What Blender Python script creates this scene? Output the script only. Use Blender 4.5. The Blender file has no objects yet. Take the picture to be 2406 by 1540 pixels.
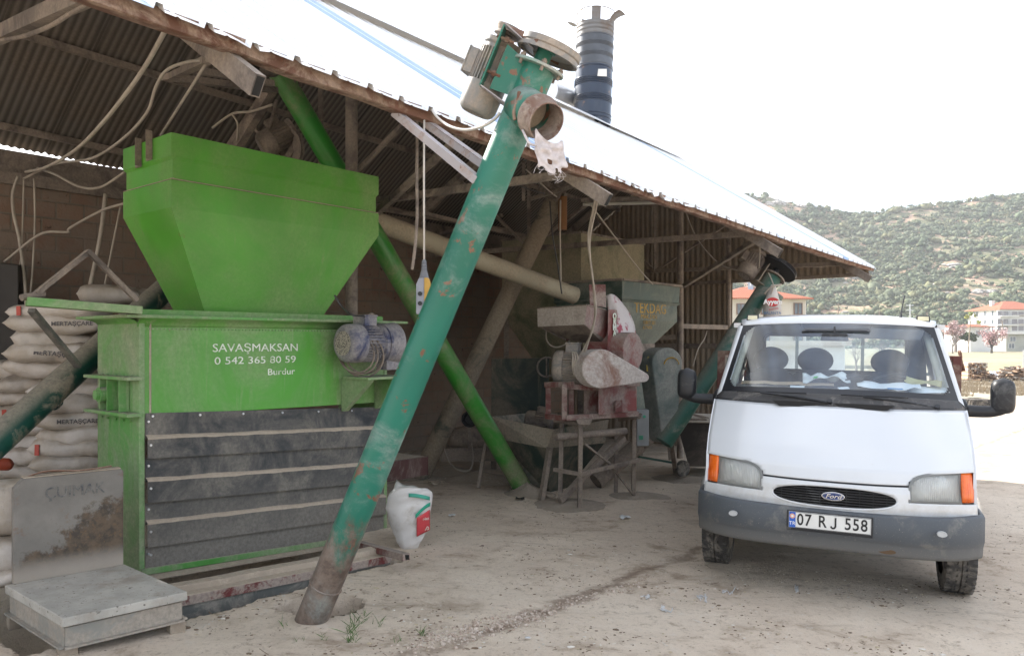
import bpy, bmesh, math, random
from mathutils import Vector as V, Matrix, noise as mnoise
random.seed(7)
R = random.random
def U(a, b): return a + (b - a) * random.random()
scene = bpy.context.scene
COL = scene.collection
PI = math.pi

# ------------------------------------------------------------------ camera and measured frame
F, UC, HV, CH = 1800.0, 1203.0, 800.0, 1.65
def P(u, v, Y): return V(((u - UC) / F * Y, Y, CH + (HV - v) / F * Y))
GZ0 = -0.95
def gz(x, y):
    z = -.029 * x - .0214 * y
    k = 14.0
    d = z - GZ0
    if d > 1.5: return z
    return GZ0 + math.log1p(math.exp(max(-40, k * d))) / k
def G(u, v):                       # point of the sloping yard under a sight line
    Y = 2970.0 / (v - 838.5 - .029 * (u - UC))
    x = (u - UC) / F * Y
    return V((x, Y, gz(x, Y)))
EX, EY = .635, .7725               # direction of the eave (t); n runs from the eave into the shed
NX, NY = -.7725, .635
OX, OY = -.574, 4.85
def S(t, n, z): return V((OX + EX * t + NX * n, OY + EY * t + NY * n, z))
def ez(t): return 3.11 - .034 * t + .00115 * t * t
SL, RW = .66, 3.6                  # roof slope and ridge distance
def roofz(t, n): return ez(t) + SL * n if n < RW else ez(t) + SL * RW - SL * (n - RW)
def PN(u, v, n):                   # point of a sight line on the vertical plane n
    a = (u - UC) / F
    Y = (n + OX * NX + OY * NY) / (a * NX + NY)
    return P(u, v, Y)
def PT(u, v, t):
    a = (u - UC) / F
    Y = (t + OX * EX + OY * EY) / (a * EX + EY)
    return P(u, v, Y)
def tn(p): return ((p.x - OX) * EX + (p.y - OY) * EY, (p.x - OX) * NX + (p.y - OY) * NY)

# ------------------------------------------------------------------ mesh builder
class MB:
    def __init__(s): s.v = []; s.f = []; s.m = []; s.mi = 0
    def add(s, vs, fs):
        o = len(s.v); s.v += [V(p) for p in vs]
        for f in fs: s.f.append([i + o for i in f]); s.m.append(s.mi)
        return s
    def hexa(s, a):                # 8 corners: bottom loop then top loop
        return s.add(a, [(3, 2, 1, 0), (4, 5, 6, 7), (0, 1, 5, 4), (1, 2, 6, 5), (2, 3, 7, 6), (3, 0, 4, 7)])
    def box(s, c, d, ax=None):
        c = V(c); X, Y, Z = ax or (V((1, 0, 0)), V((0, 1, 0)), V((0, 0, 1)))
        X, Y, Z = X * d[0] / 2, Y * d[1] / 2, Z * d[2] / 2
        return s.hexa([c - X - Y - Z, c + X - Y - Z, c + X + Y - Z, c - X + Y - Z, c - X - Y + Z, c + X - Y + Z, c + X + Y + Z, c - X + Y + Z])
    def beam(s, p, q, w, h, up=(0, 0, 1)):
        p, q = V(p), V(q); d = (q - p).normalized(); up = V(up)
        a = d.cross(up)
        if a.length < 1e-4: a = d.cross(V((1, 0, 0)))
        a.normalize(); b = a.cross(d); a, b = a * w / 2, b * h / 2
        return s.hexa([p - a - b, p + a - b, q + a - b, q - a - b, p - a + b, p + a + b, q + a + b, q - a + b])
    def prism(s, pts, ext):        # planar polygon pushed along ext
        pts = [V(p) for p in pts]; e = V(ext); n = len(pts)
        s.add(pts + [p + e for p in pts], [tuple(range(n - 1, -1, -1)), tuple(range(n, 2 * n))] + [(i, (i + 1) % n, (i + 1) % n + n, i + n) for i in range(n)])
        return s
    def tube(s, path, r, seg=10, cap=True, rs=None):
        path = [V(p) for p in path]; n = len(path); o = len(s.v); up = None
        for i, p in enumerate(path):
            d = (path[min(i + 1, n - 1)] - path[max(i - 1, 0)]).normalized()
            if up is None:
                up = d.cross(V((0, 0, 1)))
                if up.length < .05: up = d.cross(V((1, 0, 0)))
            up = (up - d * up.dot(d)).normalized(); b = d.cross(up)
            rr = rs[i] if rs else r
            for k in range(seg):
                a = 2 * PI * k / seg
                s.v.append(p + up * math.cos(a) * rr + b * math.sin(a) * rr)
        for i in range(n - 1):
            for k in range(seg):
                k2 = (k + 1) % seg
                s.f.append([o + i * seg + k, o + i * seg + k2, o + (i + 1) * seg + k2, o + (i + 1) * seg + k]); s.m.append(s.mi)
        if cap:
            s.f.append([o + k for k in range(seg - 1, -1, -1)]); s.m.append(s.mi)
            s.f.append([o + (n - 1) * seg + k for k in range(seg)]); s.m.append(s.mi)
        return s
    def cyl(s, p, q, r, r2=None, seg=20, cap=True):
        return s.tube([p, q], r, seg, cap, [r, r if r2 is None else r2])
    def lathe(s, p, d, prof, seg=24, cap=True):  # prof: (distance along d, radius)
        p, d = V(p), V(d).normalized()
        return s.tube([p + d * a for a, _ in prof], 1, seg, cap, [max(b, .0005) for _, b in prof]) if all(prof[i + 1][0] > prof[i][0] for i in range(len(prof) - 1)) else s._lathe(p, d, prof, seg)
    def _lathe(s, p, d, prof, seg):
        a = d.cross(V((0, 0, 1)))
        if a.length < .05: a = d.cross(V((1, 0, 0)))
        a.normalize(); b = d.cross(a); o = len(s.v)
        for h, r in prof:
            for k in range(seg):
                t = 2 * PI * k / seg; s.v.append(p + d * h + a * math.cos(t) * r + b * math.sin(t) * r)
        for i in range(len(prof) - 1):
            for k in range(seg):
                k2 = (k + 1) % seg
                s.f.append([o + i * seg + k, o + i * seg + k2, o + (i + 1) * seg + k2, o + (i + 1) * seg + k]); s.m.append(s.mi)
        return s
    def ring(s, c, ax, r, tr, seg=32, ts=8):
        c, ax = V(c), V(ax).normalized(); a = ax.cross(V((0, 0, 1)))
        if a.length < .05: a = ax.cross(V((1, 0, 0)))
        a.normalize(); b = ax.cross(a); o = len(s.v)
        for i in range(seg):
            t = 2 * PI * i / seg; d = a * math.cos(t) + b * math.sin(t)
            for j in range(ts):
                w = 2 * PI * j / ts; s.v.append(c + d * (r + tr * math.cos(w)) + ax * tr * math.sin(w))
        for i in range(seg):
            for j in range(ts):
                i2, j2 = (i + 1) % seg, (j + 1) % ts
                s.f.append([o + i * ts + j, o + i2 * ts + j, o + i2 * ts + j2, o + i * ts + j2]); s.m.append(s.mi)
        return s
    def grid(s, rows, closed=False):
        o = len(s.v); n = len(rows[0])
        for r in rows: s.v += [V(p) for p in r]
        for i in range(len(rows) - 1):
            for j in range(n - (0 if closed else 1)):
                j2 = (j + 1) % n
                s.f.append([o + i * n + j, o + i * n + j2, o + (i + 1) * n + j2, o + (i + 1) * n + j]); s.m.append(s.mi)
        return s
    def ball(s, c, r, sc=(1, 1, 1), seg=16, rings=10, jit=0):
        c = V(c); rows = []
        for i in range(rings + 1):
            th = PI * i / rings; row = []
            for k in range(seg):
                a = 2 * PI * k / seg; q = 1 + jit * (mnoise.noise(V((c.x * 3 + math.cos(a) * 2, c.y * 3 + math.sin(a) * 2, th * 2))))
                row.append(c + V((math.sin(th) * math.cos(a) * r * sc[0], math.sin(th) * math.sin(a) * r * sc[1], math.cos(th) * r * sc[2])) * q)
            rows.append(row)
        return s.grid(rows, True)
    def build(s, name, mat, parent=None, smooth=False, bevel=0, seg=2, solid=0, local=False, ang=35, sub=0, recalc=True, weld=0):
        me = bpy.data.meshes.new(name); me.from_pydata(s.v, [], s.f)
        mats = mat if isinstance(mat, (list, tuple)) else [mat]
        for m in mats: me.materials.append(m)
        if len(mats) > 1:
            for p, i in zip(me.polygons, s.m): p.material_index = i
        if recalc:
            bm = bmesh.new(); bm.from_mesh(me)
            if weld: bmesh.ops.remove_doubles(bm, verts=bm.verts[:], dist=weld)
            bmesh.ops.recalc_face_normals(bm, faces=bm.faces[:]); bm.to_mesh(me); bm.free()
        if smooth: me.shade_smooth()
        ob = bpy.data.objects.new(name, me); COL.objects.link(ob)
        if smooth and smooth != 'all': me.set_sharp_from_angle(angle=math.radians(40))
        if parent:
            ob.parent = parent
            if not local: ob.matrix_parent_inverse = WM(parent).inverted()
        if solid:
            k = ob.modifiers.new('Solidify', 'SOLIDIFY'); k.thickness = solid; k.offset = 0
        if sub:
            k = ob.modifiers.new('Subsurf', 'SUBSURF'); k.levels = sub; k.render_levels = sub
        if bevel:
            k = ob.modifiers.new('Bevel', 'BEVEL'); k.width = bevel; k.segments = seg; k.limit_method = 'ANGLE'; k.angle_limit = math.radians(ang)
        return ob
def WM(o):
    m = o.matrix_basis
    return m if not o.parent else WM(o.parent) @ o.matrix_parent_inverse @ m
def thing(name, label, cat, loc=(0, 0, 0), group=None, rot=None):
    o = bpy.data.objects.new(name, None); COL.objects.link(o); o.location = loc; o.empty_display_size = .2
    if rot: o.rotation_euler = rot
    return tag(o, label, cat, group)
def tag(o, label=None, cat=None, group=None, kind=None):
    if label: o['label'] = label
    if cat: o['category'] = cat
    if group: o['group'] = group
    if kind: o['kind'] = kind
    return o
def curve(pts, n=8):               # smooth path through points
    pts = [V(p) for p in pts]; out = []
    for i in range(len(pts) - 1):
        p0, p1, p2, p3 = pts[max(i - 1, 0)], pts[i], pts[i + 1], pts[min(i + 2, len(pts) - 1)]
        for k in range(n):
            t = k / n
            out.append(.5 * ((2 * p1) + (p2 - p0) * t + (2 * p0 - 5 * p1 + 4 * p2 - p3) * t * t + (3 * p1 - p0 - 3 * p2 + p3) * t ** 3))
    return out + [pts[-1]]
def text(body, size, o, xd, yd, mat, parent, name='lettering', ext=.0015, al='CENTER', off=0, shear=0, local=False, space=1, sx=1):
    c = bpy.data.curves.new(name, 'FONT'); c.body = body; c.size = size; c.align_x = al; c.align_y = 'CENTER'; c.extrude = ext; c.offset = off; c.shear = shear; c.space_character = space
    c.resolution_u = 3
    ob = bpy.data.objects.new(name, c); COL.objects.link(ob); bpy.context.view_layer.update()
    me = bpy.data.meshes.new_from_object(ob.evaluated_get(bpy.context.evaluated_depsgraph_get()))
    bpy.data.objects.remove(ob); bpy.data.curves.remove(c)
    xd = V(xd).normalized(); yd = V(yd); yd = (yd - xd * yd.dot(xd)).normalized(); zd = xd.cross(yd)
    M = Matrix((xd * sx, yd, zd)).transposed().to_4x4(); M.translation = V(o)
    me.transform(M); me.materials.clear(); me.materials.append(mat); me.name = name
    ob = bpy.data.objects.new(name, me); COL.objects.link(ob)
    if parent:
        ob.parent = parent
        if not local: ob.matrix_parent_inverse = WM(parent).inverted()
    return ob

# ------------------------------------------------------------------ materials
class NT:
    def __init__(s, name):
        s.mat = bpy.data.materials.new(name); s.mat.use_nodes = True; s.t = s.mat.node_tree
        s.b = s.t.nodes['Principled BSDF']
        s.co = s.n('ShaderNodeTexCoord').outputs['Object']
    def n(s, ty, **k):
        o = s.t.nodes.new(ty)
        for a, b in k.items(): setattr(o, a, b)
        return o
    def put(s, sock, val):
        if hasattr(val, 'is_output'): s.t.links.new(val, sock)
        elif isinstance(val, (tuple, list)) and sock.type == 'RGBA': sock.default_value = (*val[:3], 1)
        else: sock.default_value = val
    def noise(s, sc, det=5, rough=.6, co=None, dist=0, out='Fac'):
        o = s.n('ShaderNodeTexNoise'); s.put(o.inputs['Vector'], co or s.co)
        o.inputs['Scale'].default_value = sc; o.inputs['Detail'].default_value = det; o.inputs['Roughness'].default_value = rough; o.inputs['Distortion'].default_value = dist
        return o.outputs[out]
    def scale(s, vec, co=None):
        o = s.n('ShaderNodeMapping'); s.put(o.inputs['Vector'], co or s.co); o.inputs['Scale'].default_value = vec
        return o.outputs[0]
    def ramp(s, x, a, b, va=0., vb=1.):
        o = s.n('ShaderNodeMapRange', interpolation_type='SMOOTHSTEP'); s.put(o.inputs[0], x)
        for i, q in zip((1, 2, 3, 4), (a, b, va, vb)): s.put(o.inputs[i], q)
        return o.outputs[0]
    def math(s, op, a, b=0.):
        o = s.n('ShaderNodeMath', operation=op, use_clamp=False); s.put(o.inputs[0], a); s.put(o.inputs[1], b)
        return o.outputs[0]
    def mix(s, f, a, b, mode='MIX'):
        o = s.n('ShaderNodeMix', data_type='RGBA', blend_type=mode); s.put(o.inputs[0], f); s.put(o.inputs[6], a); s.put(o.inputs[7], b)
        return o.outputs[2]
    def up(s, lo=.22, hi=.85):
        g = s.n('ShaderNodeNewGeometry'); q = s.n('ShaderNodeSeparateXYZ'); s.t.links.new(g.outputs['Normal'], q.inputs[0])
        return s.ramp(q.outputs[2], lo, hi)
    def bump(s, h, st=.3, dist=.01):
        o = s.n('ShaderNodeBump'); o.inputs['Strength'].default_value = st; o.inputs['Distance'].default_value = dist; s.put(o.inputs['Height'], h)
        s.t.links.new(o.outputs[0], s.b.inputs['Normal'])
    def fin(s, col, rough=.6, metal=0., spec=.5):
        s.put(s.b.inputs['Base Color'], col); s.put(s.b.inputs['Roughness'], rough); s.put(s.b.inputs['Metallic'], metal)
        s.b.inputs['Specular IOR Level'].default_value = spec
        return s.mat
DUST = (.33, .275, .215)
RUST = (.13, .055, .03)
def dusty(name, base, dust=DUST, amt=.35, up=.85, sc=2.2, rust=0., rough=.55, metal=0., bump=.15, streak=.0, base2=None, spec=.4, edge=.2, rc=RUST, low=None, foot=None, wavy=0):
    m = NT(name)
    v = m.noise(.9, 3, .6)
    col = m.mix(m.ramp(v, .3, .7), tuple(c * .82 for c in base), base2 or tuple(min(1, c * 1.15) for c in base))
    if rust:
        rn = m.noise(sc * 3.1, 8, .68, dist=.4); lo = .68 - .28 * rust
        col = m.mix(m.ramp(rn, lo, lo + .05), col, m.mix(m.noise(40, 3), tuple(c * .6 for c in rc), tuple(min(1, c * 1.6) for c in rc)))
    if foot:
        zq = m.n('ShaderNodeSeparateXYZ'); m.t.links.new(m.co, zq.inputs[0]); fz = m.math('ADD', zq.outputs[2], m.math('MULTIPLY', m.math('SUBTRACT', m.noise(5, 8, .75, co=m.scale((1, 1, .45))), .5), 1.5))
        col = m.mix(m.ramp(fz, foot[0], foot[1]), col, m.mix(m.ramp(m.noise(9, 6, .7), .35, .65), (.085, .058, .046), (.20, .155, .125)))
    pn = m.noise(sc, 9, .7, dist=.6); lo = .64 - .30 * amt; ee = edge * .38
    f = m.ramp(pn, lo - ee, lo + ee)
    f = m.math('MULTIPLY', f, .82)
    if streak:
        st = m.noise(3.2, 5, .6, co=m.scale((2.2, 2.2, .16)), dist=.3); l2 = .66 - .3 * streak
        f = m.math('MAXIMUM', f, m.math('MULTIPLY', m.ramp(st, l2, l2 + .16), .62))
    if low:
        zs = m.n('ShaderNodeSeparateXYZ'); m.t.links.new(m.co, zs.inputs[0]); f = m.math('MAXIMUM', f, m.math('MULTIPLY', m.ramp(m.math('ADD', zs.outputs[2], m.math('MULTIPLY', m.math('SUBTRACT', m.noise(2.5, 7, .7), .5), .7)), low[0], low[1]), .8))
    if up:
        f = m.math('MAXIMUM', f, m.math('MULTIPLY', m.up(), m.ramp(m.noise(sc * 4, 5, .7), .15, .5, up * .6, up)))
    fine = m.noise(38, 6, .75)
    d2 = m.mix(m.ramp(fine, .3, .7), tuple(c * .74 for c in dust), tuple(min(1, c * 1.2) for c in dust))
    col = m.mix(f, col, d2)
    hgt = m.math('ADD', m.noise(45, 5, .75), m.math('MULTIPLY', f, .6))
    if wavy: hgt = m.math('ADD', m.math('MULTIPLY', hgt, .25), m.math('MULTIPLY', m.noise(2.2, 2, .5), wavy))
    m.bump(hgt, bump, .006)
    return m.fin(col, m.math('ADD', m.math('MULTIPLY', f, .9 - rough), rough), metal, spec)
def plain(name, col, rough=.5, metal=0., var=.12, sc=6, bump=0., spec=.5):
    m = NT(name); n = m.noise(sc, 5, .6)
    c = m.mix(m.ramp(n, .25, .75), tuple(x * (1 - var) for x in col), tuple(min(1, x * (1 + var)) for x in col))
    if bump: m.bump(m.noise(sc * 8, 4, .6), bump, .004)
    return m.fin(c, rough, metal, spec)

M = {}
M['green'] = dusty('bright_green_paint', (.072, .285, .032), dust=(.27, .32, .19), amt=.36, up=.95, sc=1.1, rough=.42, bump=.05, streak=.5, edge=.45, rust=.06, wavy=9)
M['green_hop'] = dusty('hopper_green_paint', (.070, .285, .026), dust=(.20, .28, .12), amt=.26, up=.9, sc=.8, rough=.38, bump=.04, streak=.25, edge=.5, rust=.05, wavy=9)
M['green_end'] = dusty('dusty_green_paint', (.062, .27, .04), dust=(.29, .30, .21), amt=.62, up=.95, sc=1.6, rough=.5, bump=.06, streak=.55, edge=.5)
M['teal'] = dusty('teal_auger_paint', (.016, .145, .10), dust=(.27, .31, .29), amt=.13, up=.72, sc=2.6, rust=.34, rough=.4, bump=.12, streak=0, edge=.35, rc=(.16, .075, .045), foot=(.62, .34))
M['teal_low'] = dusty('rusted_tube_end', (.11, .075, .06), dust=(.24, .21, .18), amt=.45, up=.7, sc=3, rust=.55, rough=.7, bump=.3)
M['dteal'] = dusty('dark_teal_paint', (.010, .070, .055), amt=.20, up=.75, sc=2.6, rough=.4, bump=.1, edge=.14)
M['dustgreen'] = dusty('dust_coated_green', (.025, .055, .04), amt=.78, up=.9, sc=2.3, rough=.6, bump=.15, edge=.25)
M['taupe'] = dusty('dust_coated_steel', (.085, .07, .062), dust=(.26, .215, .175), amt=.62, up=.95, sc=2.4, rough=.8, bump=.35, edge=.3)
M['bin'] = dusty('dust_coated_bin', (.09, .11, .06), dust=(.30, .26, .18), amt=.7, up=.9, sc=1.4, rough=.75, bump=.15, edge=.4)
M['tek'] = dusty('dull_green_machine_paint', (.030, .062, .048), dust=(.21, .215, .18), amt=.42, up=.95, sc=1.9, rough=.45, bump=.08, edge=.35, streak=.3)
M['red'] = dusty('dull_red_machine_paint', (.17, .034, .030), dust=(.28, .235, .205), amt=.52, up=.95, sc=2.4, rough=.55, bump=.12, edge=.3)
M['maroon'] = dusty('dust_coated_maroon_frame', (.12, .035, .03), dust=(.29, .245, .21), amt=.5, up=.95, sc=3, rough=.7, bump=.25, edge=.25)
M['guard'] = dusty('pale_floury_guard', (.20, .10, .07), dust=(.50, .47, .44), amt=.8, up=.9, sc=2.5, rough=.8, bump=.2, edge=.3, rust=.1)
M['greymotor'] = dusty('grey_motor_paint', (.20, .195, .185), dust=(.33, .28, .23), amt=.45, up=.9, sc=4, rough=.5, bump=.1)
M['bluemotor'] = dusty('blue_motor_paint', (.016, .026, .085), dust=(.30, .28, .27), amt=.72, up=.85, sc=5, rough=.4, bump=.06, edge=.3)
M['black'] = dusty('black_slat_paint', (.024, .028, .033), dust=(.22, .20, .17), amt=.40, up=1.0, sc=2.6, rough=.55, bump=.3, streak=.3, edge=.5, low=(.85, .0))
M['dustledge'] = dusty('settled_dust', (.36, .30, .235), dust=(.40, .335, .26), amt=.5, up=.5, rough=.95, bump=.3)
M['steelgrey'] = dusty('worn_grey_scale_paint', (.23, .225, .20), dust=(.32, .275, .225), amt=.5, up=.3, sc=3, rust=.22, rough=.6, bump=.2, rc=(.12, .07, .04))
M['green_aug'] = dusty('green_auger_paint', (.022, .19, .018), dust=(.22, .195, .13), amt=.30, up=.95, sc=1.7, rough=.36, bump=.06, edge=.4)
M['spoutrust'] = dusty('flaking_rusty_mouth', (.16, .09, .065), dust=(.34, .29, .25), amt=.45, up=.4, sc=5, rust=.5, rough=.85, bump=.6)
M['headpaint'] = dusty('pale_teal_paint', (.20, .30, .26), dust=(.38, .37, .34), amt=.4, up=.6, sc=5, rust=.15, rough=.5, bump=.1)
M['tubepale'] = dusty('pale_conveyor_paint', (.30, .27, .20), dust=(.29, .245, .18), amt=.5, up=.9, sc=3, rough=.7, bump=.15)
M['dustauger'] = dusty('brown_dust_on_auger', (.035, .05, .042), dust=(.225, .18, .13), amt=.72, up=.9, sc=1.7, rough=.7, bump=.15, edge=.2)
M['endauger'] = dusty('end_auger_paint', (.014, .075, .052), dust=(.25, .225, .19), amt=.22, up=.8, sc=1.9, rough=.5, bump=.1, edge=.2)
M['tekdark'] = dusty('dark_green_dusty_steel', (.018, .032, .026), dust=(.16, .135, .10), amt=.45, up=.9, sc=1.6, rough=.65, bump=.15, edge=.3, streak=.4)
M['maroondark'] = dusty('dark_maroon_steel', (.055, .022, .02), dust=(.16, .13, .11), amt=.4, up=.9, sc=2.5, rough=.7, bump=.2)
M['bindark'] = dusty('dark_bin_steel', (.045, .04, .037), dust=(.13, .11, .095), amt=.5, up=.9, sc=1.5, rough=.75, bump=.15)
M['paledust'] = dusty('pale_dusty_lid', (.36, .32, .27), dust=(.42, .37, .31), amt=.6, up=.8, sc=3, rough=.9, bump=.3)
M['sackw'] = dusty('white_woven_sack', (.50, .47, .44), dust=(.36, .31, .26), amt=.35, up=.35, sc=2.6, rough=.75, bump=.3, edge=.4)
M['dusttan'] = dusty('dusty_brown_leg', (.25, .20, .15), dust=(.33, .28, .22), amt=.5, up=.4, sc=5, rust=.2, rough=.85, bump=.25)
M['annexgrey'] = plain('grey_green_render', (.34, .345, .31), .9, sc=.5)
M['dustfloor'] = dusty('floor_feed_dust', (.27, .225, .175), dust=(.34, .29, .235), amt=.5, up=.3, sc=3, rough=.95, bump=.4)
M['scr1'] = plain('bush_dark_green', (.05, .07, .03), .9); M['scr2'] = plain('bush_mid_green', (.09, .11, .05), .9)
M['tekguard'] = dusty('grey_green_guard_paint', (.075, .10, .09), dust=(.25, .25, .22), amt=.5, up=.9, sc=2, rough=.42, bump=.08, edge=.4)
M['guard2'] = dusty('floury_tray', (.27, .23, .20), dust=(.38, .34, .30), amt=.75, up=.9, sc=3, rough=.85, bump=.25)
M['rust'] = dusty('rusty_eave_steel', (.135, .065, .042), dust=(.30, .22, .165), amt=.4, up=.9, sc=5, rust=.35, rough=.85, bump=.5)
M['bracket'] = dusty('primer_steel_bracket', (.34, .32, .33), dust=(.32, .25, .22), amt=.3, up=.1, sc=5, rust=.28, rough=.55, bump=.15)
M['cable'] = plain('grey_cable', (.33, .29, .24), .7, var=.2)
M['whitecable'] = plain('white_cable', (.55, .52, .48), .6, var=.1)
M['darkcable'] = plain('black_cable', (.03, .03, .03), .55)
M['rubber'] = dusty('tyre_rubber', (.055, .052, .05), dust=(.20, .18, .155), amt=.42, up=.5, sc=9, rough=.85, bump=.3, spec=.2)
M['blackplastic'] = dusty('black_plastic', (.014, .015, .018), dust=(.10, .10, .10), amt=.12, up=.15, sc=5, rough=.42, bump=.05)
M['dark'] = plain('near_black', (.01, .009, .008), .9)
M['txtwhite'] = dusty('stencil_white_paint', (.66, .70, .62), dust=(.36, .46, .28), amt=.25, up=0, sc=14, rough=.6, bump=0)
M['txtyellow'] = dusty('worn_yellow_paint', (.42, .25, .03), dust=(.17, .16, .12), amt=.3, up=0, sc=9, rough=.6, bump=0)
M['txtdark'] = dusty('faded_dark_paint', (.07, .075, .085), dust=(.19, .18, .16), amt=.55, up=0, sc=12, rough=.7, bump=0)
# ------------------------------------------------------------------ ground sheet
def hole(x, y):
    t, n = tn(V((x, y, 0))); w = .05 * mnoise.noise(V((x * 4, y * 4, 2))) + .03 * mnoise.noise(V((x * 14, y * 14, 5)))
    def sm(a, b, q): return max(0, min(1, (q - a) / (b - a)))
    front = .99 + .05 * math.sin(t * 2.2 + .6) + w * .9
    d = sm(-1.9, -1.86, t) * sm(.80, .74, t + w) * sm(front, front + .06, n) * sm(2.55, 2.5, n) * .62
    c = G(752, 1424); ex, ey = (x - c.x + w) / .26, (y - c.y + w * .5) / .17
    return max(d, sm(1.05, .88, math.hypot(ex, ey)) * .9)
def ground_z(x, y, h=True):
    z = gz(x, y)
    if -9 < x < 14 and 0 < y < 26:
        z += .028 * mnoise.noise(V((x * .7, y * .7, 1))) + .012 * mnoise.noise(V((x * 3, y * 3, 4))) + .005 * mnoise.noise(V((x * 11, y * 11, 7)))
        if h: z -= hole(x, y)
    if y > 25: z += .25 * mnoise.noise(V((x * .05, y * .05, 3))) * min(1, (y - 25) / 30)
    return z
def spans(*seg):
    out = []
    for a, b, st in seg:
        k = max(1, round((b - a) / st)); out += [a + (b - a) * i / k for i in range(k)]
    return out + [seg[-1][1]]
xs = spans((-900, -60, 60), (-60, -9, 4), (-9, -3.6, .15), (-3.6, .3, .03), (.3, 6, .06), (6, 14, .16), (14, 60, 2), (60, 900, 40))
ys = spans((-300, -20, 40), (-20, 2, 2), (2, 3.6, .1), (3.6, 7.4, .03), (7.4, 14, .09), (14, 26, .3), (26, 80, 2), (80, 900, 20))
b = MB(); b.grid([[(x, y, ground_z(x, y)) for x in xs] for y in ys])
m = NT('dusty_yard_ground')
big = m.noise(.55, 4, .6, dist=.5); med = m.noise(2.6, 8, .68, dist=.4); fine = m.noise(26, 6, .75); grit = m.noise(120, 3, .8)
col = m.mix(m.ramp(big, .3, .7), (.60, .495, .39), (.70, .60, .485))
brown = m.math('MULTIPLY', m.ramp(med, .5, .68), m.ramp(big, .62, .38))
col = m.mix(m.math('MULTIPLY', brown, .8), col, (.27, .195, .13))
col = m.mix(m.math('MULTIPLY', m.ramp(fine, .52, .72), .5), col, (.24, .18, .13))
col = m.mix(m.math('MULTIPLY', m.ramp(grit, .6, .72), .55), col, (.55, .51, .46))
col = m.mix(m.math('MULTIPLY', m.ramp(grit, .4, .3), .5), col, (.14, .105, .08))
md2 = m.noise(9, 9, .78, dist=.3); col = m.mix(m.math('MULTIPLY', m.ramp(md2, .53, .66), .62), col, (.27, .205, .15)); col = m.mix(m.math('MULTIPLY', m.ramp(md2, .45, .34), .5), col, (.66, .60, .52))
vo = m.n('ShaderNodeTexVoronoi'); vo.inputs['Scale'].default_value = 17; m.t.links.new(m.co, vo.inputs['Vector'])
spk = m.math('MULTIPLY', m.ramp(vo.outputs['Distance'], .16, .07), m.ramp(m.noise(5, 3), .48, .6))
col = m.mix(m.math('MULTIPLY', spk, .75), col, (.105, .07, .05))
# field beyond the yard: stubble and spring grass
sep = m.n('ShaderNodeSeparateXYZ'); m.t.links.new(m.co, sep.inputs[0])
fy = m.math('ADD', sep.outputs[1], m.math('MULTIPLY', m.math('SUBTRACT', m.noise(.12, 4), .5), 16))
grass = m.mix(m.ramp(m.noise(.25, 6, .7), .35, .65), (.26, .235, .13), (.16, .195, .075))
grass = m.mix(m.ramp(m.noise(.045, 4, .7), .4, .6), grass, (.29, .25, .15))
straw = m.mix(m.ramp(m.noise(.8, 7, .7), .45, .62), (.42, .37, .295), (.30, .265, .18))
col = m.mix(m.ramp(fy, 27, 33), col, straw); col = m.mix(m.ramp(fy, 52, 60), col, grass)
ga_, gb_ = G(1010, 1525), G(1640, 1292); gl_ = (gb_ - ga_).normalized(); dn = m.n('ShaderNodeVectorMath', operation='DOT_PRODUCT'); m.t.links.new(m.co, dn.inputs[0]); dn.inputs[1].default_value = (-gl_.y, gl_.x, 0); dd = m.math('ABSOLUTE', m.math('ADD', m.math('SUBTRACT', dn.outputs['Value'], -gl_.y * ga_.x + gl_.x * ga_.y), m.math('MULTIPLY', m.math('SUBTRACT', m.noise(1.6, 6, .7), .5), .5)))
col = m.mix(m.math('MULTIPLY', m.ramp(dd, .09, .01), m.ramp(m.noise(4, 5, .7), .3, .6, .15, .75)), col, (.17, .115, .08))
w2_ = m.n('ShaderNodeMapping'); m.t.links.new(m.co, w2_.inputs[0]); w2_.inputs['Rotation'].default_value = (0, 0, .95); w2_.inputs['Scale'].default_value = (.5, 5, 1); tr2 = m.noise(1.3, 7, .75, co=w2_.outputs[0], dist=.3)
col = m.mix(m.math('MULTIPLY', m.ramp(tr2, .55, .68), .42), col, (.30, .235, .175))
far_ = m.ramp(sep.outputs[1], 9.5, 14); col = m.mix(m.math('MULTIPLY', far_, m.ramp(m.noise(1.1, 6, .75), .42, .62, .25, .85)), col, (.30, .265, .215))  # far yard painted darker so its sunlit stretch doesn't burn out
m.bump(m.math('ADD', m.math('MULTIPLY', fine, .8), m.math('ADD', m.math('MULTIPLY', grit, .5), med)), .8, .025)
M['ground'] = m.fin(col, .95, 0, .15)
b.build('ground', M['ground'], smooth=True)['kind'] = 'structure'

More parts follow.
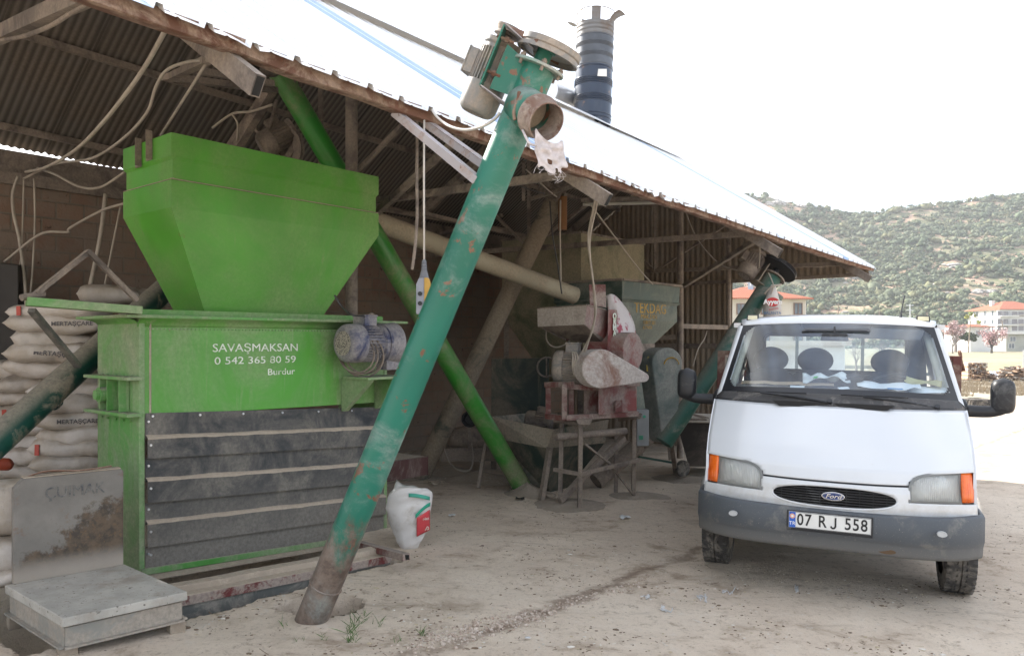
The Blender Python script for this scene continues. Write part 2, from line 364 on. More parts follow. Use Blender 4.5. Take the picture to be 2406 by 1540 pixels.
# ------------------------------------------------------------------ hill with scrub and rock
def sst(a, b, x):
    x = max(0, min(1, (x - a) / (b - a))); return x * x * (3 - 2 * x)
CREST = [(1100, 470), (1500, 470), (1740, 462), (1800, 458), (1842, 470), (1900, 484), (1990, 500), (2060, 500), (2130, 485), (2200, 480), (2290, 470), (2410, 456), (2600, 470), (3000, 500), (3600, 560)]
def crest(u):
    for (a, va), (c, vc) in zip(CREST, CREST[1:]):
        if a <= u <= c: return va + (vc - va) * (u - a) / (c - a)
    return CREST[0][1] if u < CREST[0][0] else CREST[-1][1]
R0, R1 = 250., 470.
def hill_pt(u, q):                 # q 0 at the foot .. 1 at the crest, beyond 1 falls behind
    Y = R0 + (R1 - R0) * q; x = (u - UC) / F * Y
    top = CH + (HV - crest(u)) / F * R1
    w = mnoise.noise(V((x * .012, Y * .012, 5))) * .10 + mnoise.noise(V((x * .04, Y * .04, 9))) * .03
    h = (.55 * q + .45 * q * q) if q <= 1 else 1 - .5 * (q - 1)
    z = GZ0 - .6 + (top - GZ0) * max(0, h + w * math.sin(PI * min(1, max(0, q))) * .8)
    z += (mnoise.noise(V((x * .11, Y * .11, 2))) * 1.1 + abs(mnoise.noise(V((x * .3, Y * .3, 8)))) * .7) * min(1, q * 3)
    return V((x, Y, z))
b = MB(); b.grid([[hill_pt(1000 + 2700 * i / 260, -.06 + 1.56 * j / 110) for i in range(261)] for j in range(111)])
m = NT('scrubby_hillside')
c0 = m.mix(m.ramp(m.noise(.03, 6, .7), .4, .6), (.15, .165, .09), (.235, .215, .14))
c0 = m.mix(m.ramp(m.noise(.045, 7, .72, dist=1.5), .50, .56), c0, (.44, .30, .215))
c0 = m.mix(m.ramp(m.noise(.09, 8, .75, dist=1), .66, .70), c0, (.5, .48, .45))
m.bump(m.noise(1.2, 6, .8), .9, .8)
b.build('hill', m.fin(c0, .95, 0, .1), smooth='all')['kind'] = 'structure'

# scrub on the hill: one mass of leaf clumps
OUTC = [(1824, 476, 50, 16, 'rocky limestone peak at the upper left end of the hill crest'), (1880, 484, 34, 7, 'low pale rock ledge just below the rocky peak'), (2235, 622, 46, 9, 'long flat pale outcrop halfway up the hill'), (2300, 684, 64, 12, 'rounded pale outcrop low on the hill above the apartment block'), (2192, 668, 34, 6, 'small pale rock ledge low on the hill left of the apartment block'), (2060, 640, 26, 5, 'short grey rock ledge right of the shed roof corner')]
rs = random.Random(3); b = MB(); cnt = 0
ico = bmesh.new(); bmesh.ops.create_icosphere(ico, subdivisions=1, radius=1); IV = [v.co.copy() for v in ico.verts]; IF = [[v.index for v in f.verts] for f in ico.faces]; ico.free()
while cnt < 7600:
    q = rs.random() ** .8 * 1.03; u = rs.uniform(1580, 2760); p = hill_pt(u, q)
    dens = mnoise.noise(V((p.x * .02, p.y * .03, 31))) + .6 * mnoise.noise(V((p.x * .06, p.y * .09, 17)))
    if dens < -.36 and rs.random() > .12: continue
    pu, pv = UC + F * p.x / p.y, HV - F * (p.z - CH) / p.y
    if any(abs(pu - o_[0]) < o_[2] * .55 and -o_[3] * .8 < pv - o_[1] < o_[3] * 1.6 for o_ in OUTC): continue
    if mnoise.noise(V((p.x * .028, p.y * .075, 77))) > .30 and rs.random() < .85: continue
    cnt += 1
    r = rs.uniform(.45, 1.9) * (1.6 if rs.random() < .1 else 1); sy = rs.uniform(.65, 1.1)
    b.mi = 0 if rs.random() < .5 else (1 if rs.random() < .7 else 2)
    for k in range(rs.choice((2, 3, 3, 4))):
        cx, cy, cz = rs.gauss(0, .75) * r, rs.gauss(0, .6) * r, r * sy * (.35 + .4 * rs.random()); rr = r * rs.uniform(.45, .85)
        b.add([p + V((cx, cy, cz)) + V((w.x * rr, w.y * rr, w.z * rr * sy)) * (1 + 1.0 * (rs.random() - .5)) for w in IV], IF)
    for k in range(26):
        d = V((rs.gauss(0, 1), rs.gauss(0, 1), rs.gauss(.3, .6))).normalized(); c = p + V((d.x * r * 1.25, d.y * r * 1.1, max(.1, d.z * r * sy + r * .5))); e = V((rs.gauss(0, 1), rs.gauss(0, 1), rs.gauss(0, 1))) * r * .22; g = V((rs.gauss(0, 1), rs.gauss(0, 1), rs.gauss(0, 1))) * r * .25
        b.add([c, c + e, c + g], [(0, 1, 2)])
def leafmat(name, a, c, sc=.6):
    m = NT(name); return m.fin(m.mix(m.ramp(m.noise(sc, 5, .7), .3, .7), a, c), .8, 0, .15)
SC = [leafmat('scrub_grey_green', (.085, .105, .065), (.14, .155, .095)), leafmat('scrub_dark_green', (.06, .082, .05), (.10, .125, .07)), leafmat('scrub_olive', (.12, .125, .065), (.175, .175, .095))]
tag(b.build('hillside_scrub', SC, smooth='all', recalc=False), 'grey-green scrub covering the hillside', 'scrub', kind='stuff')
# pale limestone outcrops
m = NT('pale_limestone'); M['rock'] = m.fin(m.mix(m.ramp(m.noise(.35, 8, .75, dist=.8), .35, .65), (.27, .25, .23), (.52, .49, .45)), .9, 0, .1); m.bump(m.noise(.7, 8, .8), 1, .6)
def on_hill(u, v_):
    bq = min(range(0, 101), key=lambda i: abs(HV - (hill_pt(u, i / 100).z - CH) / hill_pt(u, i / 100).y * F - v_)); return hill_pt(u, bq / 100)
def boulder(b, c, rx, ry, rz, sd):
    rows = []
    for i in range(9):
        th = PI * i / 8; row = []
        for k in range(12):
            a = 2 * PI * k / 12; d = V((math.sin(th) * math.cos(a), math.sin(th) * math.sin(a), math.cos(th)))
            q = 1 + .45 * mnoise.noise(d * 1.6 + V((sd, 0, 0))) + .3 * mnoise.noise(d * 4 + V((0, sd, 0))); row.append(c + V((d.x * rx * q, d.y * ry * q, d.z * rz * q)))
        rows.append(row)
    b.grid(rows, True)
for u, v_, w_, h_, lab in OUTC:
    b = MB()
    for k in range(12):
        f = rs.uniform(-.5, .5); p = on_hill(u + w_ * f, v_ + rs.uniform(-.2, .25) * h_); s_ = p.y / F
        boulder(b, p - V((0, 0, h_ * s_ * .15)), w_ * s_ * rs.uniform(.10, .22), 2.2, h_ * s_ * rs.uniform(.35, .6) * (1 - abs(f)), rs.uniform(0, 90))
    tag(b.build('rock_outcrop', M['rock']), lab, 'rock', 'limestone outcrops on the hillside')
b = MB()
for k in range(420):
    u, q = rs.uniform(1620, 2700), rs.random(); p = hill_pt(u, q)
    if mnoise.noise(V((p.x * .03, p.y * .04, 55))) < .08: continue
    r = rs.uniform(.25, 1.0); boulder(b, p, r * 1.8, r, r * .6, rs.uniform(0, 90))
tag(b.build('hillside_stones', M['rock'], recalc=False), 'pale stones scattered between the hillside scrub', 'stones', kind='stuff')
# ------------------------------------------------------------------ sky, sun, camera
SUN_EL, SUN_AZ = math.radians(35), math.radians(-47)   # azimuth from +Y towards +X
sd = V((math.sin(SUN_AZ) * math.cos(SUN_EL), math.cos(SUN_AZ) * math.cos(SUN_EL), math.sin(SUN_EL)))
w = bpy.data.worlds.new('World'); scene.world = w; w.use_nodes = True; nt = w.node_tree
bg = nt.nodes['Background']
sky = nt.nodes.new('ShaderNodeTexSky'); sky.sky_type = 'NISHITA'; sky.sun_disc = False; sky.sun_elevation = SUN_EL; sky.sun_rotation = SUN_AZ; sky.dust_density = 3; sky.air_density = 1; sky.altitude = 900
tc = nt.nodes.new('ShaderNodeTexCoord'); mp = nt.nodes.new('ShaderNodeMapping'); mp.inputs['Scale'].default_value = (1, 1, 3.2); nt.links.new(tc.outputs['Generated'], mp.inputs['Vector'])
no = nt.nodes.new('ShaderNodeTexNoise'); no.inputs['Scale'].default_value = 2.4; no.inputs['Detail'].default_value = 7; no.inputs['Roughness'].default_value = .55; no.inputs['Distortion'].default_value = .4; nt.links.new(mp.outputs[0], no.inputs['Vector'])
mr = nt.nodes.new('ShaderNodeMapRange'); mr.interpolation_type = 'SMOOTHSTEP'
for i, q in zip((1, 2, 3, 4), (.40, .60, .38, 1.)): mr.inputs[i].default_value = q
nt.links.new(no.outputs['Fac'], mr.inputs[0])
n2 = nt.nodes.new('ShaderNodeTexNoise'); n2.inputs['Scale'].default_value = 3.1; n2.inputs['Detail'].default_value = 6; nt.links.new(mp.outputs[0], n2.inputs['Vector'])
cr = nt.nodes.new('ShaderNodeMapRange'); nt.links.new(n2.outputs['Fac'], cr.inputs[0])
for i, q in zip((1, 2, 3, 4), (.40, .66, 1.5, 5.2)): cr.inputs[i].default_value = q
cc = nt.nodes.new('ShaderNodeCombineColor'); 
for i in range(3): nt.links.new(cr.outputs[0], cc.inputs[i])
mx = nt.nodes.new('ShaderNodeMix'); mx.data_type = 'RGBA'
nt.links.new(mr.outputs[0], mx.inputs[0]); nt.links.new(sky.outputs[0], mx.inputs[6]); nt.links.new(cc.outputs[0], mx.inputs[7])
nt.links.new(mx.outputs[2], bg.inputs['Color']); bg.inputs['Strength'].default_value = .12
sl = bpy.data.lights.new('sun', 'SUN'); sl.energy = 3.0; sl.angle = math.radians(.6); sl.color = (1, .95, .87)
so = bpy.data.objects.new('sun', sl); COL.objects.link(so); so.rotation_euler = (-sd).to_track_quat('-Z', 'Y').to_euler(); so.location = sd * 40
cd = bpy.data.cameras.new('camera'); cam = bpy.data.objects.new('camera', cd); COL.objects.link(cam)
cam.location = (0, 0, CH); cam.rotation_euler = (PI / 2, 0, 0); cd.sensor_width = 36; cd.lens = F / 2406 * 36; cd.shift_y = (HV - 770) / 2406; cd.clip_end = 3000; cd.clip_start = .05
scene.camera = cam
vs_ = scene.view_settings; vs_.view_transform = 'Standard'; vs_.look = 'None'; vs_.exposure = 2.36; vs_.gamma = 1
hz = MB(); hz.box((0, 145, 88), (1500, 790, 182)); hz_o = hz.build('haze', None or bpy.data.materials.new('haze_air')); hz_o['kind'] = 'stuff'
hm_ = bpy.data.materials['haze_air']; hm_.use_nodes = True; hm_.node_tree.nodes.clear(); ho = hm_.node_tree.nodes.new('ShaderNodeOutputMaterial'); pv = hm_.node_tree.nodes.new('ShaderNodeVolumePrincipled'); pv.inputs['Color'].default_value = (.92, .95, 1, 1); pv.inputs['Density'].default_value = .00034; pv.inputs['Anisotropy'].default_value = .3; hm_.node_tree.links.new(pv.outputs[0], ho.inputs['Volume'])
scene.cycles.max_bounces = 10; scene.cycles.diffuse_bounces = 5; scene.cycles.use_denoising = True; scene.cycles.sample_clamp_indirect = 6
# ------------------------------------------------------------------ the shed
T0, T1, BW = -5.2, 10.42, 6.05
shed = thing('open_fronted_shed', 'long open-fronted shed with a white corrugated metal roof and rusty eave', 'shed', S(2, 3, -.2))
def zat(p): return p
PITCH = .2445
prof = []                          # trapezoid ribs along t
k0 = math.floor(T0 / PITCH)
for k in range(k0, int(T1 / PITCH) + 1):
    c = k * PITCH + .01 * PITCH
    for dt, h in ((-.5, 0), (-.17, 0), (-.17 + .045, .034), (-.17 + .045 + .13, .034), (-.17 + .045 + .13 + .045, 0), (.25, 0.0), (.30, .006), (.35, 0.0)):
        t = c + dt * PITCH
        if T0 <= t <= T1: prof.append((t, h))
prof = sorted(prof)
BLUE = (7.75, 8.05, 8.35, 17.0)
b = MB(); o = 0
ns = [-.10, -.03, .12, .6, 1.3, 2.0, 2.8, 3.58]
rows = []
for n in ns:
    row = []
    for t, h in prof:
        z = ez(t) + SL * n + h + .03 + .004 * mnoise.noise(V((t * 2, n * 2, 0)))
        jn = 0
        if n < 0:
            cr_ = max(0, 1 - abs(t - 2.95) / .75) + .5 * max(0, 1 - abs(t - 6.3) / .2) + .6 * max(0, 1 - abs(t - .15) / .12) + .4 * max(0, 1 - abs(t + 1.25) / .3)
            z += cr_ * .055 * mnoise.noise(V((t * 9, n * 7, 3))) - .010 * cr_; jn = cr_ * .07 * mnoise.noise(V((t * 7, 1, 5))) + .012 * mnoise.noise(V((t * 3, 4, 1)))
        row.append(S(t, n + jn, z))
    rows.append(row)
b.grid(rows)
nf = len(prof) - 1
stripes = [(1.0, 1.34), (1.40, 1.5), (5.9, 6.05), (8.55, 8.78), (8.9, 8.98), (-2.1, -1.8)]
for i in range(len(b.f)):
    t = prof[i % nf][0]
    if any(a <= t < c for a, c in stripes): b.m[i] = 1
m = NT('white_roof_sheet'); gn = m.noise(.8, 4)
m.bump(m.noise(3, 3), .05, .01); M['roof'] = m.fin(m.mix(m.ramp(gn, .3, .7), (.66, .68, .70), (.74, .75, .76)), .35, .0, .5)
m = NT('pale_blue_band'); M['roofblue'] = m.fin(m.mix(m.noise(2, 3), (.34, .46, .64), (.42, .53, .70)), .3, 0, .5)  # pale blue bands coloured into some stretches of the sheet
fr = b.build('front_roof_sheet', [M['roof'], M['roofblue']], shed, solid=.0016, recalc=False)
# rear slope, dusty small-wave sheets seen from below
b = MB(); rows = []; tt = []
t = T0
while t < T1: tt.append(t); t += .038
for n in (RW - .02, 4.4, 5.2, 5.9, 6.2):
    row = []
    for t in tt:
        seam = .012 if (t % .84) < .04 else 0
        jn = (.02 * mnoise.noise(V((t * 3.1, 2, 0))) + (.02 if -1.2 < t < -.2 else 0) * (.3 + .7 * (mnoise.noise(V((t * 8, 0, 3))) > 0))) if n > 6.1 else 0
        row.append(S(t, n - abs(jn), roofz(t, n) + .011 * math.cos(2 * PI * t / .076) + seam + .02))
    rows.append(row)
b.grid(rows)
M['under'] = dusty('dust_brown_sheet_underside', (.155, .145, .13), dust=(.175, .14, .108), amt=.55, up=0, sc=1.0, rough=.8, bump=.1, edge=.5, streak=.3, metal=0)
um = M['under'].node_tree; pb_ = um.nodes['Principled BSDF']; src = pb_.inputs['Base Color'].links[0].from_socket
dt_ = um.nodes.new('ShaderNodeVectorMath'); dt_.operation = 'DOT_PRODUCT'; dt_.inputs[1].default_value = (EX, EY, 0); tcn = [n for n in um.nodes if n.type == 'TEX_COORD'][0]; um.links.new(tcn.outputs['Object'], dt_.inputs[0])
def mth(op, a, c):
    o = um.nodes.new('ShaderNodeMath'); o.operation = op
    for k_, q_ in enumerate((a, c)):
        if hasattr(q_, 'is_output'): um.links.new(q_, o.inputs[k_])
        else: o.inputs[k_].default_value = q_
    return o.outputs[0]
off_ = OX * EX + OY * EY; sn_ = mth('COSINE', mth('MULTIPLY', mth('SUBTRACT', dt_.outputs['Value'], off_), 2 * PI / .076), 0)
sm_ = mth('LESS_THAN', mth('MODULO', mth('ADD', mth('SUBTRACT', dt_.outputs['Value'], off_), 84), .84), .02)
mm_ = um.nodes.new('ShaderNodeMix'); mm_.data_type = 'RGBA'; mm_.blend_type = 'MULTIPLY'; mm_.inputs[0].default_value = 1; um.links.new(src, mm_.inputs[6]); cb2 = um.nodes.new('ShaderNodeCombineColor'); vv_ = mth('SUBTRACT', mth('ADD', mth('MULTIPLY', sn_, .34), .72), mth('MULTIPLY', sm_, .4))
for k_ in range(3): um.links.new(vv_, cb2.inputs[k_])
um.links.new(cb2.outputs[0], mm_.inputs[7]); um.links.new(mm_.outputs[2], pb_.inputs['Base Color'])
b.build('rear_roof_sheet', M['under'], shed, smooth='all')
rc = MB()
for a in (-1, 1): rc.add([S(T0, RW + .22 * a, ez(T0) + SL * (RW - .22) + .075), S(T1, RW + .22 * a, ez(T1) + SL * (RW - .22) + .075), S(T1, RW, ez(T1) + SL * RW + .085), S(T0, RW, ez(T0) + SL * RW + .085)], [(0, 1, 2, 3)])
rc.build('ridge_cap', M['roof'], shed, solid=.002)
# rusty eave angle
b = MB(); tt = [T0 + (T1 - T0) * i / 150 for i in range(151)]
rows = []
for i, t in enumerate(tt):
    z = ez(t) + .008 + .006 * mnoise.noise(V((t * 2.5, 0, 0))); th = .078 + .012 * mnoise.noise(V((t * 1.7, 3, 1))) - .012 * t / 10
    rows.append([S(t, -.04, z), S(t, -.045, z - th), S(t, -.03, z - th - .004), S(t, .05, z - th + .01), S(t, .05, z + .03)])
b.grid(rows); b.build('eave_angle', M['rust'], shed, solid=.004)
# purlins
def purlin(n, w=.05, h=.07, ta=T0, tb=T1):
    b = MB(); k = 24
    for i in range(k):
        ta_, tb_ = ta + (tb - ta) * i / k, ta + (tb - ta) * (i + 1) / k
        b.beam(S(ta_, n, roofz(ta_, n) - h / 2 - .005), S(tb_, n, roofz(tb_, n) - h / 2 - .005), w, h)
    b.build('purlin', M['taupe'], shed)
for n in (.95, 1.9, 2.8, 3.45, 4.15, 4.88, 5.9): purlin(n)
# rafters, solid bars projecting past the eave, hollow ends painted dark
RAFT = (-4.4, -1.3, 1.85, 5.63, 9.5)
def boxtube(b, p, q, w, h, up, wall=.006):
    b.beam(p, q, w, h, up)
for t in RAFT:
    b = MB(); n0 = -.22 if t > -4 else -.05
    p, q = S(t, n0, ez(t) + SL * n0 - .13), S(t, RW, ez(t) + SL * RW - .13)
    b.beam(p, q, .055, .11)
    d = (q - p).normalized()
    ra = b.build('rafter', M['taupe'], shed)
    a = d.cross(V((0, 0, 1))).normalized(); up = a.cross(d)
    MB().add([p - d * .003 + a * x * .021 + up * y * .048 for x, y in ((-1, -1), (1, -1), (1, 1), (-1, 1))], [(0, 1, 2, 3)]).build('hollow_shade_patch', M['dark'], ra)  # dark patch paints the shade inside the rafter end
    b = MB(); b.beam(S(t, RW, roofz(t, RW) - .13), S(t, BW, roofz(t, BW) - .13), .055, .11); b.build('rafter', M['taupe'], shed)
    zc = ez(t) + .02
    if t in (1.85, 5.63, 9.5, -4.4):
        MB().beam(S(t + .05, .15, zc - .02), S(t + .05, BW, zc + .12), .05, .07).build('tie_beam', M['taupe'], shed)
        MB().beam(S(t + .05, RW, zc + .05), S(t + .05, RW, roofz(t, RW) - .16), .05, .05).build('king_strut', M['taupe'], shed)
        MB().beam(S(t + .05, RW, zc + .06), S(t + .05, 1.8, roofz(t, 1.8) - .17), .04, .04).build('truss_brace', M['taupe'], shed)
        MB().beam(S(t + .05, RW, zc + .06), S(t + .05, 5.0, roofz(t, 5) - .17), .04, .04).build('truss_brace', M['taupe'], shed)
# posts
def post(u, n, r, name='post'):
    p = PN(u, 500, n); t = tn(p)[0]; b = MB(); top = roofz(t, n) - .05 if n > .3 else ez(t) - .08
    b.cyl((p.x, p.y, gz(p.x, p.y) - .1), (p.x, p.y, top), r, seg=14); b.build(name, M['taupe'], shed, smooth=True); return p
post(826, 2.75, .062); post(1598, 2.6, .056); post(1712, 2.42, .042)
PW = PN(1598, 500, 2.6)
post(-420, 2.6, .06)
# braces seen under the roof
def brace(p, q, w=.05, h=.05, name='diagonal_brace', mat='taupe'): MB().beam(p, q, w, h).build(name, M[mat], shed)
brace(P(648, 195, 7.9), P(556, 345, 8.3), .09, .09)
brace(P(1098, 305, 6.5), P(885, 500, 8.0), .055, .055)
brace(P(1180, 330, 7.6), P(985, 500, 9.6), .07, .07)
brace(P(1606, 672, 12.9), P(1788, 556, 9.9), .06, .06)
brace(P(1418, 800, 15.5), P(1712, 785, 14.9), .06, .10, 'wall_rail')
brace(P(-14, 88, 4.9), P(215, -16, 3.62), .07, .085)
brace(P(385, 180, 6.2), P(645, 212, 7.6), .09, .05); brace(P(395, 185, 6.3), P(485, 142, 5.4), .06, .05)
brace(P(430, 160, 5.9), P(640, 196, 6.9), .05, .05)
brace(P(893, 492, 11.2), P(1190, 540, 12.6), .05, .05); brace(P(990, 500, 10), P(1180, 545, 11.6), .05, .05)
brace(P(1035, 550, 13), P(1180, 505, 12), .05, .05)
brace(P(1230, 470, 9.7), P(1230, 380, 9.4), .04, .04); brace(P(1245, 468, 9.7), P(1420, 415, 8.2), .04, .04)
# back wall of hollow clay brick
m = NT('dusty_hollow_brick_wall'); 
mp_ = m.n('ShaderNodeMapping'); m.t.links.new(m.co, mp_.inputs['Vector']); mp_.inputs['Rotation'].default_value = (0, 0, -math.atan2(EY, EX))
sx = m.n('ShaderNodeSeparateXYZ'); m.t.links.new(mp_.outputs[0], sx.inputs[0]); cb = m.n('ShaderNodeCombineXYZ')
m.t.links.new(sx.outputs[0], cb.inputs[0]); m.t.links.new(sx.outputs[2], cb.inputs[1])
br = m.n('ShaderNodeTexBrick'); m.t.links.new(cb.outputs[0], br.inputs['Vector']); br.inputs['Scale'].default_value = 1; br.inputs['Brick Width'].default_value = .30; br.inputs['Row Height'].default_value = .19; br.inputs['Mortar Size'].default_value = .012; br.inputs['Mortar Smooth'].default_value = .3
br.inputs['Color1'].default_value = (.21, .135, .10, 1); br.inputs['Color2'].default_value = (.24, .165, .12, 1); br.inputs['Mortar'].default_value = (.17, .15, .12, 1)
c = m.mix(m.math('MULTIPLY', m.ramp(m.noise(2.0, 7, .7), .34, .6), .85), br.outputs['Color'], (.22, .18, .145))
c = m.mix(m.math('MULTIPLY', m.ramp(m.noise(9, 6, .7), .62, .68), .7), c, (.05, .04, .03))
m.bump(m.math('ADD', m.math('MULTIPLY', br.outputs['Fac'], -1.2), m.noise(12, 6, .7)), .8, .02)
M['brick'] = m.fin(c, .95, 0, .1)
b = MB(); a_, c_ = S(T0, BW, 0), S(T1, BW, 0); e_ = V((NX, NY, 0)) * .2
wt = 3.44
b.prism([S(T0, BW, -.9), S(T1, BW, -.9), S(T1, BW, wt), S(T0, BW, wt)], e_); bw = b.build('back_wall', M['brick'], shed)
b = MB(); b.prism([S(T0, BW + .02, wt), S(T1, BW + .02, wt), S(T1, BW + .02, roofz(T1, BW) + .02), S(1.9, BW + .02, roofz(1.9, BW) + .02), S(1.2, BW + .02, 3.735), S(T0, BW + .02, 3.75)], e_ * .85); b.build('eave_board', M['taupe'], shed)
MB().beam(S(T0, BW - .03, wt - .02), S(T1, BW - .03, wt - .02), .10, .13).build('wall_plate', M['taupe'], shed)
# right gable end: corrugated cladding, open below the rail near the front
b = MB(); rows_t, rows_b = [], []
n = 0.02
k = 0
while n < BW:
    w_ = .014 * math.cos(2 * PI * n / .11)
    zt = min(roofz(T1, n), 99) + .0
    zb = (ez(T1) - .10) if n < 2.42 else -.75
    rows_t.append(S(T1 + w_ - .06, n, zt)); rows_b.append(S(T1 + w_ - .06, n, zb)); n += .0183
b.grid([rows_b, [a * .66 + c * .34 for a, c in zip(rows_b, rows_t)], [a * .33 + c * .67 for a, c in zip(rows_b, rows_t)], rows_t])
M['clad'] = dusty('dust_crusted_cladding', (.25, .215, .175), dust=(.22, .17, .12), amt=.7, up=.6, sc=1.3, rough=.9, bump=.5, edge=.3)
b.build('gable_cladding', M['clad'], shed, smooth='all')
MB().beam(S(T1 - .1, 0, ez(T1) - .12), S(T1 - .1, 2.5, ez(T1) - .12), .05, .06).build('gable_rail', M['taupe'], shed)
MB().beam(S(T1 - .1, 2.5, 1.55), S(T1 - .1, BW, 1.55), .05, .10).build('wall_rail', M['taupe'], shed)
MB().beam(S(T1 - .1, 2.5, ez(T1) - .12), S(T1 - .1, BW, ez(T1) - .12), .05, .06).build('gable_rail', M['taupe'], shed)
MB().beam(S(T1 - .1, 2.42, 1.9), PW + V((0, 0, 0)) - V((0, 0, PW.z - 1.9)), .05, .08).build('wall_rail', M['taupe'], shed)
# fluorescent batten under the tie beam
lf = thing('lamp_batten', 'long dusty fluorescent lamp batten under the eave beside a rafter', 'lamp', P(1465, 470, 8.6))
p, q = P(1371, 471, 8.9), P(1556, 466, 8.1)
MB().beam(p, q, .09, .05).build('lamp_housing', M['taupe'], lf, bevel=.006)
MB().cyl(p - V((0, 0, .045)), q - V((0, 0, .045)), .017, seg=10).build('lamp_tube', plain('dusty_lamp_tube', (.45, .43, .38), .4), lf, smooth=True)
# ------------------------------------------------------------------ barrel chimney behind the ridge
CY = 13.3
ch = thing('barrel_chimney', 'tall chimney of stacked blue steel barrels with a torn open top', 'chimney', P(1393, 300, CY))
m = NT('faded_blue_barrel'); sz = m.n('ShaderNodeSeparateXYZ'); m.t.links.new(m.co, sz.inputs[0])
base_ = m.mix(m.ramp(m.noise(1.6, 6, .6, co=m.scale((1, 1, .4))), .35, .65), (.020, .030, .052), (.048, .063, .09))
c = m.mix(m.math('MULTIPLY', m.ramp(m.noise(3, 7, .7), .60, .68), .7), base_, (.20, .12, .075)); M['barrel'] = m.fin(c, .33, .3, .6); m.bump(m.noise(9, 4), .06, .02)
m = NT('heat_bleached_barrel'); M['barrel_top'] = m.fin(m.mix(m.ramp(m.noise(2.2, 7, .7), .4, .66), (.15, .15, .15), (.12, .085, .06)), .5, .3, .5)
M['barrel_mid'] = plain('greyed_blue_barrel', (.075, .084, .10), .4, .2, var=.3, sc=2.5)
p0, p1 = P(1389, 350, CY), P(1399, 62, CY); d = (p1 - p0); L = d.length; d.normalize(); rb = 43.6 / F * CY
def barrel(z0, z1, mat, name='barrel'):
    pr = [(z0, rb)]; H = z1 - z0
    for f in (.04, .30, .335, .37, .41, .64, .675, .71, .75, .97):
        pr += [(z0 + H * f - .016 * min(1, H), rb), (z0 + H * f, rb + .015 * min(1, H)), (z0 + H * f + .016 * min(1, H), rb)]
    pr.append((z1, rb)); b = MB(); b._lathe(p0, d, pr, 40); return b.build(name, M[mat], ch, smooth=True)
hs = [-.3, .72, 1.42, L]
barrel(-.35, .52, 'barrel'); barrel(.52, 1.38, 'barrel'); barrel(1.38, L - .22, 'barrel_mid'); barrel(L - .22, L, 'barrel_top')
a_ = d.cross(V((0, 1, 0))).normalized(); b_ = d.cross(a_)
for i in range(6):
    th = i * PI / 3 + .45; b = MB(); out = [.0, .0, .20, .05, .0, .20][i]
    rowz = []
    for k in range(5):
        h = k / 4 * .22; bend = out * (k / 4) ** 2
        ex_ = [(a_ * math.cos(th + w) + b_ * math.sin(th + w)) for w in (-.24, -.08, .08, .24)]
        rowz.append([p0 + d * (L + h * (1 - .75 * min(1, out * 2.5) * (k / 4))) + e * (rb + bend) for e in ex_])
    b.grid(rowz); b.build('torn_tab', M['barrel_top'], ch, solid=.004)
b = MB(); arc = [a_ * math.cos(q) + b_ * math.sin(q) for q in [2 * PI * k / 48 for k in range(49)]]; arc = [e for e in arc if e.y > -.05]; arc.sort(key=lambda e: e.x); b.grid([[p0 + d * (L - .02) + e * rb for e in arc], [p0 + d * (L + .21) + e * rb for e in arc]]); b.build('torn_rim_back', M['barrel_top'], ch, smooth='all', solid=.004)
b = MB(); b.ring(p0 + d * (L + .215), d, rb, .008, 40, 6); b.build('rim', M['barrel_top'], ch, smooth='all')
MB().prism([p0 + d * (1.15) - V((-.03, rb + .015, 0)) + V((x * .16, 0, y * .12)) for x, y in ((0, 0), (1, -.05), (1, 1), (.1, 1))], V((0, .008, 0))).build('paper_label', plain('paper_label', (.6, .6, .58), .8), ch)
du = thing('metal_duct', 'round galvanised duct lying behind the ridge beside the barrel chimney', 'duct', P(1330, 225, 13.6))
M['galv'] = plain('galvanised_metal', (.55, .56, .58), .35, .7)
b = MB(); b.cyl(P(1290, 215, 13.2), P(1362, 246, 13.9), .19, seg=24); b.build('duct_pipe', M['galv'], du, smooth=True)
b = MB(); b.ring(P(1345, 238, 13.72), P(1362, 246, 13.9) - P(1290, 215, 13.2), .19, .014, 28, 6); b.build('joint_band', M['galv'], du, smooth='all')
MB().beam(P(1340, 252, 13.8), P(1340, 300, 13.8), .05, .05).build('duct_stay', M['galv'], du)
def q4(b, a, c, d, e): b.add([a, c, d, e], [(0, 1, 2, 3)])
N3 = V((NX, NY, 0)); E3 = V((EX, EY, 0)); Z3 = V((0, 0, 1))
# ------------------------------------------------------------------ bright green mixer
FN = 2.0
TL, TR, BR_, BL = PN(329, 742, FN), PN(905, 764, FN), PN(905, 1247, FN), PN(334, 1338, FN)
t_l, t_r = tn(TL)[0], tn(TR)[0]; zt_ = (TL.z + TR.z) / 2; zb_ = .02
def FP(t, z, n=FN): return S(t, n, z)
mix = thing('feed_mixer', 'bright green feed mixer with a wide hopper, black slatted front and white lettering', 'feed mixer', S((t_l + t_r) / 2, FN + .35, -.1))
DEP = .68
zs = PN(338, 970, FN).z            # split between green face and black slats
b = MB(); b.hexa([FP(t_l, zs - .03), FP(t_r, zs - .06), FP(t_r, zs - .06, FN + DEP), FP(t_l, zs - .03, FN + DEP), FP(t_l, zt_), FP(t_r, zt_), FP(t_r, zt_, FN + DEP), FP(t_l, zt_, FN + DEP)])
body = b.build('body', M['green'], mix, bevel=.008)
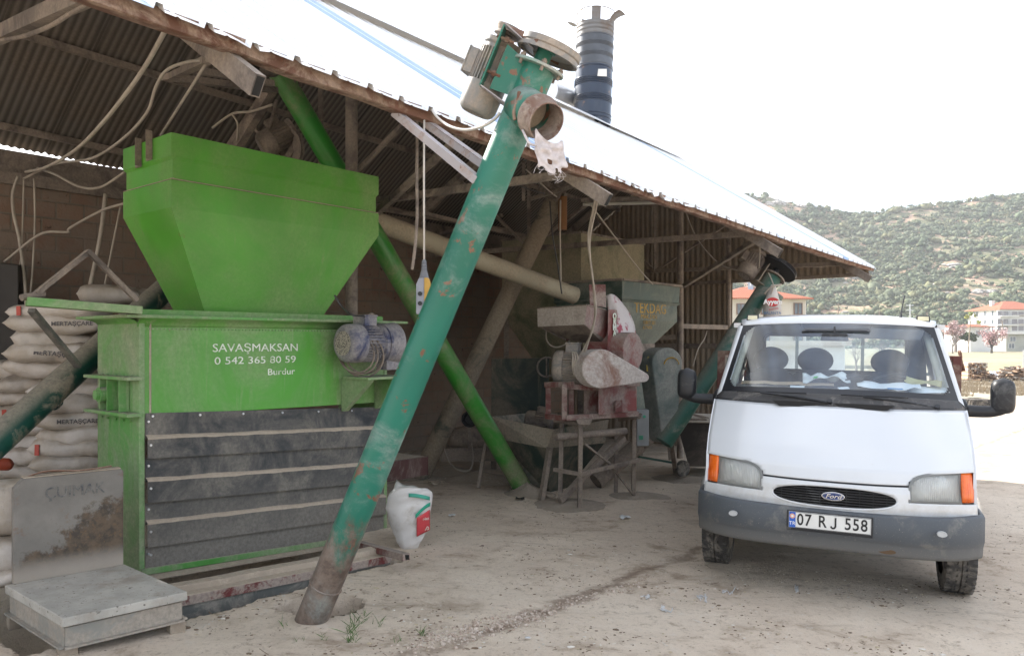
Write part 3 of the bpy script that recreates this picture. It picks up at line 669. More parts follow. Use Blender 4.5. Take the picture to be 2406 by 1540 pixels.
# end panel with folded edge, ledges and bolts
b = MB(); b.hexa([S(t_l - .012, FN - .012, -.05), S(t_l + .03, FN - .012, -.05), S(t_l + .03, FN + DEP, -.05), S(t_l - .012, FN + DEP, -.05), S(t_l - .012, FN - .012, zt_), S(t_l + .03, FN - .012, zt_), S(t_l + .03, FN + DEP, zt_), S(t_l - .012, FN + DEP, zt_)])
b.build('end_panel', M['green_end'], mix, bevel=.006)
b = MB(); b.hexa([S(t_r - .02, FN - .012, -.16), S(t_r + .015, FN - .012, -.16), S(t_r + .015, FN + DEP, -.16), S(t_r - .02, FN + DEP, -.16), S(t_r - .02, FN - .012, zt_), S(t_r + .015, FN - .012, zt_), S(t_r + .015, FN + DEP, zt_), S(t_r - .02, FN + DEP, zt_)])
b.build('end_panel', M['green_end'], mix, bevel=.006)
def endz(v): return PN(329, v, FN).z
for v0, h in ((888, .012), (973, .012)):
    z = endz(v0); MB().box(S(t_l - .06, FN + DEP / 2 - .02, z), (.10, DEP + .06, h * 2), (E3, N3, Z3)).build('end_ledge', M['green_end'], mix, bevel=.003)
z0, z1 = endz(968), endz(893)
for n_ in (.14, .34, .46): MB().box(S(t_l - .05, FN + n_, (z0 + z1) / 2), (.07, .012, z1 - z0), (E3, N3, Z3)).build('end_rib', M['green_end'], mix)
b = MB(); c = S(t_l - .02, FN + .40, (z0 + z1) / 2); b.cyl(c, c - E3 * .10, .055, seg=20); b.cyl(c - E3 * .10, c - E3 * .125, .04, seg=6); b.build('bearing_housing', M['green_end'], mix, smooth=True)
b = MB()
for n_ in (.10, .22, .34, .48, .58):
    for z in (endz(884), endz(976), endz(835) * 0 + endz(990)):
        c = S(t_l - .012, FN + n_, z); b.cyl(c, c - E3 * .014, .009, seg=6)
b.build('bolt', M['green_end'], mix)
# curved top flange
b = MB()
for nn, tt0, tt1 in ((FN, t_l - .02, t_r + .02),):
    rows = []
    for k in range(6):
        a = k / 5 * PI / 2; rows.append([S(t, nn - .10 * (1 - math.cos(a)), zt_ - .06 + .06 * math.sin(a)) for t in (tt0, tt1)])
    b.grid(rows)
rows = []
for k in range(6):
    a = k / 5 * PI / 2; rows.append([S(t_l - .12 * (1 - math.cos(a)), n_, zt_ - .06 + .06 * math.sin(a)) for n_ in (FN, FN + DEP)])
b.grid(rows); b.build('flange_lip', M['green'], mix, smooth='all', solid=.004)
b = MB(); b.hexa([S(t_l - .15, FN - .13, zt_), S(t_r + .17, FN - .13, zt_ - .0), S(t_r + .17, FN + DEP + .05, zt_), S(t_l - .15, FN + DEP + .05, zt_), S(t_l - .15, FN - .13, zt_ + .022), S(t_r + .17, FN - .13, zt_ + .022), S(t_r + .17, FN + DEP + .05, zt_ + .022), S(t_l - .15, FN + DEP + .05, zt_ + .022)])
b.build('top_plate', M['green_end'], mix, bevel=.004)
MB().beam(S(t_l, FN + .06, zt_ + .045), S(t_r, FN + .06, zt_ + .045), .05, .045).build('hopper_seat', M['green'], mix)
# weld seam bead and stitch row
b = MB(); 
for k in range(int((t_r - t_l) / .03)):
    c = S(t_l + .03 * k, FN - .004, zt_ - .075); b.box(c, (.014, .008, .01), (E3, N3, Z3))
b.build('weld_row', M['green_end'], mix)
b = MB(); p = PN(353, 760, FN - .004); b.beam(p, V((p.x, p.y, zs)), .008, .012); b.build('seam', M['dustledge'], mix)
# black slatted front: horizontal trapezoid ribs, dusty ledges
vl = [(970, 955), (1028, 1003), (1076, 1043), (1128, 1086), (1180, 1128), (1228, 1163), (1284, 1205), (1334, 1247)]
zl = [PN(338, a, FN).z for a, c_ in vl]; zl[0] = zs
zr = [PN(903, c_, FN).z for a, c_ in vl]
b = MB(); ts_ = [t_l + .035, t_r - .025]; rows = []; led = MB()
nn = 26
for i in range(7):
    out = .035 if i % 2 == 1 else 0.
    for j, (f, o_) in enumerate(((0.0, out), (1.0, out))):
        rows.append([S(ts_[0] + (ts_[1] - ts_[0]) * k / nn, FN - .006 - o_, (zl[i] * (1 - f) + zl[i + 1] * f) * (1 - k / nn) + (zr[i] * (1 - f) + zr[i + 1] * f) * k / nn - (.012 if (f == 1.0 and out == 0) else 0)) for k in range(nn + 1)])
    if i % 2 == 1:
        r0 = [rows[-2][k] + Z3 * .004 for k in range(nn + 1)]; r1 = [p + N3 * .036 + Z3 * (.014 + .008 * mnoise.noise(p * 6)) for p in r0]; r2 = [p - Z3 * (.010 + .012 * abs(mnoise.noise(p * 9))) - N3 * .004 for p in r0]
        led.grid([r2, r0, r1])
b.grid(rows); pan = b.build('slat_panel', M['black'], mix)
led.build('dust_ledge', M['dustledge'], pan, smooth='all')
for i in range(8):
    for f in (.35,):
        b = MB()
        z = zl[min(i, 6)] * (1 - f) + zl[min(i, 6) + 1] * f; c = S(ts_[0] + .02, FN - .007 - (.035 if i % 2 else 0), z); b.cyl(c, c - N3 * .01, .009, seg=8); b.build('panel_screw', M['galv'], pan)
for k in range(6):
    b = MB(); c = S(ts_[0] + .05 + k * .36, FN - .007, (zl[0] * (6 - k) + zr[0] * k) / 6 - .025); b.cyl(c, c - N3 * .01, .009, seg=8); b.build('panel_screw', M['galv'], pan)
b = MB(); b.beam(S(t_l, FN - .012, zl[7] - .02), S(t_r, FN - .012, zr[7] - .02), .03, .045); b.build('bottom_rail', M['green_end'], mix, bevel=.004)
b = MB(); b.hexa([S(t_l + .02, FN - .10, zl[7] - .07), S(t_r + .10, FN - .10, zr[7] - .06), S(t_r + .10, FN + .02, zr[7] - .045), S(t_l + .02, FN + .02, zl[7] - .05), S(t_l + .02, FN - .10, zl[7] - .065), S(t_r + .10, FN - .10, zr[7] - .055), S(t_r + .10, FN + .02, zr[7] - .038), S(t_l + .02, FN + .02, zl[7] - .042)]); b.build('dusty_sill', M['dustledge'], mix)
# lettering
ud = -N3
def lett(s_, u, v, h, al='CENTER', sx=1, mat='txtwhite', off=.0):
    p = PN(u, v, FN - .004); Yp = p.y
    return text(s_, h / F * Yp / .72, p, E3, Z3, M[mat], mix, al=al, sx=sx, off=off, ext=.001)
lett('SAVAŞMAKSAN', 605, 817, 19, sx=1.22, off=.0); lett('0 542 365 80 59', 604, 846, 17, sx=1.38, off=.0); lett('Burdur', 661, 873, 15, sx=1.25, off=.0)
# hopper
HN = 2.1
A0, B0 = PN(403, 311, HN), PN(889, 415, HN); ht0, ht1 = tn(A0)[0], tn(B0)[0]; zh = (A0.z + B0.z) / 2
HD = .80
def hz(v): return PN(403, v, HN).z
z_a, z_b, z_c = hz(368), hz(420), hz(486)
zb0 = zt_ + .06
ring = lambda ta, tb, na, nb, z: [S(ta, na, z), S(tb, na, z), S(tb, nb, z), S(ta, nb, z)]
FL, FR = PN(482, 722, HN + .15), PN(757, 737, HN + .15)
bt0, bt1 = tn(FL)[0], tn(FR)[0]
b = MB()
lv = [ring(ht0, ht1, HN, HN + HD, zh), ring(ht0, ht1, HN, HN + HD, z_a + .012), ring(ht0 + .018, ht1 - .018, HN + .018, HN + HD - .018, z_a - .012), ring(ht0 + .018, ht1 - .018, HN + .018, HN + HD - .018, z_b + .006), ring(ht0, ht1, HN, HN + HD, z_b - .006), ring(ht0, ht1, HN, HN + HD, z_c), ring(bt0, bt1, HN + .15, HN + .62, zb0), ring(bt0, bt1, HN + .15, HN + .62, zb0 - .05)]
o = 0
for r in lv: b.v += r
for i in range(len(lv) - 1):
    for k in range(4):
        b.f.append([i * 4 + k, i * 4 + (k + 1) % 4, (i + 1) * 4 + (k + 1) % 4, (i + 1) * 4 + k]); b.m.append(0)
hop = b.build('hopper', M['green_hop'], mix, solid=.005)
b = MB(); b.grid([[S(ht0 + (ht1 - ht0) * k / 20, HN - .004, z_b + .002) for k in range(21)], [S(ht0 + (ht1 - ht0) * k / 20, HN + .020, z_b + .010 + .004 * mnoise.noise(V((k, 1, 2)))) for k in range(21)]])
b.grid([[S(ht0 - .004, HN + HD * k / 8, z_b + .002) for k in range(9)], [S(ht0 + .020, HN + HD * k / 8, z_b + .010) for k in range(9)]])
b.build('dust_line', M['dustledge'], hop, solid=.004)
for n_ in (.34, .52):
    b = MB(); zt2 = zh + (.05 if n_ < .4 else .02)
    b.box(S(ht0 - .008, HN + n_, zt2 - .10), (.012, .085, .22), (E3, N3, Z3)); b.box(S(ht0 - .03, HN + n_ - .045, zt2 - .10), (.05, .006, .22), (E3, N3, Z3)); b.build('hanger_tab', M['taupe'], hop)
# swing arm on the left with gallows and strut
arm = MB(); p, q = P(62, 708, 4.95), P(330, 729, 5.35)
arm.beam(p, q, .16, .055); arm.build('swing_arm', M['green_end'], mix, bevel=.004)
b = MB(); b.cyl(P(50, 699, 4.92), P(104, 690, 5.05), .022, seg=14); b.build('hinge_pin', M['taupe'], mix, smooth=True)
MB().beam(P(84, 690, 5.0), P(209, 590, 5.3), .045, .03).build('gallows_bar', M['taupe'], mix)
MB().beam(P(205, 588, 5.28), P(322, 706, 5.5), .05, .03).build('gallows_bar', M['taupe'], mix)
MB().beam(P(74, 728, 5.0), P(184, 860, 5.6), .045, .03).build('arm_strut', M['black'], mix)
# gear motor
gm = PN(872, 810, FN - .27)
ax = E3
g0 = PN(806, 806, FN - .25)
gr = 47 / F * g0.y
def motor(parent, c, ax, r, L, mat, nfin=36, name='motor', fan=True, up=Z3, box_=True, back=.33):
    """c: centre of the fan end; ax: axis towards the drive end"""
    ax = V(ax).normalized(); a = ax.cross(up).normalized(); u_ = a.cross(ax)
    b = MB(); f = back * L
    b.lathe(c + ax * f, ax, [(0, r * .84), (L * .55, r * .84), (L * .58, r * .95), (L - f, r * .95), (L - f + .01, r * .55)], 28)
    for i in range(nfin):
        t = 2 * PI * i / nfin; d = a * math.cos(t) + u_ * math.sin(t)
        b.beam(c + ax * (f + .01) + d * r * .9, c + ax * (f + L * .5) + d * r * .9, .006, r * .14, d)
    mo = b.build(name, mat, parent, smooth=True)
    MB()._lathe(c, ax, [(0, .001), (0, r * .72), (.012, r * .86), (.035, r * .97), (f * .9, r), (f + .02, r), (f + .02, r * .85)], 28).build('fan_cowl', mat, mo, smooth=True)
    if fan:
        MB()._lathe(c - ax * .003, ax, [(0, .001), (0, r * .62)], 28).build('fan_grille', M['grille'], mo)
    if box_:
        b = MB(); b.box(c + ax * (f + L * .27) + u_ * (r * 1.12), (L * .34, r * .95, r * .5), (ax, a, u_)); b.box(c + ax * (f + L * .27) + u_ * (r * 1.4), (L * .37, r * 1.02, r * .10), (ax, a, u_)); b.build('terminal_box', mat, mo, bevel=.006)
    return mo
m = NT('dusty_fan_grille'); vo = m.n('ShaderNodeTexVoronoi'); vo.inputs['Scale'].default_value = 90; m.t.links.new(m.co, vo.inputs['Vector'])
M['grille'] = m.fin(m.mix(m.ramp(vo.outputs['Distance'], .3, .5), (.02, .02, .025), (.32, .28, .24)), .7)
gmo = motor(mix, g0, E3, gr, .40, M['bluemotor'], name='gear_motor')
b = MB(); c = g0 + E3 * .40; b.lathe(c, E3, [(0, gr * 1.05), (.02, gr * 1.05), (.03, gr * 1.0), (.16, gr * 1.1), (.17, gr * .8), (.2, gr * .8)], 28); b.box(c + E3 * .10 - Z3 * gr * .9, (.15, .15, gr * 1.0), (E3, N3, Z3)); b.build('gear_case', M['bluemotor'], gmo, smooth=True, bevel=.004)
b = MB(); b.ring(PN(873, 744, FN - .2), N3 + E3 * .4, .028, .009, 20, 8); b.build('lifting_eye', M['taupe'], gmo, smooth='all')
b = MB()
for k, (r_, dz, dt) in enumerate(((.165, -.09, .02), (.17, -.10, .05), (.185, -.11, .09), (.165, -.10, .11))): b.ring(g0 + E3 * (.10 + dt) - Z3 * (-dz) * 1 - N3 * .03, E3 + N3 * (.5 + .1 * k) + Z3 * .1, r_, .0075, 40, 6)
b.build('cable_coil', M['taupe'], gmo, smooth='all')
b = MB(); b.tube(curve([P(786, 693, 6.4), P(805, 722, 6.4), P(830, 740, 6.3), PN(868, 742, FN - .2)]), .008, 8); b.build('power_cable', M['darkcable'], gmo, smooth='all')
b = MB(); z_ = PN(885, 885, FN - .2).z
b.box(S(tn(g0)[0] + .40, FN - .24, z_), (.52, .34, .02), (E3, N3, Z3)); k0_ = tn(g0)[0]
for tt_ in (.17, .55):
    b.prism([S(k0_ + tt_, FN - .40, z_ - .01), S(k0_ + tt_, FN - .01, z_ - .01), S(k0_ + tt_, FN - .01, z_ - .30), S(k0_ + tt_, FN - .05, z_ - .30), S(k0_ + tt_, FN - .36, z_ - .05)], E3 * .05)
b.build('motor_bracket', M['green_end'], mix)

# ------------------------------------------------------------------ screw augers
def auger(name, label, p, q, r, mat, loc=None, seg=28, group=None):
    t = thing(name, label, 'auger', loc or p, group); b = MB()
    d = (q - p); n = 14; b.tube([p + d * i / n for i in range(n + 1)], r, seg); b.build('tube', M[mat], t, smooth=True)
    return t, d.normalized()
# main teal auger
PB, PT_ = P(738, 1440, 4.72), P(1262, 168, 4.22)
dA = (PT_ - PB).normalized(); LA = (PT_ - PB).length; RA = .097
au = thing('screw_auger', 'tall teal screw auger leaning across the front of the shed with a rusty foot', 'auger', PB)
cutp = PB + dA * .62
M['tealx'] = M['teal']
b = MB(); b.tube([cutp + (PT_ - cutp) * i / 16 for i in range(17)], RA, 40); b.build('tube', M['teal'], au, smooth=True)
b = MB(); b.tube([PB - dA * .55, PB, PB + dA * .2, cutp + dA * .0], RA + .0012, 40); b.build('rusty_foot_tube', M['teal'], au, smooth=True)
b = MB(); b.ring(PB + dA * .20, dA, RA + .001, .006, 40, 6); b.build('weld_collar', M['teal_low'], au, smooth='all')
# local frame of the head
def dirpix(u0, v0, u1, v1, Y, dy): return (P(u1, v1, Y + dy) - P(u0, v0, Y)).normalized()
hA = PT_                            # head centre just under the flange
aX = dA.cross(V((0, 1, 0))).normalized()          # to the right in the picture, square to the tube
if aX.x < 0: aX = -aX
aY = dA.cross(aX).normalized()
if aY.y > 0: aY = -aY               # towards the camera
# spout
s0 = P(1226, 246, 4.22); spd = (P(1280, 284, 4.03) - s0).normalized(); rS = .106
b = MB(); b.tube([s0, s0 + spd * .10, s0 + spd * .22], rS, 36, cap=False); b.build('spout', M['teal'], au, smooth=True, solid=.005)
s1 = s0 + spd * .22
b = MB(); b._lathe(s1 - spd * .05, spd, [(0, rS + .004), (.004, rS + .010), (.035, rS + .012), (.05, rS + .003), (.115, rS - .002), (.118, rS - .008), (.05, rS - .012), (-.02, rS - .012)], 40)
b.build('spout_mouth', M['spoutrust'], au, smooth=True)
b = MB(); b._lathe(s1 - spd * .12, spd, [(0, rS - .007), (0.01, .001)], 36); b.build('spout_inside', M['dustledge'], au)
# weld bead on the left side of the tube
b = MB(); b.tube(curve([P(1220, 216, 4.09), P(1216, 240, 4.08), P(1208, 262, 4.08), P(1210, 282, 4.08)]), .010, 8); b.build('weld_bead', M['rust'], au, smooth='all')
# flange, bearing and pulley
fl = hA + dA * .015
b = MB(); b.cyl(hA - dA * .02, fl, RA, seg=36); b.build('head_tube', M['teal'], au, smooth=True)
b = MB(); b.cyl(fl, fl + dA * .016, RA * 1.52, seg=44); b.build('head_flange', M['headpaint'], au, smooth=True, bevel=.003)
for k in range(6):
    b = MB(); a = k * PI / 3 + .3; c = fl + (aX * math.cos(a) + aY * math.sin(a)) * RA * 1.33; b.cyl(c - dA * .025, c + dA * .04, .009, seg=6); b.cyl(c + dA * .018, c + dA * .032, .016, seg=6); b.build('flange_bolt', M['taupe'], au)
b = MB(); b.cyl(fl + dA * .016, fl + dA * .12, .045, seg=20); b.build('bearing', M['teal'], au, smooth=True)
pc = fl + dA * .075 + aX * .02; RP = .178
b = MB(); b._lathe(pc, dA, [(0, RP * .9), (0, RP), (.008, RP), (.028, RP * .96), (.035, RP), (.062, RP), (.066, RP * .98), (.062, RP * .93), (.028, RP * .9), (.028, .06), (.028, .001)], 56); pu = b.build('pulley_rim', M['greymotor'], au, smooth=True)
b = MB()
for k in range(4):
    a = k * PI / 2 + .5; d = aX * math.cos(a) + aY * math.sin(a); b.beam(pc + dA * .045 + d * .03, pc + dA * .045 + d * RP * .94, .035, .03, dA)
b.cyl(pc + dA * .02, pc + dA * .085, .04, seg=18); b._lathe(pc + dA * .031, dA, [(0, RP * .93), (.001, .02)], 40); b.build('pulley_spokes', M['teal'], pu, smooth=True)
# motor beside the head, with slotted mounting plates and small pulley
mc = hA - aX * .245 - dA * .09 - aY * .10
mo = motor(au, mc - dA * .24, dA, .112, .42, M['greymotor'], nfin=30, name='motor', up=(-aX - aY * .3).normalized(), back=.36)
sp_ = mc + dA * .215
b = MB(); b.cyl(mc + dA * .12, sp_ + dA * .05, .03, seg=14); b._lathe(sp_, dA, [(0, .02), (0, .075), (.02, .06), (.04, .075), (.055, .075), (.055, .02)], 28); b.build('motor_pulley', M['greymotor'], mo, smooth=True)
b = MB()
for k in (-1, 1):
    dd = (pc - sp_).normalized(); sd_ = dA.cross(dd).normalized()
    b.beam(sp_ + sd_ * k * .078 + dA * .03, pc + sd_ * k * RP * .98 + dA * .03, .03, .006, sd_)
b.build('drive_belt', M['rust'], au)
for k in (-.085, .085):
    pass
b = MB()
m0 = hA - aX * .19 - aY * .02
b.prism([hA - aX * .07 + dA * .02 + aY * .045, hA - aX * .20 + dA * .06 + aY * .045, hA - aX * .20 - dA * .19 + aY * .045, hA - aX * .07 - dA * .18 + aY * .045], aY * .008); b.build('mount_plate', M['teal'], au)
b = MB(); 
b.prism([hA - aX * .245 + dA * .14 - aY * .10, hA - aX * .245 + dA * .14 + aY * .10, hA - aX * .245 - dA * .20 + aY * .10, hA - aX * .245 - dA * .20 - aY * .10], -aX * .008); b.build('mount_plate', M['teal'], au)
b = MB(); b.prism([hA - aX * .06 + dA * .085 - aY * .08, hA - aX * .25 + dA * .145 - aY * .10, hA - aX * .25 + dA * .145 + aY * .10, hA - aX * .06 + dA * .085 + aY * .08], dA * .006); b.build('mount_gusset', M['bracket'], au); b = MB()
b.prism([hA - aX * .06 - dA * .24 - aY * .08, hA - aX * .25 - dA * .20 - aY * .10, hA - aX * .25 - dA * .20 + aY * .10, hA - aX * .06 - dA * .24 + aY * .08], dA * .006); b.build('mount_gusset', M['bracket'], au)
b = MB()
for k in (-.11, .08):
    for w_ in (.05, ): c = hA - aX * .20 + dA * k + aY * w_; b.cyl(c - aX * .07, c + aX * .03, .009, seg=8); b.cyl(c - aX * .02, c + aX * .0, .017, seg=6)
b.build('mount_bolt', M['rust'], au)
# two channel brackets to the eave
for (u0, v0, u1, v1, Y0_, Y1_) in ((932, 258, 1128, 418, 4.74, 4.28), (1008, 284, 1150, 385, 4.9, 4.44)):
    p, q = P(u0, v0, Y0_), P(u1, v1, Y1_); d = (q - p).normalized(); a = d.cross(Z3).normalized(); up = a.cross(d); b = MB()
    b.beam(p, q, .052, .006, up); b.beam(p + up * -.022 + a * .023, q + up * -.022 + a * .023, .006, .045, up); b.beam(p + up * -.022 - a * .023, q + up * -.022 - a * .023, .006, .045, up); b.build('eave_bracket', M['bracket'], au)
# torn sack cloth tied under the spout
cl = MB(); rows = []
cP = s1 + spd * .02
for i in range(15):
    f = i / 14; row = []
    for j in range(15):
        g = j / 14 - .5; w_ = .27 * (1 - .42 * f) + .02 * math.sin(f * 9)
        ang = g * 1.9
        base = cP - Z3 * (rS * .93 * math.cos(ang) + .0) + (aX * .85 - aY * .25) * (math.sin(ang) * rS * 1.05 + .035)
        p = base - Z3 * f * (.165 + .035 * mnoise.noise(V((g * 5, 3, 1))) * f) + spd * (.035 * mnoise.noise(V((g * 6, f * 5, 2))) + .02) + (aX * .9 - aY * .2) * (w_ * g * .25 * f + .03 * mnoise.noise(V((f * 4, g * 3, 8))) * f) 
        row.append(p)
    rows.append(row)
cl.grid(rows)
cl.f = [f for k, f in enumerate(cl.f) if not (8 <= k // 14 <= 9 and 6 <= k % 14 <= 7) and not (k // 14 >= 11 and (k % 14) in (0, 1, 12, 13, 9)) and not (k // 14 >= 13 and (k % 14) in (4, 10))]
cl.m = [0] * len(cl.f)
M['rag'] = plain('frayed_woven_cloth', (.50, .46, .46), .9, var=.2, sc=25, bump=.3)
rg = cl.build('torn_sack_cloth', M['rag'], None, smooth='all', solid=.002, sub=1)
tag(rg, 'frayed pale sack cloth tied under the open spout of the tall teal auger', 'cloth')
b = MB()
rr = random.Random(5)
for k in range(12):
    p = rows[14 - (k % 3)][rr.randrange(2, 13)]; b.tube(curve([p, p + V((rr.uniform(-.03, .03), 0, -.03)), p + V((rr.uniform(-.04, .04), 0, -rr.uniform(.02, .05)))], 4), .0009, 4)
b.build('loose_thread', M['rag'], rg)
b = MB(); b.tube(curve([P(1228, 306, 4.05), P(1237, 325, 4.0), P(1246, 338, 3.98), P(1262, 342, 3.95)], 5), .007, 6); b.build('cloth_strip', M['rag'], rg, smooth='all')

# bright green auger behind the hopper
ga, gd = auger('screw_auger', 'bright green screw auger sloping from the eave behind the hopper to the floor', P(1232, 1152, 9.35), P(655, 168, 7.75), .112, 'green_aug', group=None)
b = MB(); p = P(1232, 1152, 9.35); b.cyl(p - gd * .03, p + gd * .03, .118, seg=28); b.build('foot_ring', M['galv'], ga, smooth=True)
b = MB(); c = P(690, 200, 7.75); b.beam(c, c + Z3 * .5 + E3 * .02, .04, .03); b.beam(c + E3 * .07, c + Z3 * .5 + E3 * .09, .04, .03); b.build('hanger', M['taupe'], ga)
b = MB(); b.cyl(P(588, 148, 7.3), P(660, 155, 7.8), .115, seg=24, cap=False); b.build('inlet_pipe', M['taupe'], ga, smooth=True, solid=.006)
# left dark teal auger at the sacks
la, ld = auger('screw_auger', 'dusty dark teal screw auger rising in front of the sack stack', P(-110, 1128, 5.15) + (P(-110, 1128, 5.15) - P(420, 650, 7.5)).normalized() * 1.05, P(420, 650, 7.5), .108, 'dteal')
b = MB(); c = P(110, 935, 5.95); b.ring(c, ld, .109, .008, 32, 6); b.ring(c + ld * .03, ld, .109, .006, 32, 6); b.build('clamp_ring', M['dteal'], la, smooth='all')
# pale horizontal conveyor tube
ca, cdd = auger('conveyor_tube', 'dust-covered pale conveyor tube running level to the dark hopper', P(1350, 694, 10.0), P(860, 512, 8.3), .112, 'tubepale')
# brown dusty auger leaning under the tie beam
ba, bd = auger('screw_auger', 'brown dust-coated auger standing between the bright green auger and the storage bin', P(985, 1125, 10.1), P(1306, 462, 10.6), .125, 'dustauger')
tp = P(1306, 462, 10.6)
mo2 = motor(ba, P(1268, 436, 10.3), V((.75, .15, -.35)), .10, .30, M['taupe'], nfin=18, name='motor', box_=False)
b = MB(); b.box(P(1318, 436, 10.5), (.22, .22, .26), (V((.8, 0, -.3)), V((0, 1, 0)), V((.3, 0, .8)))); b.cyl(P(1340, 425, 10.5), P(1352, 418, 10.5), .14, seg=22); b.build('drive_head', M['taupe'], ba, bevel=.006)
MB().cyl(P(1322, 462, 10.4), P(1322, 540, 10.4), .06, seg=12).build('drop_pipe', plain('orange_dusty_pipe', (.20, .09, .03), .8), ba, smooth=True)
# dusty motor and pulley above the hopper
dm = thing('pulley_motor', 'dust-covered motor with belt pulley above the green hopper', 'motor', P(660, 350, 8.6))
motor(dm, P(612, 345, 8.5), V((.62, .25, .42)), .15, .42, M['taupe'], nfin=22, name='motor')
b = MB(); b._lathe(P(690, 350, 8.6), V((-.62, -.6, -.1)), [(0, .1), (0, .24), (.02, .22), (.05, .24), (.05, .2), (.02, .18), (.02, .02)], 36); b.build('pulley', M['taupe'], dm, smooth=True)
MB().beam(P(655, 405, 8.6), P(700, 330, 8.6), .05, .06).build('motor_arm', M['taupe'], dm)
MB().beam(P(640, 300, 8.7), P(712, 352, 8.7), .02, .02).build('belt_edge', M['blackplastic'], dm)
MB().cyl(P(632, 310, 8.5), P(650, 235, 8.4), .02, seg=8).build('conduit', M['taupe'], dm, smooth=True)

# ------------------------------------------------------------------ big storage bin
bn = 3.2; b = MB(); c0 = PN(1365, 545, bn); bt = tn(c0)[0]; zt2 = c0.z; zb2 = P(1365, 735, c0.y).z
sb = thing('storage_bin', 'large dust-coated square storage bin behind the dark green hopper', 'bin', S(bt + 1, bn + .8, -.2))
lv = [ring(bt, bt + 1.95, bn, bn + 1.6, zt2), ring(bt, bt + 1.95, bn, bn + 1.6, zb2), ring(bt + .7, bt + 1.25, bn + .5, bn + 1.1, .9)]
for r in lv: b.v += r
for i in range(2):
    for k in range(4): b.f.append([i * 4 + k, i * 4 + (k + 1) % 4, (i + 1) * 4 + (k + 1) % 4, (i + 1) * 4 + k]); b.m.append(0)
b.build('bin_shell', M['bin'], sb, solid=.006)
for (dt, dn) in ((.05, .05), (1.9, .05), (.05, 1.55), (1.9, 1.55)):
    p = S(bt + dt, bn + dn, 0); MB().beam(V((p.x, p.y, gz(p.x, p.y) - .1)), V((p.x, p.y, zb2)), .08, .08).build('leg', M['taupe'], sb)
b = MB(); b.beam(S(bt, bn - .01, zt2), S(bt + 1.95, bn - .01, zt2), .04, .03); b.beam(S(bt - .01, bn, zt2), S(bt - .01, bn + 1.6, zt2), .04, .03); b.build('rim', M['taupe'], sb)

# ------------------------------------------------------------------ dark green grinder with lettered hopper
KN = 1.9
tk = thing('grinder', 'dark green grinder with flared hopper in yellow lettering and teardrop belt guard', 'grinder', P(1540, 1105, 11.2))
k0p, k1p = PN(1462, 657, KN), PN(1597, 671, KN); kt0, kt1 = tn(k0p)[0], tn(k1p)[0]; kz = (k0p.z + k1p.z) / 2
kz1, kz2, kz3 = PN(1462, 700, KN).z, PN(1592, 755, KN).z, PN(1510, 812, KN).z
KD = 1.15
f0, f1 = tn(PN(1490, 812, KN + .2))[0], tn(PN(1532, 808, KN + .2))[0]
b = MB(); lv = [ring(kt0, kt1, KN, KN + KD, kz), ring(kt0 + .01, kt1 - .01, KN + .01, KN + KD - .01, kz1), ring(kt0 - .0, kt1 - .0, KN, KN + KD, kz1 - .02), ring(kt0 + .03, kt1 - .03, KN + .03, KN + KD - .03, kz1 - .05), ring(kt0 + .03, kt1 - .03, KN + .03, KN + KD - .03, kz2), ring(f0, f1, KN + .2, KN + .55, kz3)]
for r in lv: b.v += r
for i in range(5):
    for k in range(4): b.f.append([i * 4 + k, i * 4 + (k + 1) % 4, (i + 1) * 4 + (k + 1) % 4, (i + 1) * 4 + k]); b.m.append(0)
b.build('hopper', M['tek'], tk, solid=.005)
b = MB()
for a_, c_ in ((S(kt0 - .03, KN - .02, kz), S(kt1 + .03, KN - .02, kz)), (S(kt0 - .02, KN - .03, kz), S(kt0 - .02, KN + KD, kz))): b.beam(a_, c_, .05, .03)
b.build('hopper_rim', M['taupe'], tk, bevel=.004)
def tl(s_, u, v, h, sx=1, shear=0, off=.0, mat='txtyellow'):
    p = PN(u, v, KN + .026); text(s_, h / F * p.y / .72, p, E3, Z3, M[mat], tk, sx=sx, shear=shear, off=off)
tl('TEKDAG', 1529, 725, 25, 1.12, off=.002); tl('MAK.SAN.', 1526, 744, 11, 1.2, off=.0); tl('KIRITI SEL', 1526, 758, 9, 1.1, .25); tl('KONYA', 1521, 769, 9, 1.0, .2)
MB().box(S((f0 + f1) / 2, KN + .38, kz3 - .10), (f1 - f0 + .06, .42, .26), (E3, N3, Z3)).build('throat', M['taupe'], tk, bevel=.006)
MB().box(S((f0 + f1) / 2 - .1, KN + .42, .95), (.75, .6, .70), (E3, N3, Z3)).build('mill_housing', M['tek'], tk, bevel=.02)
# teardrop guard
def teardrop(b, c, r0, tip, r1, a, u_, ext):
    d = V((tip - c).dot(a) * 1.0, ) if False else None
    tx, tz = (tip - c).dot(a), (tip - c).dot(u_); L = math.hypot(tx, tz); th = math.atan2(tz, tx); be = math.acos(max(-1, min(1, (r0 - r1) / L))); pts = []
    for k in range(25):
        w_ = th + be + (2 * PI - 2 * be) * k / 24; pts.append(c + (a * math.cos(w_) + u_ * math.sin(w_)) * r0)
    for k in range(9):
        w_ = th - be + 2 * be * k / 8; pts.append(tip + (a * math.cos(w_) + u_ * math.sin(w_)) * r1)
    b.prism(pts, ext); return pts
gY = 9.75
nd = (V((0, -1, 0)) * .8 + V((.6, 0, 0)) * 0 + V((-NX, -NY, 0)) * .2).normalized(); ga_ = V((1, 0, 0)) - nd * nd.x; ga_.normalize()
b = MB(); teardrop(b, P(1568, 853, gY), 37 / F * gY, P(1573, 1024, gY), 18 / F * gY, ga_, Z3, -nd * .19 + V((-.11, 0, 0))); bg_ = b.build('belt_guard', M['tekguard'], tk, smooth=True, bevel=.012, seg=2)
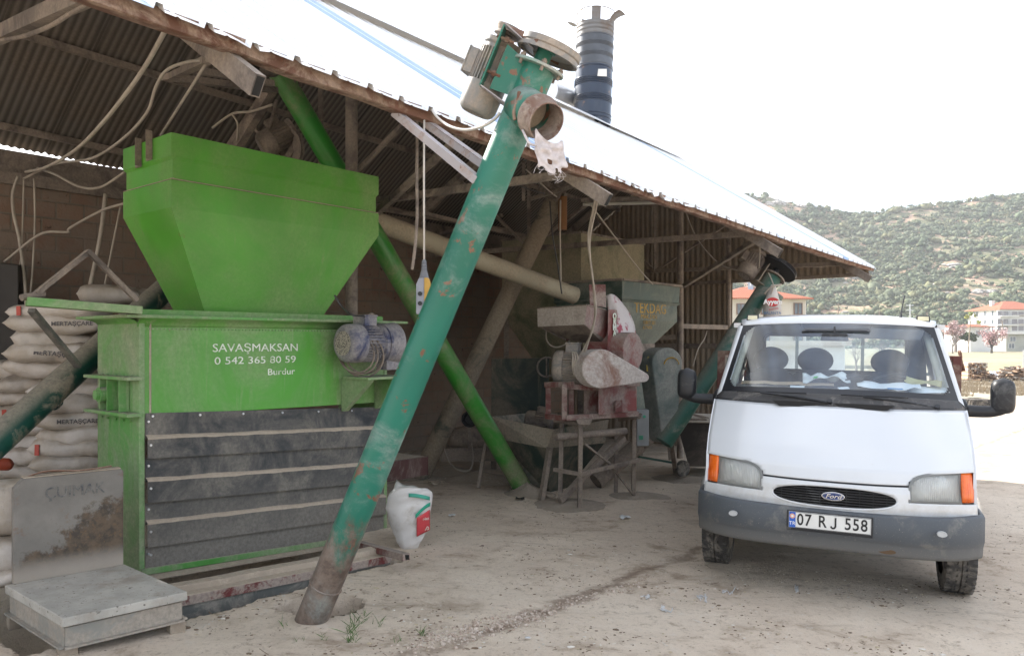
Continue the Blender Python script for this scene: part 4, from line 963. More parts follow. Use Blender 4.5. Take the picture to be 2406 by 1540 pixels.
b = MB(); cc_ = P(1578, 858, gY - .012); pts = [cc_ + (ga_ * math.cos(a) + Z3 * math.sin(a)) * .10 for a in [PI * .05 + k * PI * .9 / 14 for k in range(15)]]; b.tube(pts, .008, 4); b.build('painted_arc', M['txtyellow'], bg_)
b = MB(); p = P(1527, 866, gY + .12)
for (u, v, w_, h_) in ((1528, 848, 12, 22), (1526, 864, 14, 15)):
    p = P(u, v, gY + .04); b.box(p, (w_ / F * gY, .004, h_ / F * gY))
b.build('warning_label', plain('yellow_warning_label', (.42, .30, .03), .6), tk)
b = MB()
for (u0, v0, u1, v1, Ya, Yb, w_) in ((1577, 1035, 1589, 1118, 10.2, 10.9, .06), (1570, 1040, 1574, 1080, 10.2, 10.2, .03)):
    MB().beam(P(u0, v0, Ya), P(u1, v1, Yb), w_, w_).build('leg', M['taupe'], tk)
MB().beam(P(1500, 1072, 10.4), P(1580, 1086, 10.7), .05, .03).build('skid_bar', M['dteal'], tk)
MB().cyl(P(1500, 1040, 10.1), P(1560, 1000, 10.5), .11, seg=18).build('feed_tube', M['taupe'], tk, smooth=True)
MB().cyl(P(1400, 1130, 9.8), P(1500, 1045, 10.1), .11, seg=18).build('feed_tube', M['taupe'], tk, smooth=True)
c = P(1606, 1099, 10.75); b = MB(); b.lathe(c - V((.03, 0, 0)), V((.5, -.86, 0)), [(0, .04), (.004, .115), (.05, .115), (.054, .03)], 24); b.build('caster_wheel', M['rubber'], tk, smooth=True)
bx = thing('control_box', 'grey electrical control box with coloured push buttons under the hopper', 'switch box', P(1508, 1000, 9.55))
c = P(1508, 1003, 9.6); MB().box(c, (.15, .16, .45)).build('box', plain('control_box_grey', (.24, .25, .25), .5), bx, bevel=.006)
b = MB(); b.cyl(P(1514, 978, 9.53), P(1514, 978, 9.49), .018, seg=10); b.build('button', plain('green_button', (.02, .28, .16), .4), bx)
b = MB(); b.box(P(1506, 1027, 9.52), (.05, .02, .05)); b.build('switch', plain('switch_green', (.05, .25, .15), .4), bx)
b = MB(); b.cyl(P(1503, 979, 9.53), P(1503, 979, 9.49), .016, seg=10); b.build('button', plain('orange_button', (.4, .12, .03), .4), bx)

# ------------------------------------------------------------------ red hammer mill on its stand
hm = thing('hammer_mill', 'dull red hammer mill with feed tray and floury belt guard on an angle-iron stand', 'hammer mill', P(1400, 1180, 8.9))
def bars(lst, mat, name, w_=.055):
    for (u0, v0, Ya, u1, v1, Yb) in lst: MB().beam(P(u0, v0, Ya), P(u1, v1, Yb), w_, w_).build(name, M[mat], hm)
# feed tray
Ya, Yb = 8.55, 8.8
tq = [P(1263, 724, 8.75), P(1379, 716, 8.3), P(1430, 730, 8.75), P(1330, 737, 9.3)]
bq_ = [P(1264, 767, 8.75), P(1373, 762, 8.3), P(1427, 800, 8.75), P(1330, 800, 9.3)]
b = MB(); b.v = tq + bq_
b.f = [[0, 1, 5, 4], [1, 2, 6, 5], [2, 3, 7, 6], [3, 0, 4, 7]]; b.m = [0, 1, 1, 0]
fp = [P(1366, 790, 8.6), P(1385, 790, 8.6)]
b.build('feed_tray', [M['guard2'] if 'guard2' in M else M['taupe'], M['red']], hm, solid=.006)
b = MB(); b.add([bq_[0], bq_[1], bq_[2], P(1426, 815, 8.8), P(1345, 800, 8.9)], [(0, 1, 2, 3, 4)]); b.build('tray_bottom', M['taupe'], hm, solid=.006)
b = MB()
for i in range(3): b.beam(tq[i] , tq[(i + 1) % 4], .035, .012)
b.build('tray_rim', M['taupe'], hm)
b = MB(); b.add([P(1384, 668, 8.5), P(1422, 668, 8.65), P(1424, 722, 8.7), P(1386, 716, 8.5)], [(0, 1, 2, 3)]); b.build('deflector_plate', M['maroon'], hm, solid=.008)
# chute, drum, lower box
b = MB(); b.hexa([P(1427, 830, 8.55), P(1456, 830, 8.75), P(1456, 830, 9.1), P(1427, 830, 9.0), P(1429, 726, 8.55), P(1457, 728, 8.75), P(1457, 728, 9.1), P(1429, 726, 9.0)]); b.build('chute', M['red'], hm, bevel=.004)
p = P(1442.5, 760, 8.655)
dch = (P(1456, 790, 8.75) - P(1428, 790, 8.55)); dch.z = 0; dch.normalize()
for i, chn in enumerate('ORMA'):
    p = P(1442, 743 + i * 13.2, 8.64); text(chn, 14 / F * 8.6 / .72, p - V((dch.y, -dch.x, 0)) * -.0 + V((dch.y, -dch.x, 0)) * .012, dch, Z3, M['txtwhite'], hm, off=.003, sx=1.05)
dc = P(1455, 826, 8.75); ddr = V((dch.y, -dch.x, 0))
b = MB(); b.cyl(dc + ddr * .18, dc - ddr * .3, 46 / F * 8.7, seg=40); b.build('drum', M['red'], hm, smooth=True, bevel=.006)
b = MB(); b.hexa([P(1406, 974, 8.5), P(1496, 972, 8.95), P(1496, 972, 9.4), P(1412, 974, 9.1), P(1406, 862, 8.5), P(1496, 862, 8.95), P(1496, 862, 9.4), P(1412, 862, 9.1)]); b.build('mill_body', M['red'], hm, bevel=.006)
b = MB(); b.hexa([P(1446, 968, 8.62), P(1462, 967, 8.68), P(1462, 967, 8.76), P(1446, 968, 8.7), P(1446, 940, 8.62), P(1462, 939, 8.68), P(1462, 939, 8.76), P(1446, 940, 8.7)]); b.build('outlet_flap', M['maroon'], hm)
# motor and floury guard
mot = motor(hm, P(1301, 862, 8.75), V((.93, -.25, -.02)), 41 / F * 8.7, .42, M['greymotor'], nfin=34, name='motor', back=.26, fan=False)
b = MB()
for k in range(3): b.tube(curve([P(1344 + 4 * k, 826, 8.45), P(1346 + 6 * k, 840, 8.38), P(1345 + 3 * k, 860, 8.4), P(1350 + 2 * k, 884, 8.42)], 6), .010, 8)
b.build('motor_lead', M['cable'], mot, smooth='all')
gY2 = 8.28; fd = V((.15, -1, 0)).normalized(); fa = V((1, .15, 0)).normalized()
b = MB(); teardrop(b, P(1413, 866, gY2), 46 / F * gY2, P(1515, 886, gY2 + .1), 11 / F * gY2, fa, Z3, -fd * .16 + V((-.06, 0, 0))); b.build('belt_guard', M['guard'], hm, smooth=True, bevel=.01)
# upper frame
bars([(1288, 900, 8.6, 1288, 980, 8.6), (1326, 902, 8.4, 1326, 984, 8.4), (1342, 902, 8.6, 1342, 984, 8.6), (1282, 903, 8.6, 1345, 903, 8.38), (1320, 906, 8.4, 1410, 912, 8.6), (1284, 977, 8.6, 1330, 982, 8.4), (1328, 981, 8.38, 1497, 971, 8.85), (1388, 905, 8.6, 1500, 900, 8.9)], 'maroon', 'frame_bar', .058)
b = MB(); b.hexa([P(1372, 972, 8.7), P(1408, 972, 8.8), P(1408, 972, 9.1), P(1372, 972, 9.0), P(1372, 912, 8.7), P(1408, 912, 8.8), P(1408, 912, 9.1), P(1372, 912, 9.0)]); b.build('side_box', M['maroon'], hm)
# stand
bars([(1364, 998, 8.45, 1362, 1194, 8.5), (1320, 985, 8.75, 1316, 1188, 8.62), (1490, 983, 9.2, 1488, 1168, 9.25), (1449, 983, 9.5, 1447, 1156, 9.5)], 'taupe', 'leg', .046)
bars([(1302, 986, 8.7, 1378, 998, 8.42), (1302, 1102, 8.66, 1368, 1114, 8.45), (1366, 1112, 8.47, 1502, 1080, 9.2), (1303, 1028, 8.7, 1330, 1030, 8.6), (1455, 985, 9.4, 1500, 980, 9.1)], 'taupe', 'cross_bar', .04)
bars([(1315, 1175, 8.55, 1466, 1028, 9.2)], 'taupe', 'brace', .062)
bars([(1376, 1044, 8.5, 1430, 1086, 8.9), (1430, 1086, 8.9, 1495, 1170, 9.25)], 'taupe', 'tie_rod', .022)
MB().cyl(P(1306, 1026, 8.5), P(1470, 1012, 8.95), .042, seg=14).build('lying_pipe', M['taupe'], hm, smooth=True)
for (u, v, Y) in ((1372, 990, 8.42), (1490, 976, 9.05)):
    b = MB()
    for k in range(3): b.box(P(u, v - 4 + 4 * k, Y), (.17 - .02 * k, .1, .018))
    b.build('packing_strip', M['taupe'], hm)
# pale sack draped over the chute
rows = []
for i in range(17):
    f = i / 16; row = []
    for j in range(9):
        g = j / 8
        u = 1424 + 14 * f + g * (16 + 44 * math.sin(PI * min(1, f * .62 + .12))) ; v = 694 + 112 * f - 8 * math.sin(g * PI) * (1 - f) + 10 * g
        Y = 8.72 + .22 * g - .10 * math.sin(PI * g) + .05 * mnoise.noise(V((f * 5, g * 4, 3)))
        row.append(P(u, v, Y))
    rows.append(row)
b = MB(); b.grid(rows); m = NT('pale_printed_sack'); cc2 = m.mix(m.ramp(m.noise(7, 4), .56, .66), (.50, .46, .45), (.30, .06, .09)); m.bump(m.noise(18, 5), .5, .01)
tag(b.build('draped_sack', m.fin(cc2, .8), None, smooth='all', solid=.004), 'pale empty sack with pink print draped over the red hammer mill chute', 'sack')

# ------------------------------------------------------------------ other dark machinery inside
tr = thing('dump_trough', 'dark green tapered feed trough standing behind the hammer mill stand', 'trough', P(1250, 1160, 9.3))
tp_ = [P(1154, 978, 9.6), P(1300, 1008, 9.0), P(1430, 985, 9.9), P(1290, 965, 10.5)]
md = [P(1172, 1030, 9.6), P(1285, 1052, 9.0), P(1420, 1040, 9.9), P(1290, 1010, 10.5)]
bt_ = [P(1262, 1162, 9.35), P(1290, 1160, 9.3), P(1330, 1150, 9.7), P(1300, 1140, 9.9)]
b = MB(); b.v = tp_ + md; b.f = [[i, (i + 1) % 4, 4 + (i + 1) % 4, 4 + i] for i in range(4)]; b.m = [0] * 4; b.build('rim_band', M['dustgreen'], tr, solid=.008)
b = MB(); b.v = md + bt_; b.f = [[i, (i + 1) % 4, 4 + (i + 1) % 4, 4 + i] for i in range(4)]; b.m = [0] * 4; b.build('trough_body', M['tekdark'], tr, solid=.006)
MB().beam(P(1292, 1050, 8.95), P(1272, 1176, 8.9), .07, .05).build('leg', M['taupe'], tr); MB().beam(P(1142, 1040, 9.6), P(1124, 1145, 9.4), .04, .04).build('leg', M['taupe'], tr)
lm = motor(tr, P(1235, 985, 9.7), V((.9, -.2, -.1)), .13, .34, M['taupe'], nfin=20, name='motor')
cb_ = thing('machine_cabinet', 'tall dark green machine cabinet deep in the shed', 'cabinet', P(1220, 1000, 11.3))
b = MB(); b.hexa([P(1154, 980, 11.2), P(1290, 985, 11.2), P(1290, 985, 12), P(1160, 980, 12), P(1154, 842, 11.2), P(1290, 840, 11.2), P(1290, 840, 12), P(1160, 842, 12)]); b.build('cabinet_body', M['tekdark'], cb_, bevel=.01)
for u in (1160, 1284): MB().beam(P(u, 978, 11.3), V((P(u, 978, 11.3).x, 11.3, gz(0, 11.3) - .1)), .08, .08).build('leg', M['taupe'], cb_)
b = MB(); b.ring(P(1284, 862, 11.05), V((.25, -1, 0)), .14, .014, 28, 6); b.beam(P(1284, 840, 11.05), P(1284, 884, 11.05), .02, .02); b.build('hand_wheel', M['taupe'], cb_, smooth='all')
fb = thing('bench_fan', 'small dark round fan standing low by the back machinery', 'fan', P(1100, 1040, 10.8))
c = P(1103, 984, 10.7); b = MB(); b.ring(c, V((-.2, -1, 0)), .105, .012, 28, 6); b._lathe(c, V((-.2, -1, 0)), [(-.05, .001), (-.05, .09), (.0, .1)], 24); b.ring(c, V((-.2, -1, 0)), .05, .006, 20, 6); b.build('fan_ring', M['blackplastic'], fb, smooth='all')
MB().beam(P(1103, 1000, 10.75), P(1103, 1058, 10.75), .04, .04).build('fan_stand', M['taupe'], fb)
mt = thing('low_mixer', 'low dusty machine lying against the back wall behind the augers', 'machine', P(1120, 1060, 11.3))
b = MB(); b.ball(P(1130, 1030, 11.2), .5, (1, .5, .42), 20, 10, .2); b.build('machine_hood', M['taupe'], mt, smooth='all')
MB().box(P(1120, 1062, 11.2), (1.0, .5, .18)).build('machine_base', M['taupe'], mt, bevel=.01)
mb_ = thing('maroon_tray', 'dark maroon steel tray of feed behind the white sack', 'tray', P(960, 1125, 7.6))
b = MB(); A_ = [P(908, 1085, 7.5), P(1003, 1072, 8.1), P(1003, 1115, 8.1), P(908, 1132, 7.5)]
b.prism(A_, V((-.02, .03, 0))); b.build('tray_front', M['maroondark'], mb_, bevel=.003)
b = MB(); b.add([A_[0], A_[1], A_[1] + N3 * .6, A_[0] + N3 * .6], [(0, 1, 2, 3)]); b.build('feed_surface', M['dustledge'], mb_)
b = MB(); b.prism([A_[0], A_[0] + N3 * .6, A_[3] + N3 * .6, A_[3]], E3 * .02); b.prism([A_[1], A_[1] + N3 * .6, A_[2] + N3 * .6, A_[2]], E3 * .02); b.build('tray_side', M['maroondark'], mb_)

# ------------------------------------------------------------------ auger and sack at the far end of the shed
ea, ed = auger('screw_auger', 'green and dusty screw auger slanting up under the gable behind the truck', P(1560, 1040, 9.75), P(1816, 652, 10.2), .112, 'endauger')
hd = P(1816, 652, 10.2); aX2 = ed.cross(V((0, 1, 0))).normalized()
if aX2.x < 0: aX2 = -aX2
aY2 = ed.cross(aX2).normalized()
if aY2.y > 0: aY2 = -aY2
b = MB(); b.cyl(hd, hd + ed * .02, .16, seg=28); b.build('head_flange', M['taupe'], ea, smooth=True)
b = MB(); pcc = hd + ed * .12 - aX2 * .02; b._lathe(pcc, ed, [(0, .05), (0, .27), (.025, .25), (.05, .27), (.05, .24), (.025, .22), (.025, .03)], 40); b.cyl(hd, pcc + ed * .06, .04, seg=12); b.build('pulley', M['blackplastic'], ea, smooth=True)
motor(ea, hd - aX2 * .33 - ed * .22, ed, .13, .38, M['taupe'], nfin=20, name='motor', up=-aX2)
b = MB(); b.box(hd - aX2 * .16 - ed * .06, (.012, .2, .3), (aX2, aY2, ed)); b.box(hd - aX2 * .13 - ed * .2, (.14, .2, .008), (aX2, aY2, ed)); b.build('mount_plate', M['dustgreen'], ea)
b = MB(); sp2 = (aX2 * .8 + aY2 * .5 - Z3 * .3).normalized(); b.cyl(hd - ed * .22, hd - ed * .22 + sp2 * .24, .09, seg=20); b.build('spout', M['endauger'], ea, smooth=True)
sk = thing('hanging_sack', 'white printed sack with a red oval tied under the far auger spout', 'sack', P(1817, 700, 9.95))
rows = []; sY = 9.9
for i in range(13):
    f = i / 12; row = []
    wl, wr = (1812 - 19 * min(1, f * 2.2), 1822 + 16 * min(1, f * 1.8) - 2 * f)
    for j in range(16):
        a = 2 * PI * j / 16; u = (wl + wr) / 2 - (wr - wl) / 2 * math.cos(a) + 1.2 * mnoise.noise(V((f * 4, a, 1))); v = 668 + f * 95
        row.append(P(u, v, sY - .09 * math.sin(a) * min(1, f * 3 + .2) + .02 * mnoise.noise(V((f * 6, a * 2, 5)))))
    rows.append(row)
b = MB(); b.grid(rows, True); b.build('sack_body', M['sackw'], sk, smooth='all', sub=1)
ov = MB(); pts = []
for k in range(28):
    a = 2 * PI * k / 28; pts.append(P(1815.5 + 15.5 * math.cos(a), 709 + 10.5 * math.sin(a), sY - .115))
ov.prism(pts, V((0, .004, 0))); ov.build('red_oval', plain('print_red', (.45, .02, .02), .6), sk)
text('Ayyem', .085, P(1816, 709, sY - .119), (1, 0, 0), (0, .0, 1), plain('print_white', (.7, .68, .66), .6), sk, off=.003)
text('BALANTA', .05, P(1815, 735, sY - .117), (1, 0, 0), (0, 0, 1), plain('print_blue', (.02, .12, .25), .6), sk)
text('besicilik', .04, P(1818, 725, sY - .117), (1, 0, .15), (-.1, 0, 1), plain('print_red_small', (.4, .04, .04), .6), sk)
b = MB(); b.tube(curve([P(1805, 640, 9.9), P(1812, 655, 9.85), P(1817, 672, 9.82), P(1812, 690, 9.8)], 5), .008, 6); b.tube(curve([P(1796, 690, 9.83), P(1812, 674, 9.8), P(1836, 668, 9.83)], 5), .012, 6); b.build('tie_rope', M['cable'], sk, smooth='all')
# dark lidded bin behind the truck
lb = thing('lidded_bin', 'dark tapered steel bin with pale lids between grinder and truck', 'bin', P(1640, 1100, 10.9))
b = MB(); b.hexa([P(1618, 1095, 11.0), P(1700, 1095, 11.0), P(1700, 1090, 12), P(1618, 1090, 12), P(1590, 992, 10.8), P(1700, 992, 10.8), P(1700, 980, 12.1), P(1600, 975, 12.1)]); b.build('bin_body', M['bindark'], lb, bevel=.01)
b = MB(); b.add([P(1588, 990, 10.75), P(1705, 992, 10.75), P(1705, 974, 12.1), P(1606, 971, 12.1)], [(0, 1, 2, 3)]); b.build('lid', M['paledust'], lb, solid=.02)
b = MB(); b.beam(P(1590, 983, 10.9), P(1660, 986, 10.9), .03, .03); b.beam(P(1622, 972, 11.3), P(1665, 982, 11.3), .03, .03); b.beam(P(1665, 990, 10.9), P(1630, 973, 11.9), .03, .03); b.build('lid_bar', M['taupe'], lb)
# ------------------------------------------------------------------ white pickup truck (local frame: x right in the photo, y back, z up)
psi = math.radians(22.3)
tnrm = V((.029, .0214, 1)).normalized(); tx_ = V((math.cos(psi), -math.sin(psi), 0)); tx_ = (tx_ - tnrm * tx_.dot(tnrm)).normalized(); ty_ = tnrm.cross(tx_)
tm = Matrix((tx_, ty_, tnrm)).transposed()
tk_ = thing('pickup_truck', 'white flatbed pickup truck parked nose out with orange indicators and grey bumper', 'truck', (2.53, 6.09, gz(2.53, 6.09)), rot=tm.to_euler())
def T(b, name, mat, parent=None, **k): return b.build(name, mat, parent or tk_, local=True, **k)
def mir(p): return V((-p[0], p[1], p[2]))
m = NT('white_truck_paint'); tg = m.noise(1.4, 5, .6); sz = m.n('ShaderNodeSeparateXYZ'); m.t.links.new(m.co, sz.inputs[0])
dirt = m.math('MULTIPLY', m.ramp(sz.outputs[2], .98, .55), m.ramp(m.noise(7, 6, .7), .35, .7))
c = m.mix(m.math('MULTIPLY', dirt, .55), (.56, .575, .59), (.36, .325, .27)); c = m.mix(m.math('MULTIPLY', m.ramp(m.noise(30, 4, .7), .62, .72), .18), c, (.4, .36, .3))
M['tpaint'] = m.fin(c, .25, 0, .5); m.b.inputs['Coat Weight'].default_value = .5; m.b.inputs['Coat Roughness'].default_value = .08
m = NT('grey_bumper_plastic'); sz = m.n('ShaderNodeSeparateXYZ'); m.t.links.new(m.co, sz.inputs[0])
d_ = m.math('MAXIMUM', m.math('MULTIPLY', m.ramp(sz.outputs[2], .52, .40), .7), m.ramp(m.noise(5, 6, .7), .5, .68)); c = m.mix(m.math('MULTIPLY', d_, .6), (.075, .083, .093), (.20, .19, .17))
c = m.mix(m.math('MULTIPLY', m.ramp(m.noise(150, 2, .6), .68, .72), .8), c, (.34, .30, .25)); M['bumper'] = m.fin(c, .6, 0, .35); m.bump(m.noise(220, 2), .1, .002)
M['trim'] = plain('black_window_trim', (.013, .014, .017), .35, var=.1)
M['cowlp'] = dusty('dusty_black_cowl', (.022, .023, .026), dust=(.16, .15, .14), amt=.3, up=.25, sc=6, rough=.5, bump=.05)
m = NT('windscreen_glass'); t = m.t; t.nodes.remove(m.b); out = [n for n in t.nodes if n.type == 'OUTPUT_MATERIAL'][0]
tr_ = m.n('ShaderNodeBsdfTransparent'); tr_.inputs[0].default_value = (.84, .90, .93, 1); gl = m.n('ShaderNodeBsdfGlossy'); gl.inputs['Roughness'].default_value = .02; gl.inputs[0].default_value = (1, 1, 1, 1)
df = m.n('ShaderNodeBsdfDiffuse'); df.inputs[0].default_value = (.34, .42, .50, 1); lw = m.n('ShaderNodeLayerWeight'); lw.inputs['Blend'].default_value = .5; fac_ = m.math('ADD', m.math('MULTIPLY', m.math('POWER', lw.outputs['Facing'], 3.0), .7), .09)  # thin dust film, tinted blue to paint in the sky's reflection
m1 = m.n('ShaderNodeMixShader'); m.put(m1.inputs[0], m.math('MULTIPLY', m.ramp(m.noise(2.5, 5, .6), .3, .7), .13)); t.links.new(tr_.outputs[0], m1.inputs[1]); t.links.new(df.outputs[0], m1.inputs[2])
m2 = m.n('ShaderNodeMixShader'); m.put(m2.inputs[0], fac_); t.links.new(m1.outputs[0], m2.inputs[1]); t.links.new(gl.outputs[0], m2.inputs[2]); t.links.new(m2.outputs[0], out.inputs[0])
M['glass'] = m.mat
# --- loft rows: centre (y,z), side (y,z), half width, exponent
ROW = dict(
    n0=((-.865, .625), (-.60, .635), .905), n1=((-.87, .70), (-.60, .70), .905), n2=((-.862, .80), (-.59, .79), .90), n3=((-.845, .838), (-.575, .862), .895),
    h0=((-.835, .850), (-.57, .875), .895), h1=((-.79, .925), (-.54, .95), .90), h2=((-.62, 1.06), (-.38, 1.075), .912), h3=((-.40, 1.215), (-.16, 1.215), .922), h4=((-.225, 1.338), (.05, 1.345), .926),
    c1=((-.15, 1.41), (.085, 1.395), .895), w0=((-.13, 1.43), (.10, 1.41), .885), w1=((.49, 2.018), (.57, 1.995), .765), r0=((.50, 2.03), (.58, 2.01), .775), r1=((.62, 2.085), (.68, 2.05), .79), r2=((.85, 2.115), (.9, 2.07), .80), r3=((1.55, 2.12), (1.55, 2.075), .80))
def rp(k, q, dy=0):
    (yc, zc), (ys, zs_), w_ = ROW[k]; a = abs(q) ** 2.6
    return V((w_ * q, yc + (ys - yc) * a + dy, zc + (zs_ - zc) * a))
QS = [-1 + 2 * i / 36 for i in range(37)]
def lerp_rows(a, c, q, f): return rp(a, q) * (1 - f) + rp(c, q) * f
def loft(keys, qs=QS, sub=1):
    rows = []
    for a, c in zip(keys, keys[1:]):
        for s_ in range(sub): rows.append([lerp_rows(a, c, q, s_ / sub) for q in qs])
    rows.append([rp(keys[-1], q) for q in qs]); return rows
# lamp openings in (x,z) on the nose and hood
def in_lamp(x, z):
    x = abs(x)
    if z < .742: return False
    if x > .80: return z < .952
    if x > .475:
        f = (x - .475) / (.62 - .475); top = .842 + .088 * math.sqrt(max(0, 1 - (1 - min(1, f)) ** 2)) + .012 * (x - .62) / .2 * (x > .62); return z < top
    return False
b = MB(); rows = loft(['h0', 'h1', 'h2', 'h3', 'h4'], [-1 + 2 * i / 72 for i in range(73)], 6); b.grid(rows)
b.f = [f for f in b.f if not in_lamp(sum(b.v[i].x for i in f) / 4, sum(b.v[i].z for i in f) / 4)]; b.m = [0] * len(b.f)
T(b, 'bonnet', M['tpaint'], smooth='all', solid=.004)
# nose panel with oval grille opening and lamp notches
def in_grille(x, z): return ((abs(x) / .402) ** 2.6 + (abs(z - .746) / .073) ** 2.4) < 1
b = MB(); qs2 = [-1 + 2 * i / 150 for i in range(151)]; rows = loft(['n0', 'n1', 'n2', 'n3'], qs2, 9); b.grid(rows)
b.f = [f for f in b.f if not in_lamp(sum(b.v[i].x for i in f) / 4, sum(b.v[i].z for i in f) / 4) and not in_grille(sum(b.v[i].x for i in f) / 4, sum(b.v[i].z for i in f) / 4)]; b.m = [0] * len(b.f)
T(b, 'nose_panel', M['tpaint'], smooth='all', solid=.006)
def nosey(x, z):                  # surface depth at (x,z)
    q = x / .9; a = abs(q) ** 2.6
    if z < .838: yc = -.868 + (max(0, z - .70) / .138) * .02
    else: yc = -.845 + (z - .838) / .087 * .05
    return yc + .27 * a
# dark seam line under the bonnet
b = MB(); b.tube([V((x, nosey(x, .843) + .004, .843)) for x in [-.46 + .92 * i / 30 for i in range(31)]], .004, 5); T(b, 'bonnet_seam', M['trim'])
# grille
b = MB(); pts = []
for k in range(48):
    a = 2 * PI * k / 48; x = .412 * math.copysign(abs(math.cos(a)) ** (2 / 2.6), math.cos(a)); z = .746 + .079 * math.copysign(abs(math.sin(a)) ** (2 / 2.4), math.sin(a)); pts.append(V((x, nosey(x, z) + .035, z)))
b.add(pts, [tuple(range(48))]); gr_ = T(b, 'grille', M['dark'])
for k in range(8):
    z = .688 + k * .0172; hw = .40 * max(0, 1 - (abs(z - .746) / .074) ** 2.4) ** (1 / 2.6)
    b = MB(); xs_ = [-hw + 2 * hw * i / 16 for i in range(17)]
    for x0, x1 in zip(xs_, xs_[1:]): b.beam((x0, nosey(x0, z) + .010, z), (x1, nosey(x1, z) + .010, z), .018, .006)
    T(b, 'grille_slat', M['blackplastic'], gr_)
b = MB()
for x in [-.34 + i * .085 for i in range(9)]:
    hz_ = .073 * max(0, 1 - (abs(x) / .402) ** 2.6) ** (1 / 2.4); b.beam((x, nosey(x, .746) + .014, .746 - hz_), (x, nosey(x, .746) + .014, .746 + hz_), .004, .010, (0, 1, 0))
T(b, 'grille_upright', M['blackplastic'], gr_)
b = MB(); ovp = []
for k in range(80):
    a = 2 * PI * k / 80; x = .402 * math.copysign(abs(math.cos(a)) ** (2 / 2.6), math.cos(a)); z = .746 + .073 * math.copysign(abs(math.sin(a)) ** (2 / 2.4), math.sin(a)); ovp.append(V((x, nosey(x, z), z)))
b.tube(ovp + [ovp[0]], .009, 8); T(b, 'grille_rim', M['tpaint'], gr_, smooth='all')
# badge: blue oval with silver rim and script
M['chrome'] = plain('bright_chrome', (.62, .63, .65), .2, .9)
def ell(cx, cz, a, c, y, n=40): return [V((cx + a * math.cos(2 * PI * k / n), y, cz + c * math.sin(2 * PI * k / n))) for k in range(n)]
yb = nosey(0, .746) - .012
b = MB(); b.prism(ell(0, .752, .075, .031, yb), V((0, .02, 0))); bd = T(b, 'oval_badge', M['chrome'], bevel=.002)
b = MB(); b.prism(ell(0, .752, .069, .026, yb - .003), V((0, .004, 0))); T(b, 'badge_field', plain('badge_blue', (.012, .03, .13), .3), bd)
b = MB(); pts = ell(0, .752, .064, .022, yb - .005); b.tube(pts + [pts[0]], .0010, 4); T(b, 'badge_line', M['chrome'], bd)
text('Ford', .042, (0, yb - .0045, .752), (1, 0, 0), (0, 0, 1), M['chrome'], bd, shear=.35, local=True, off=.0006, sx=1.25)
# headlamps
m = NT('clear_lamp_lens'); t = m.t; rf = m.scale((90, 1, 1)); wv = m.n('ShaderNodeTexWave'); wv.inputs['Scale'].default_value = 26; wv.bands_direction = 'X'; m.t.links.new(m.co, wv.inputs['Vector'])
m.b.inputs['Transmission Weight'].default_value = .66; m.b.inputs['IOR'].default_value = 1.25; m.bump(wv.outputs['Fac'], .5, .006); M['lens'] = m.fin((.84, .85, .82), .1)
m = NT('orange_lens'); wv = m.n('ShaderNodeTexWave'); wv.inputs['Scale'].default_value = 22; m.t.links.new(m.co, wv.inputs['Vector']); m.bump(wv.outputs['Fac'], .35, .004); M['orange'] = m.fin(m.mix(m.ramp(m.noise(9, 3), .3, .7), (.60, .085, .008), (.78, .16, .015)), .18, 0, .6)
M['reflector'] = plain('lamp_reflector', (.78, .79, .80), .45, .25, sc=10, var=.06)
M['lampframe'] = plain('lamp_surround_grey', (.16, .165, .16), .5)
for s in (-1, 1):
    out_ = []
    for k in range(13):
        f = k / 12; out_.append((.475 + (.62 - .475) * f, .842 + .088 * math.sqrt(max(0, 1 - (1 - f) ** 2))))
    outl = [(.478, .748)] + out_ + [(.80, .942), (.80, .748)]
    def pt(x, z, dy): return V((s * x, nosey(x, z) + dy, z))
    b = MB(); b.add([pt(x, z, .10) for x, z in outl], [tuple(range(len(outl)))])
    for (x0, z0), (x1, z1) in zip(outl, outl[1:] + outl[:1]): b.add([pt(x0, z0, .004), pt(x1, z1, .004), pt(x1, z1, .10), pt(x0, z0, .10)], [(0, 1, 2, 3)])
    hl = T(b, 'headlight', M['reflector'])
    b = MB(); b.lathe((s * .655, nosey(.655, .83) + .10, .835), (0, -1, 0), [(0, .08), (.03, .045), (.05, .03), (.055, .001)], 24); T(b, 'bulb_shield', M['chrome'], hl, smooth=True)
    b = MB(); zc_ = .84; inner = [(.64 + (x - .64) * .93, zc_ + (z - zc_) * .90) for x, z in outl]
    n_ = len(outl); fr = [pt(.64 + (x - .64) * 1.035, zc_ + (z - zc_) * 1.07, -.004) for x, z in outl] + [pt(x, z, -.006) for x, z in inner]
    b.add(fr, [(i, (i + 1) % n_, (i + 1) % n_ + n_, i + n_) for i in range(n_)]); T(b, 'lamp_surround', M['lampframe'], hl, solid=.008)
    b = MB(); o = [pt(x, z, -.006) for x, z in inner]; cpt = V((s * .655, nosey(.655, .83) - .02, .835)); mid = [p * .5 + cpt * .5 + V((0, -.006, 0)) for p in o]
    b.add(o + mid + [cpt], [(i, (i + 1) % n_, (i + 1) % n_ + n_, i + n_) for i in range(n_)] + [(i + n_, (i + 1) % n_ + n_, 2 * n_) for i in range(n_)]); T(b, 'lens', M['lens'], hl, smooth='all', solid=.003)
    b = MB(); cs = [(.806, .755), (.900, .752), (.897, .952), (.806, .945)]
    rows = []
    for i in range(6):
        f = i / 5; rows.append([pt(.806 + .094 * g / 5, (.752 * (1 - f) + .948 * f), -.004 + (.10 * max(0, (g - 3) / 2) ** 2 if g > 3 else 0)) for g in range(6)])
    b.grid(rows); ind = T(b, 'indicator', M['orange'], smooth='all', solid=.02)
    # small side repeater on the wing
    b = MB(); b.ball((s * .935, -.05, .99), .03, (.5, 1.2, .8), 12, 8); T(b, 'side_repeater', M['orange'], smooth='all')
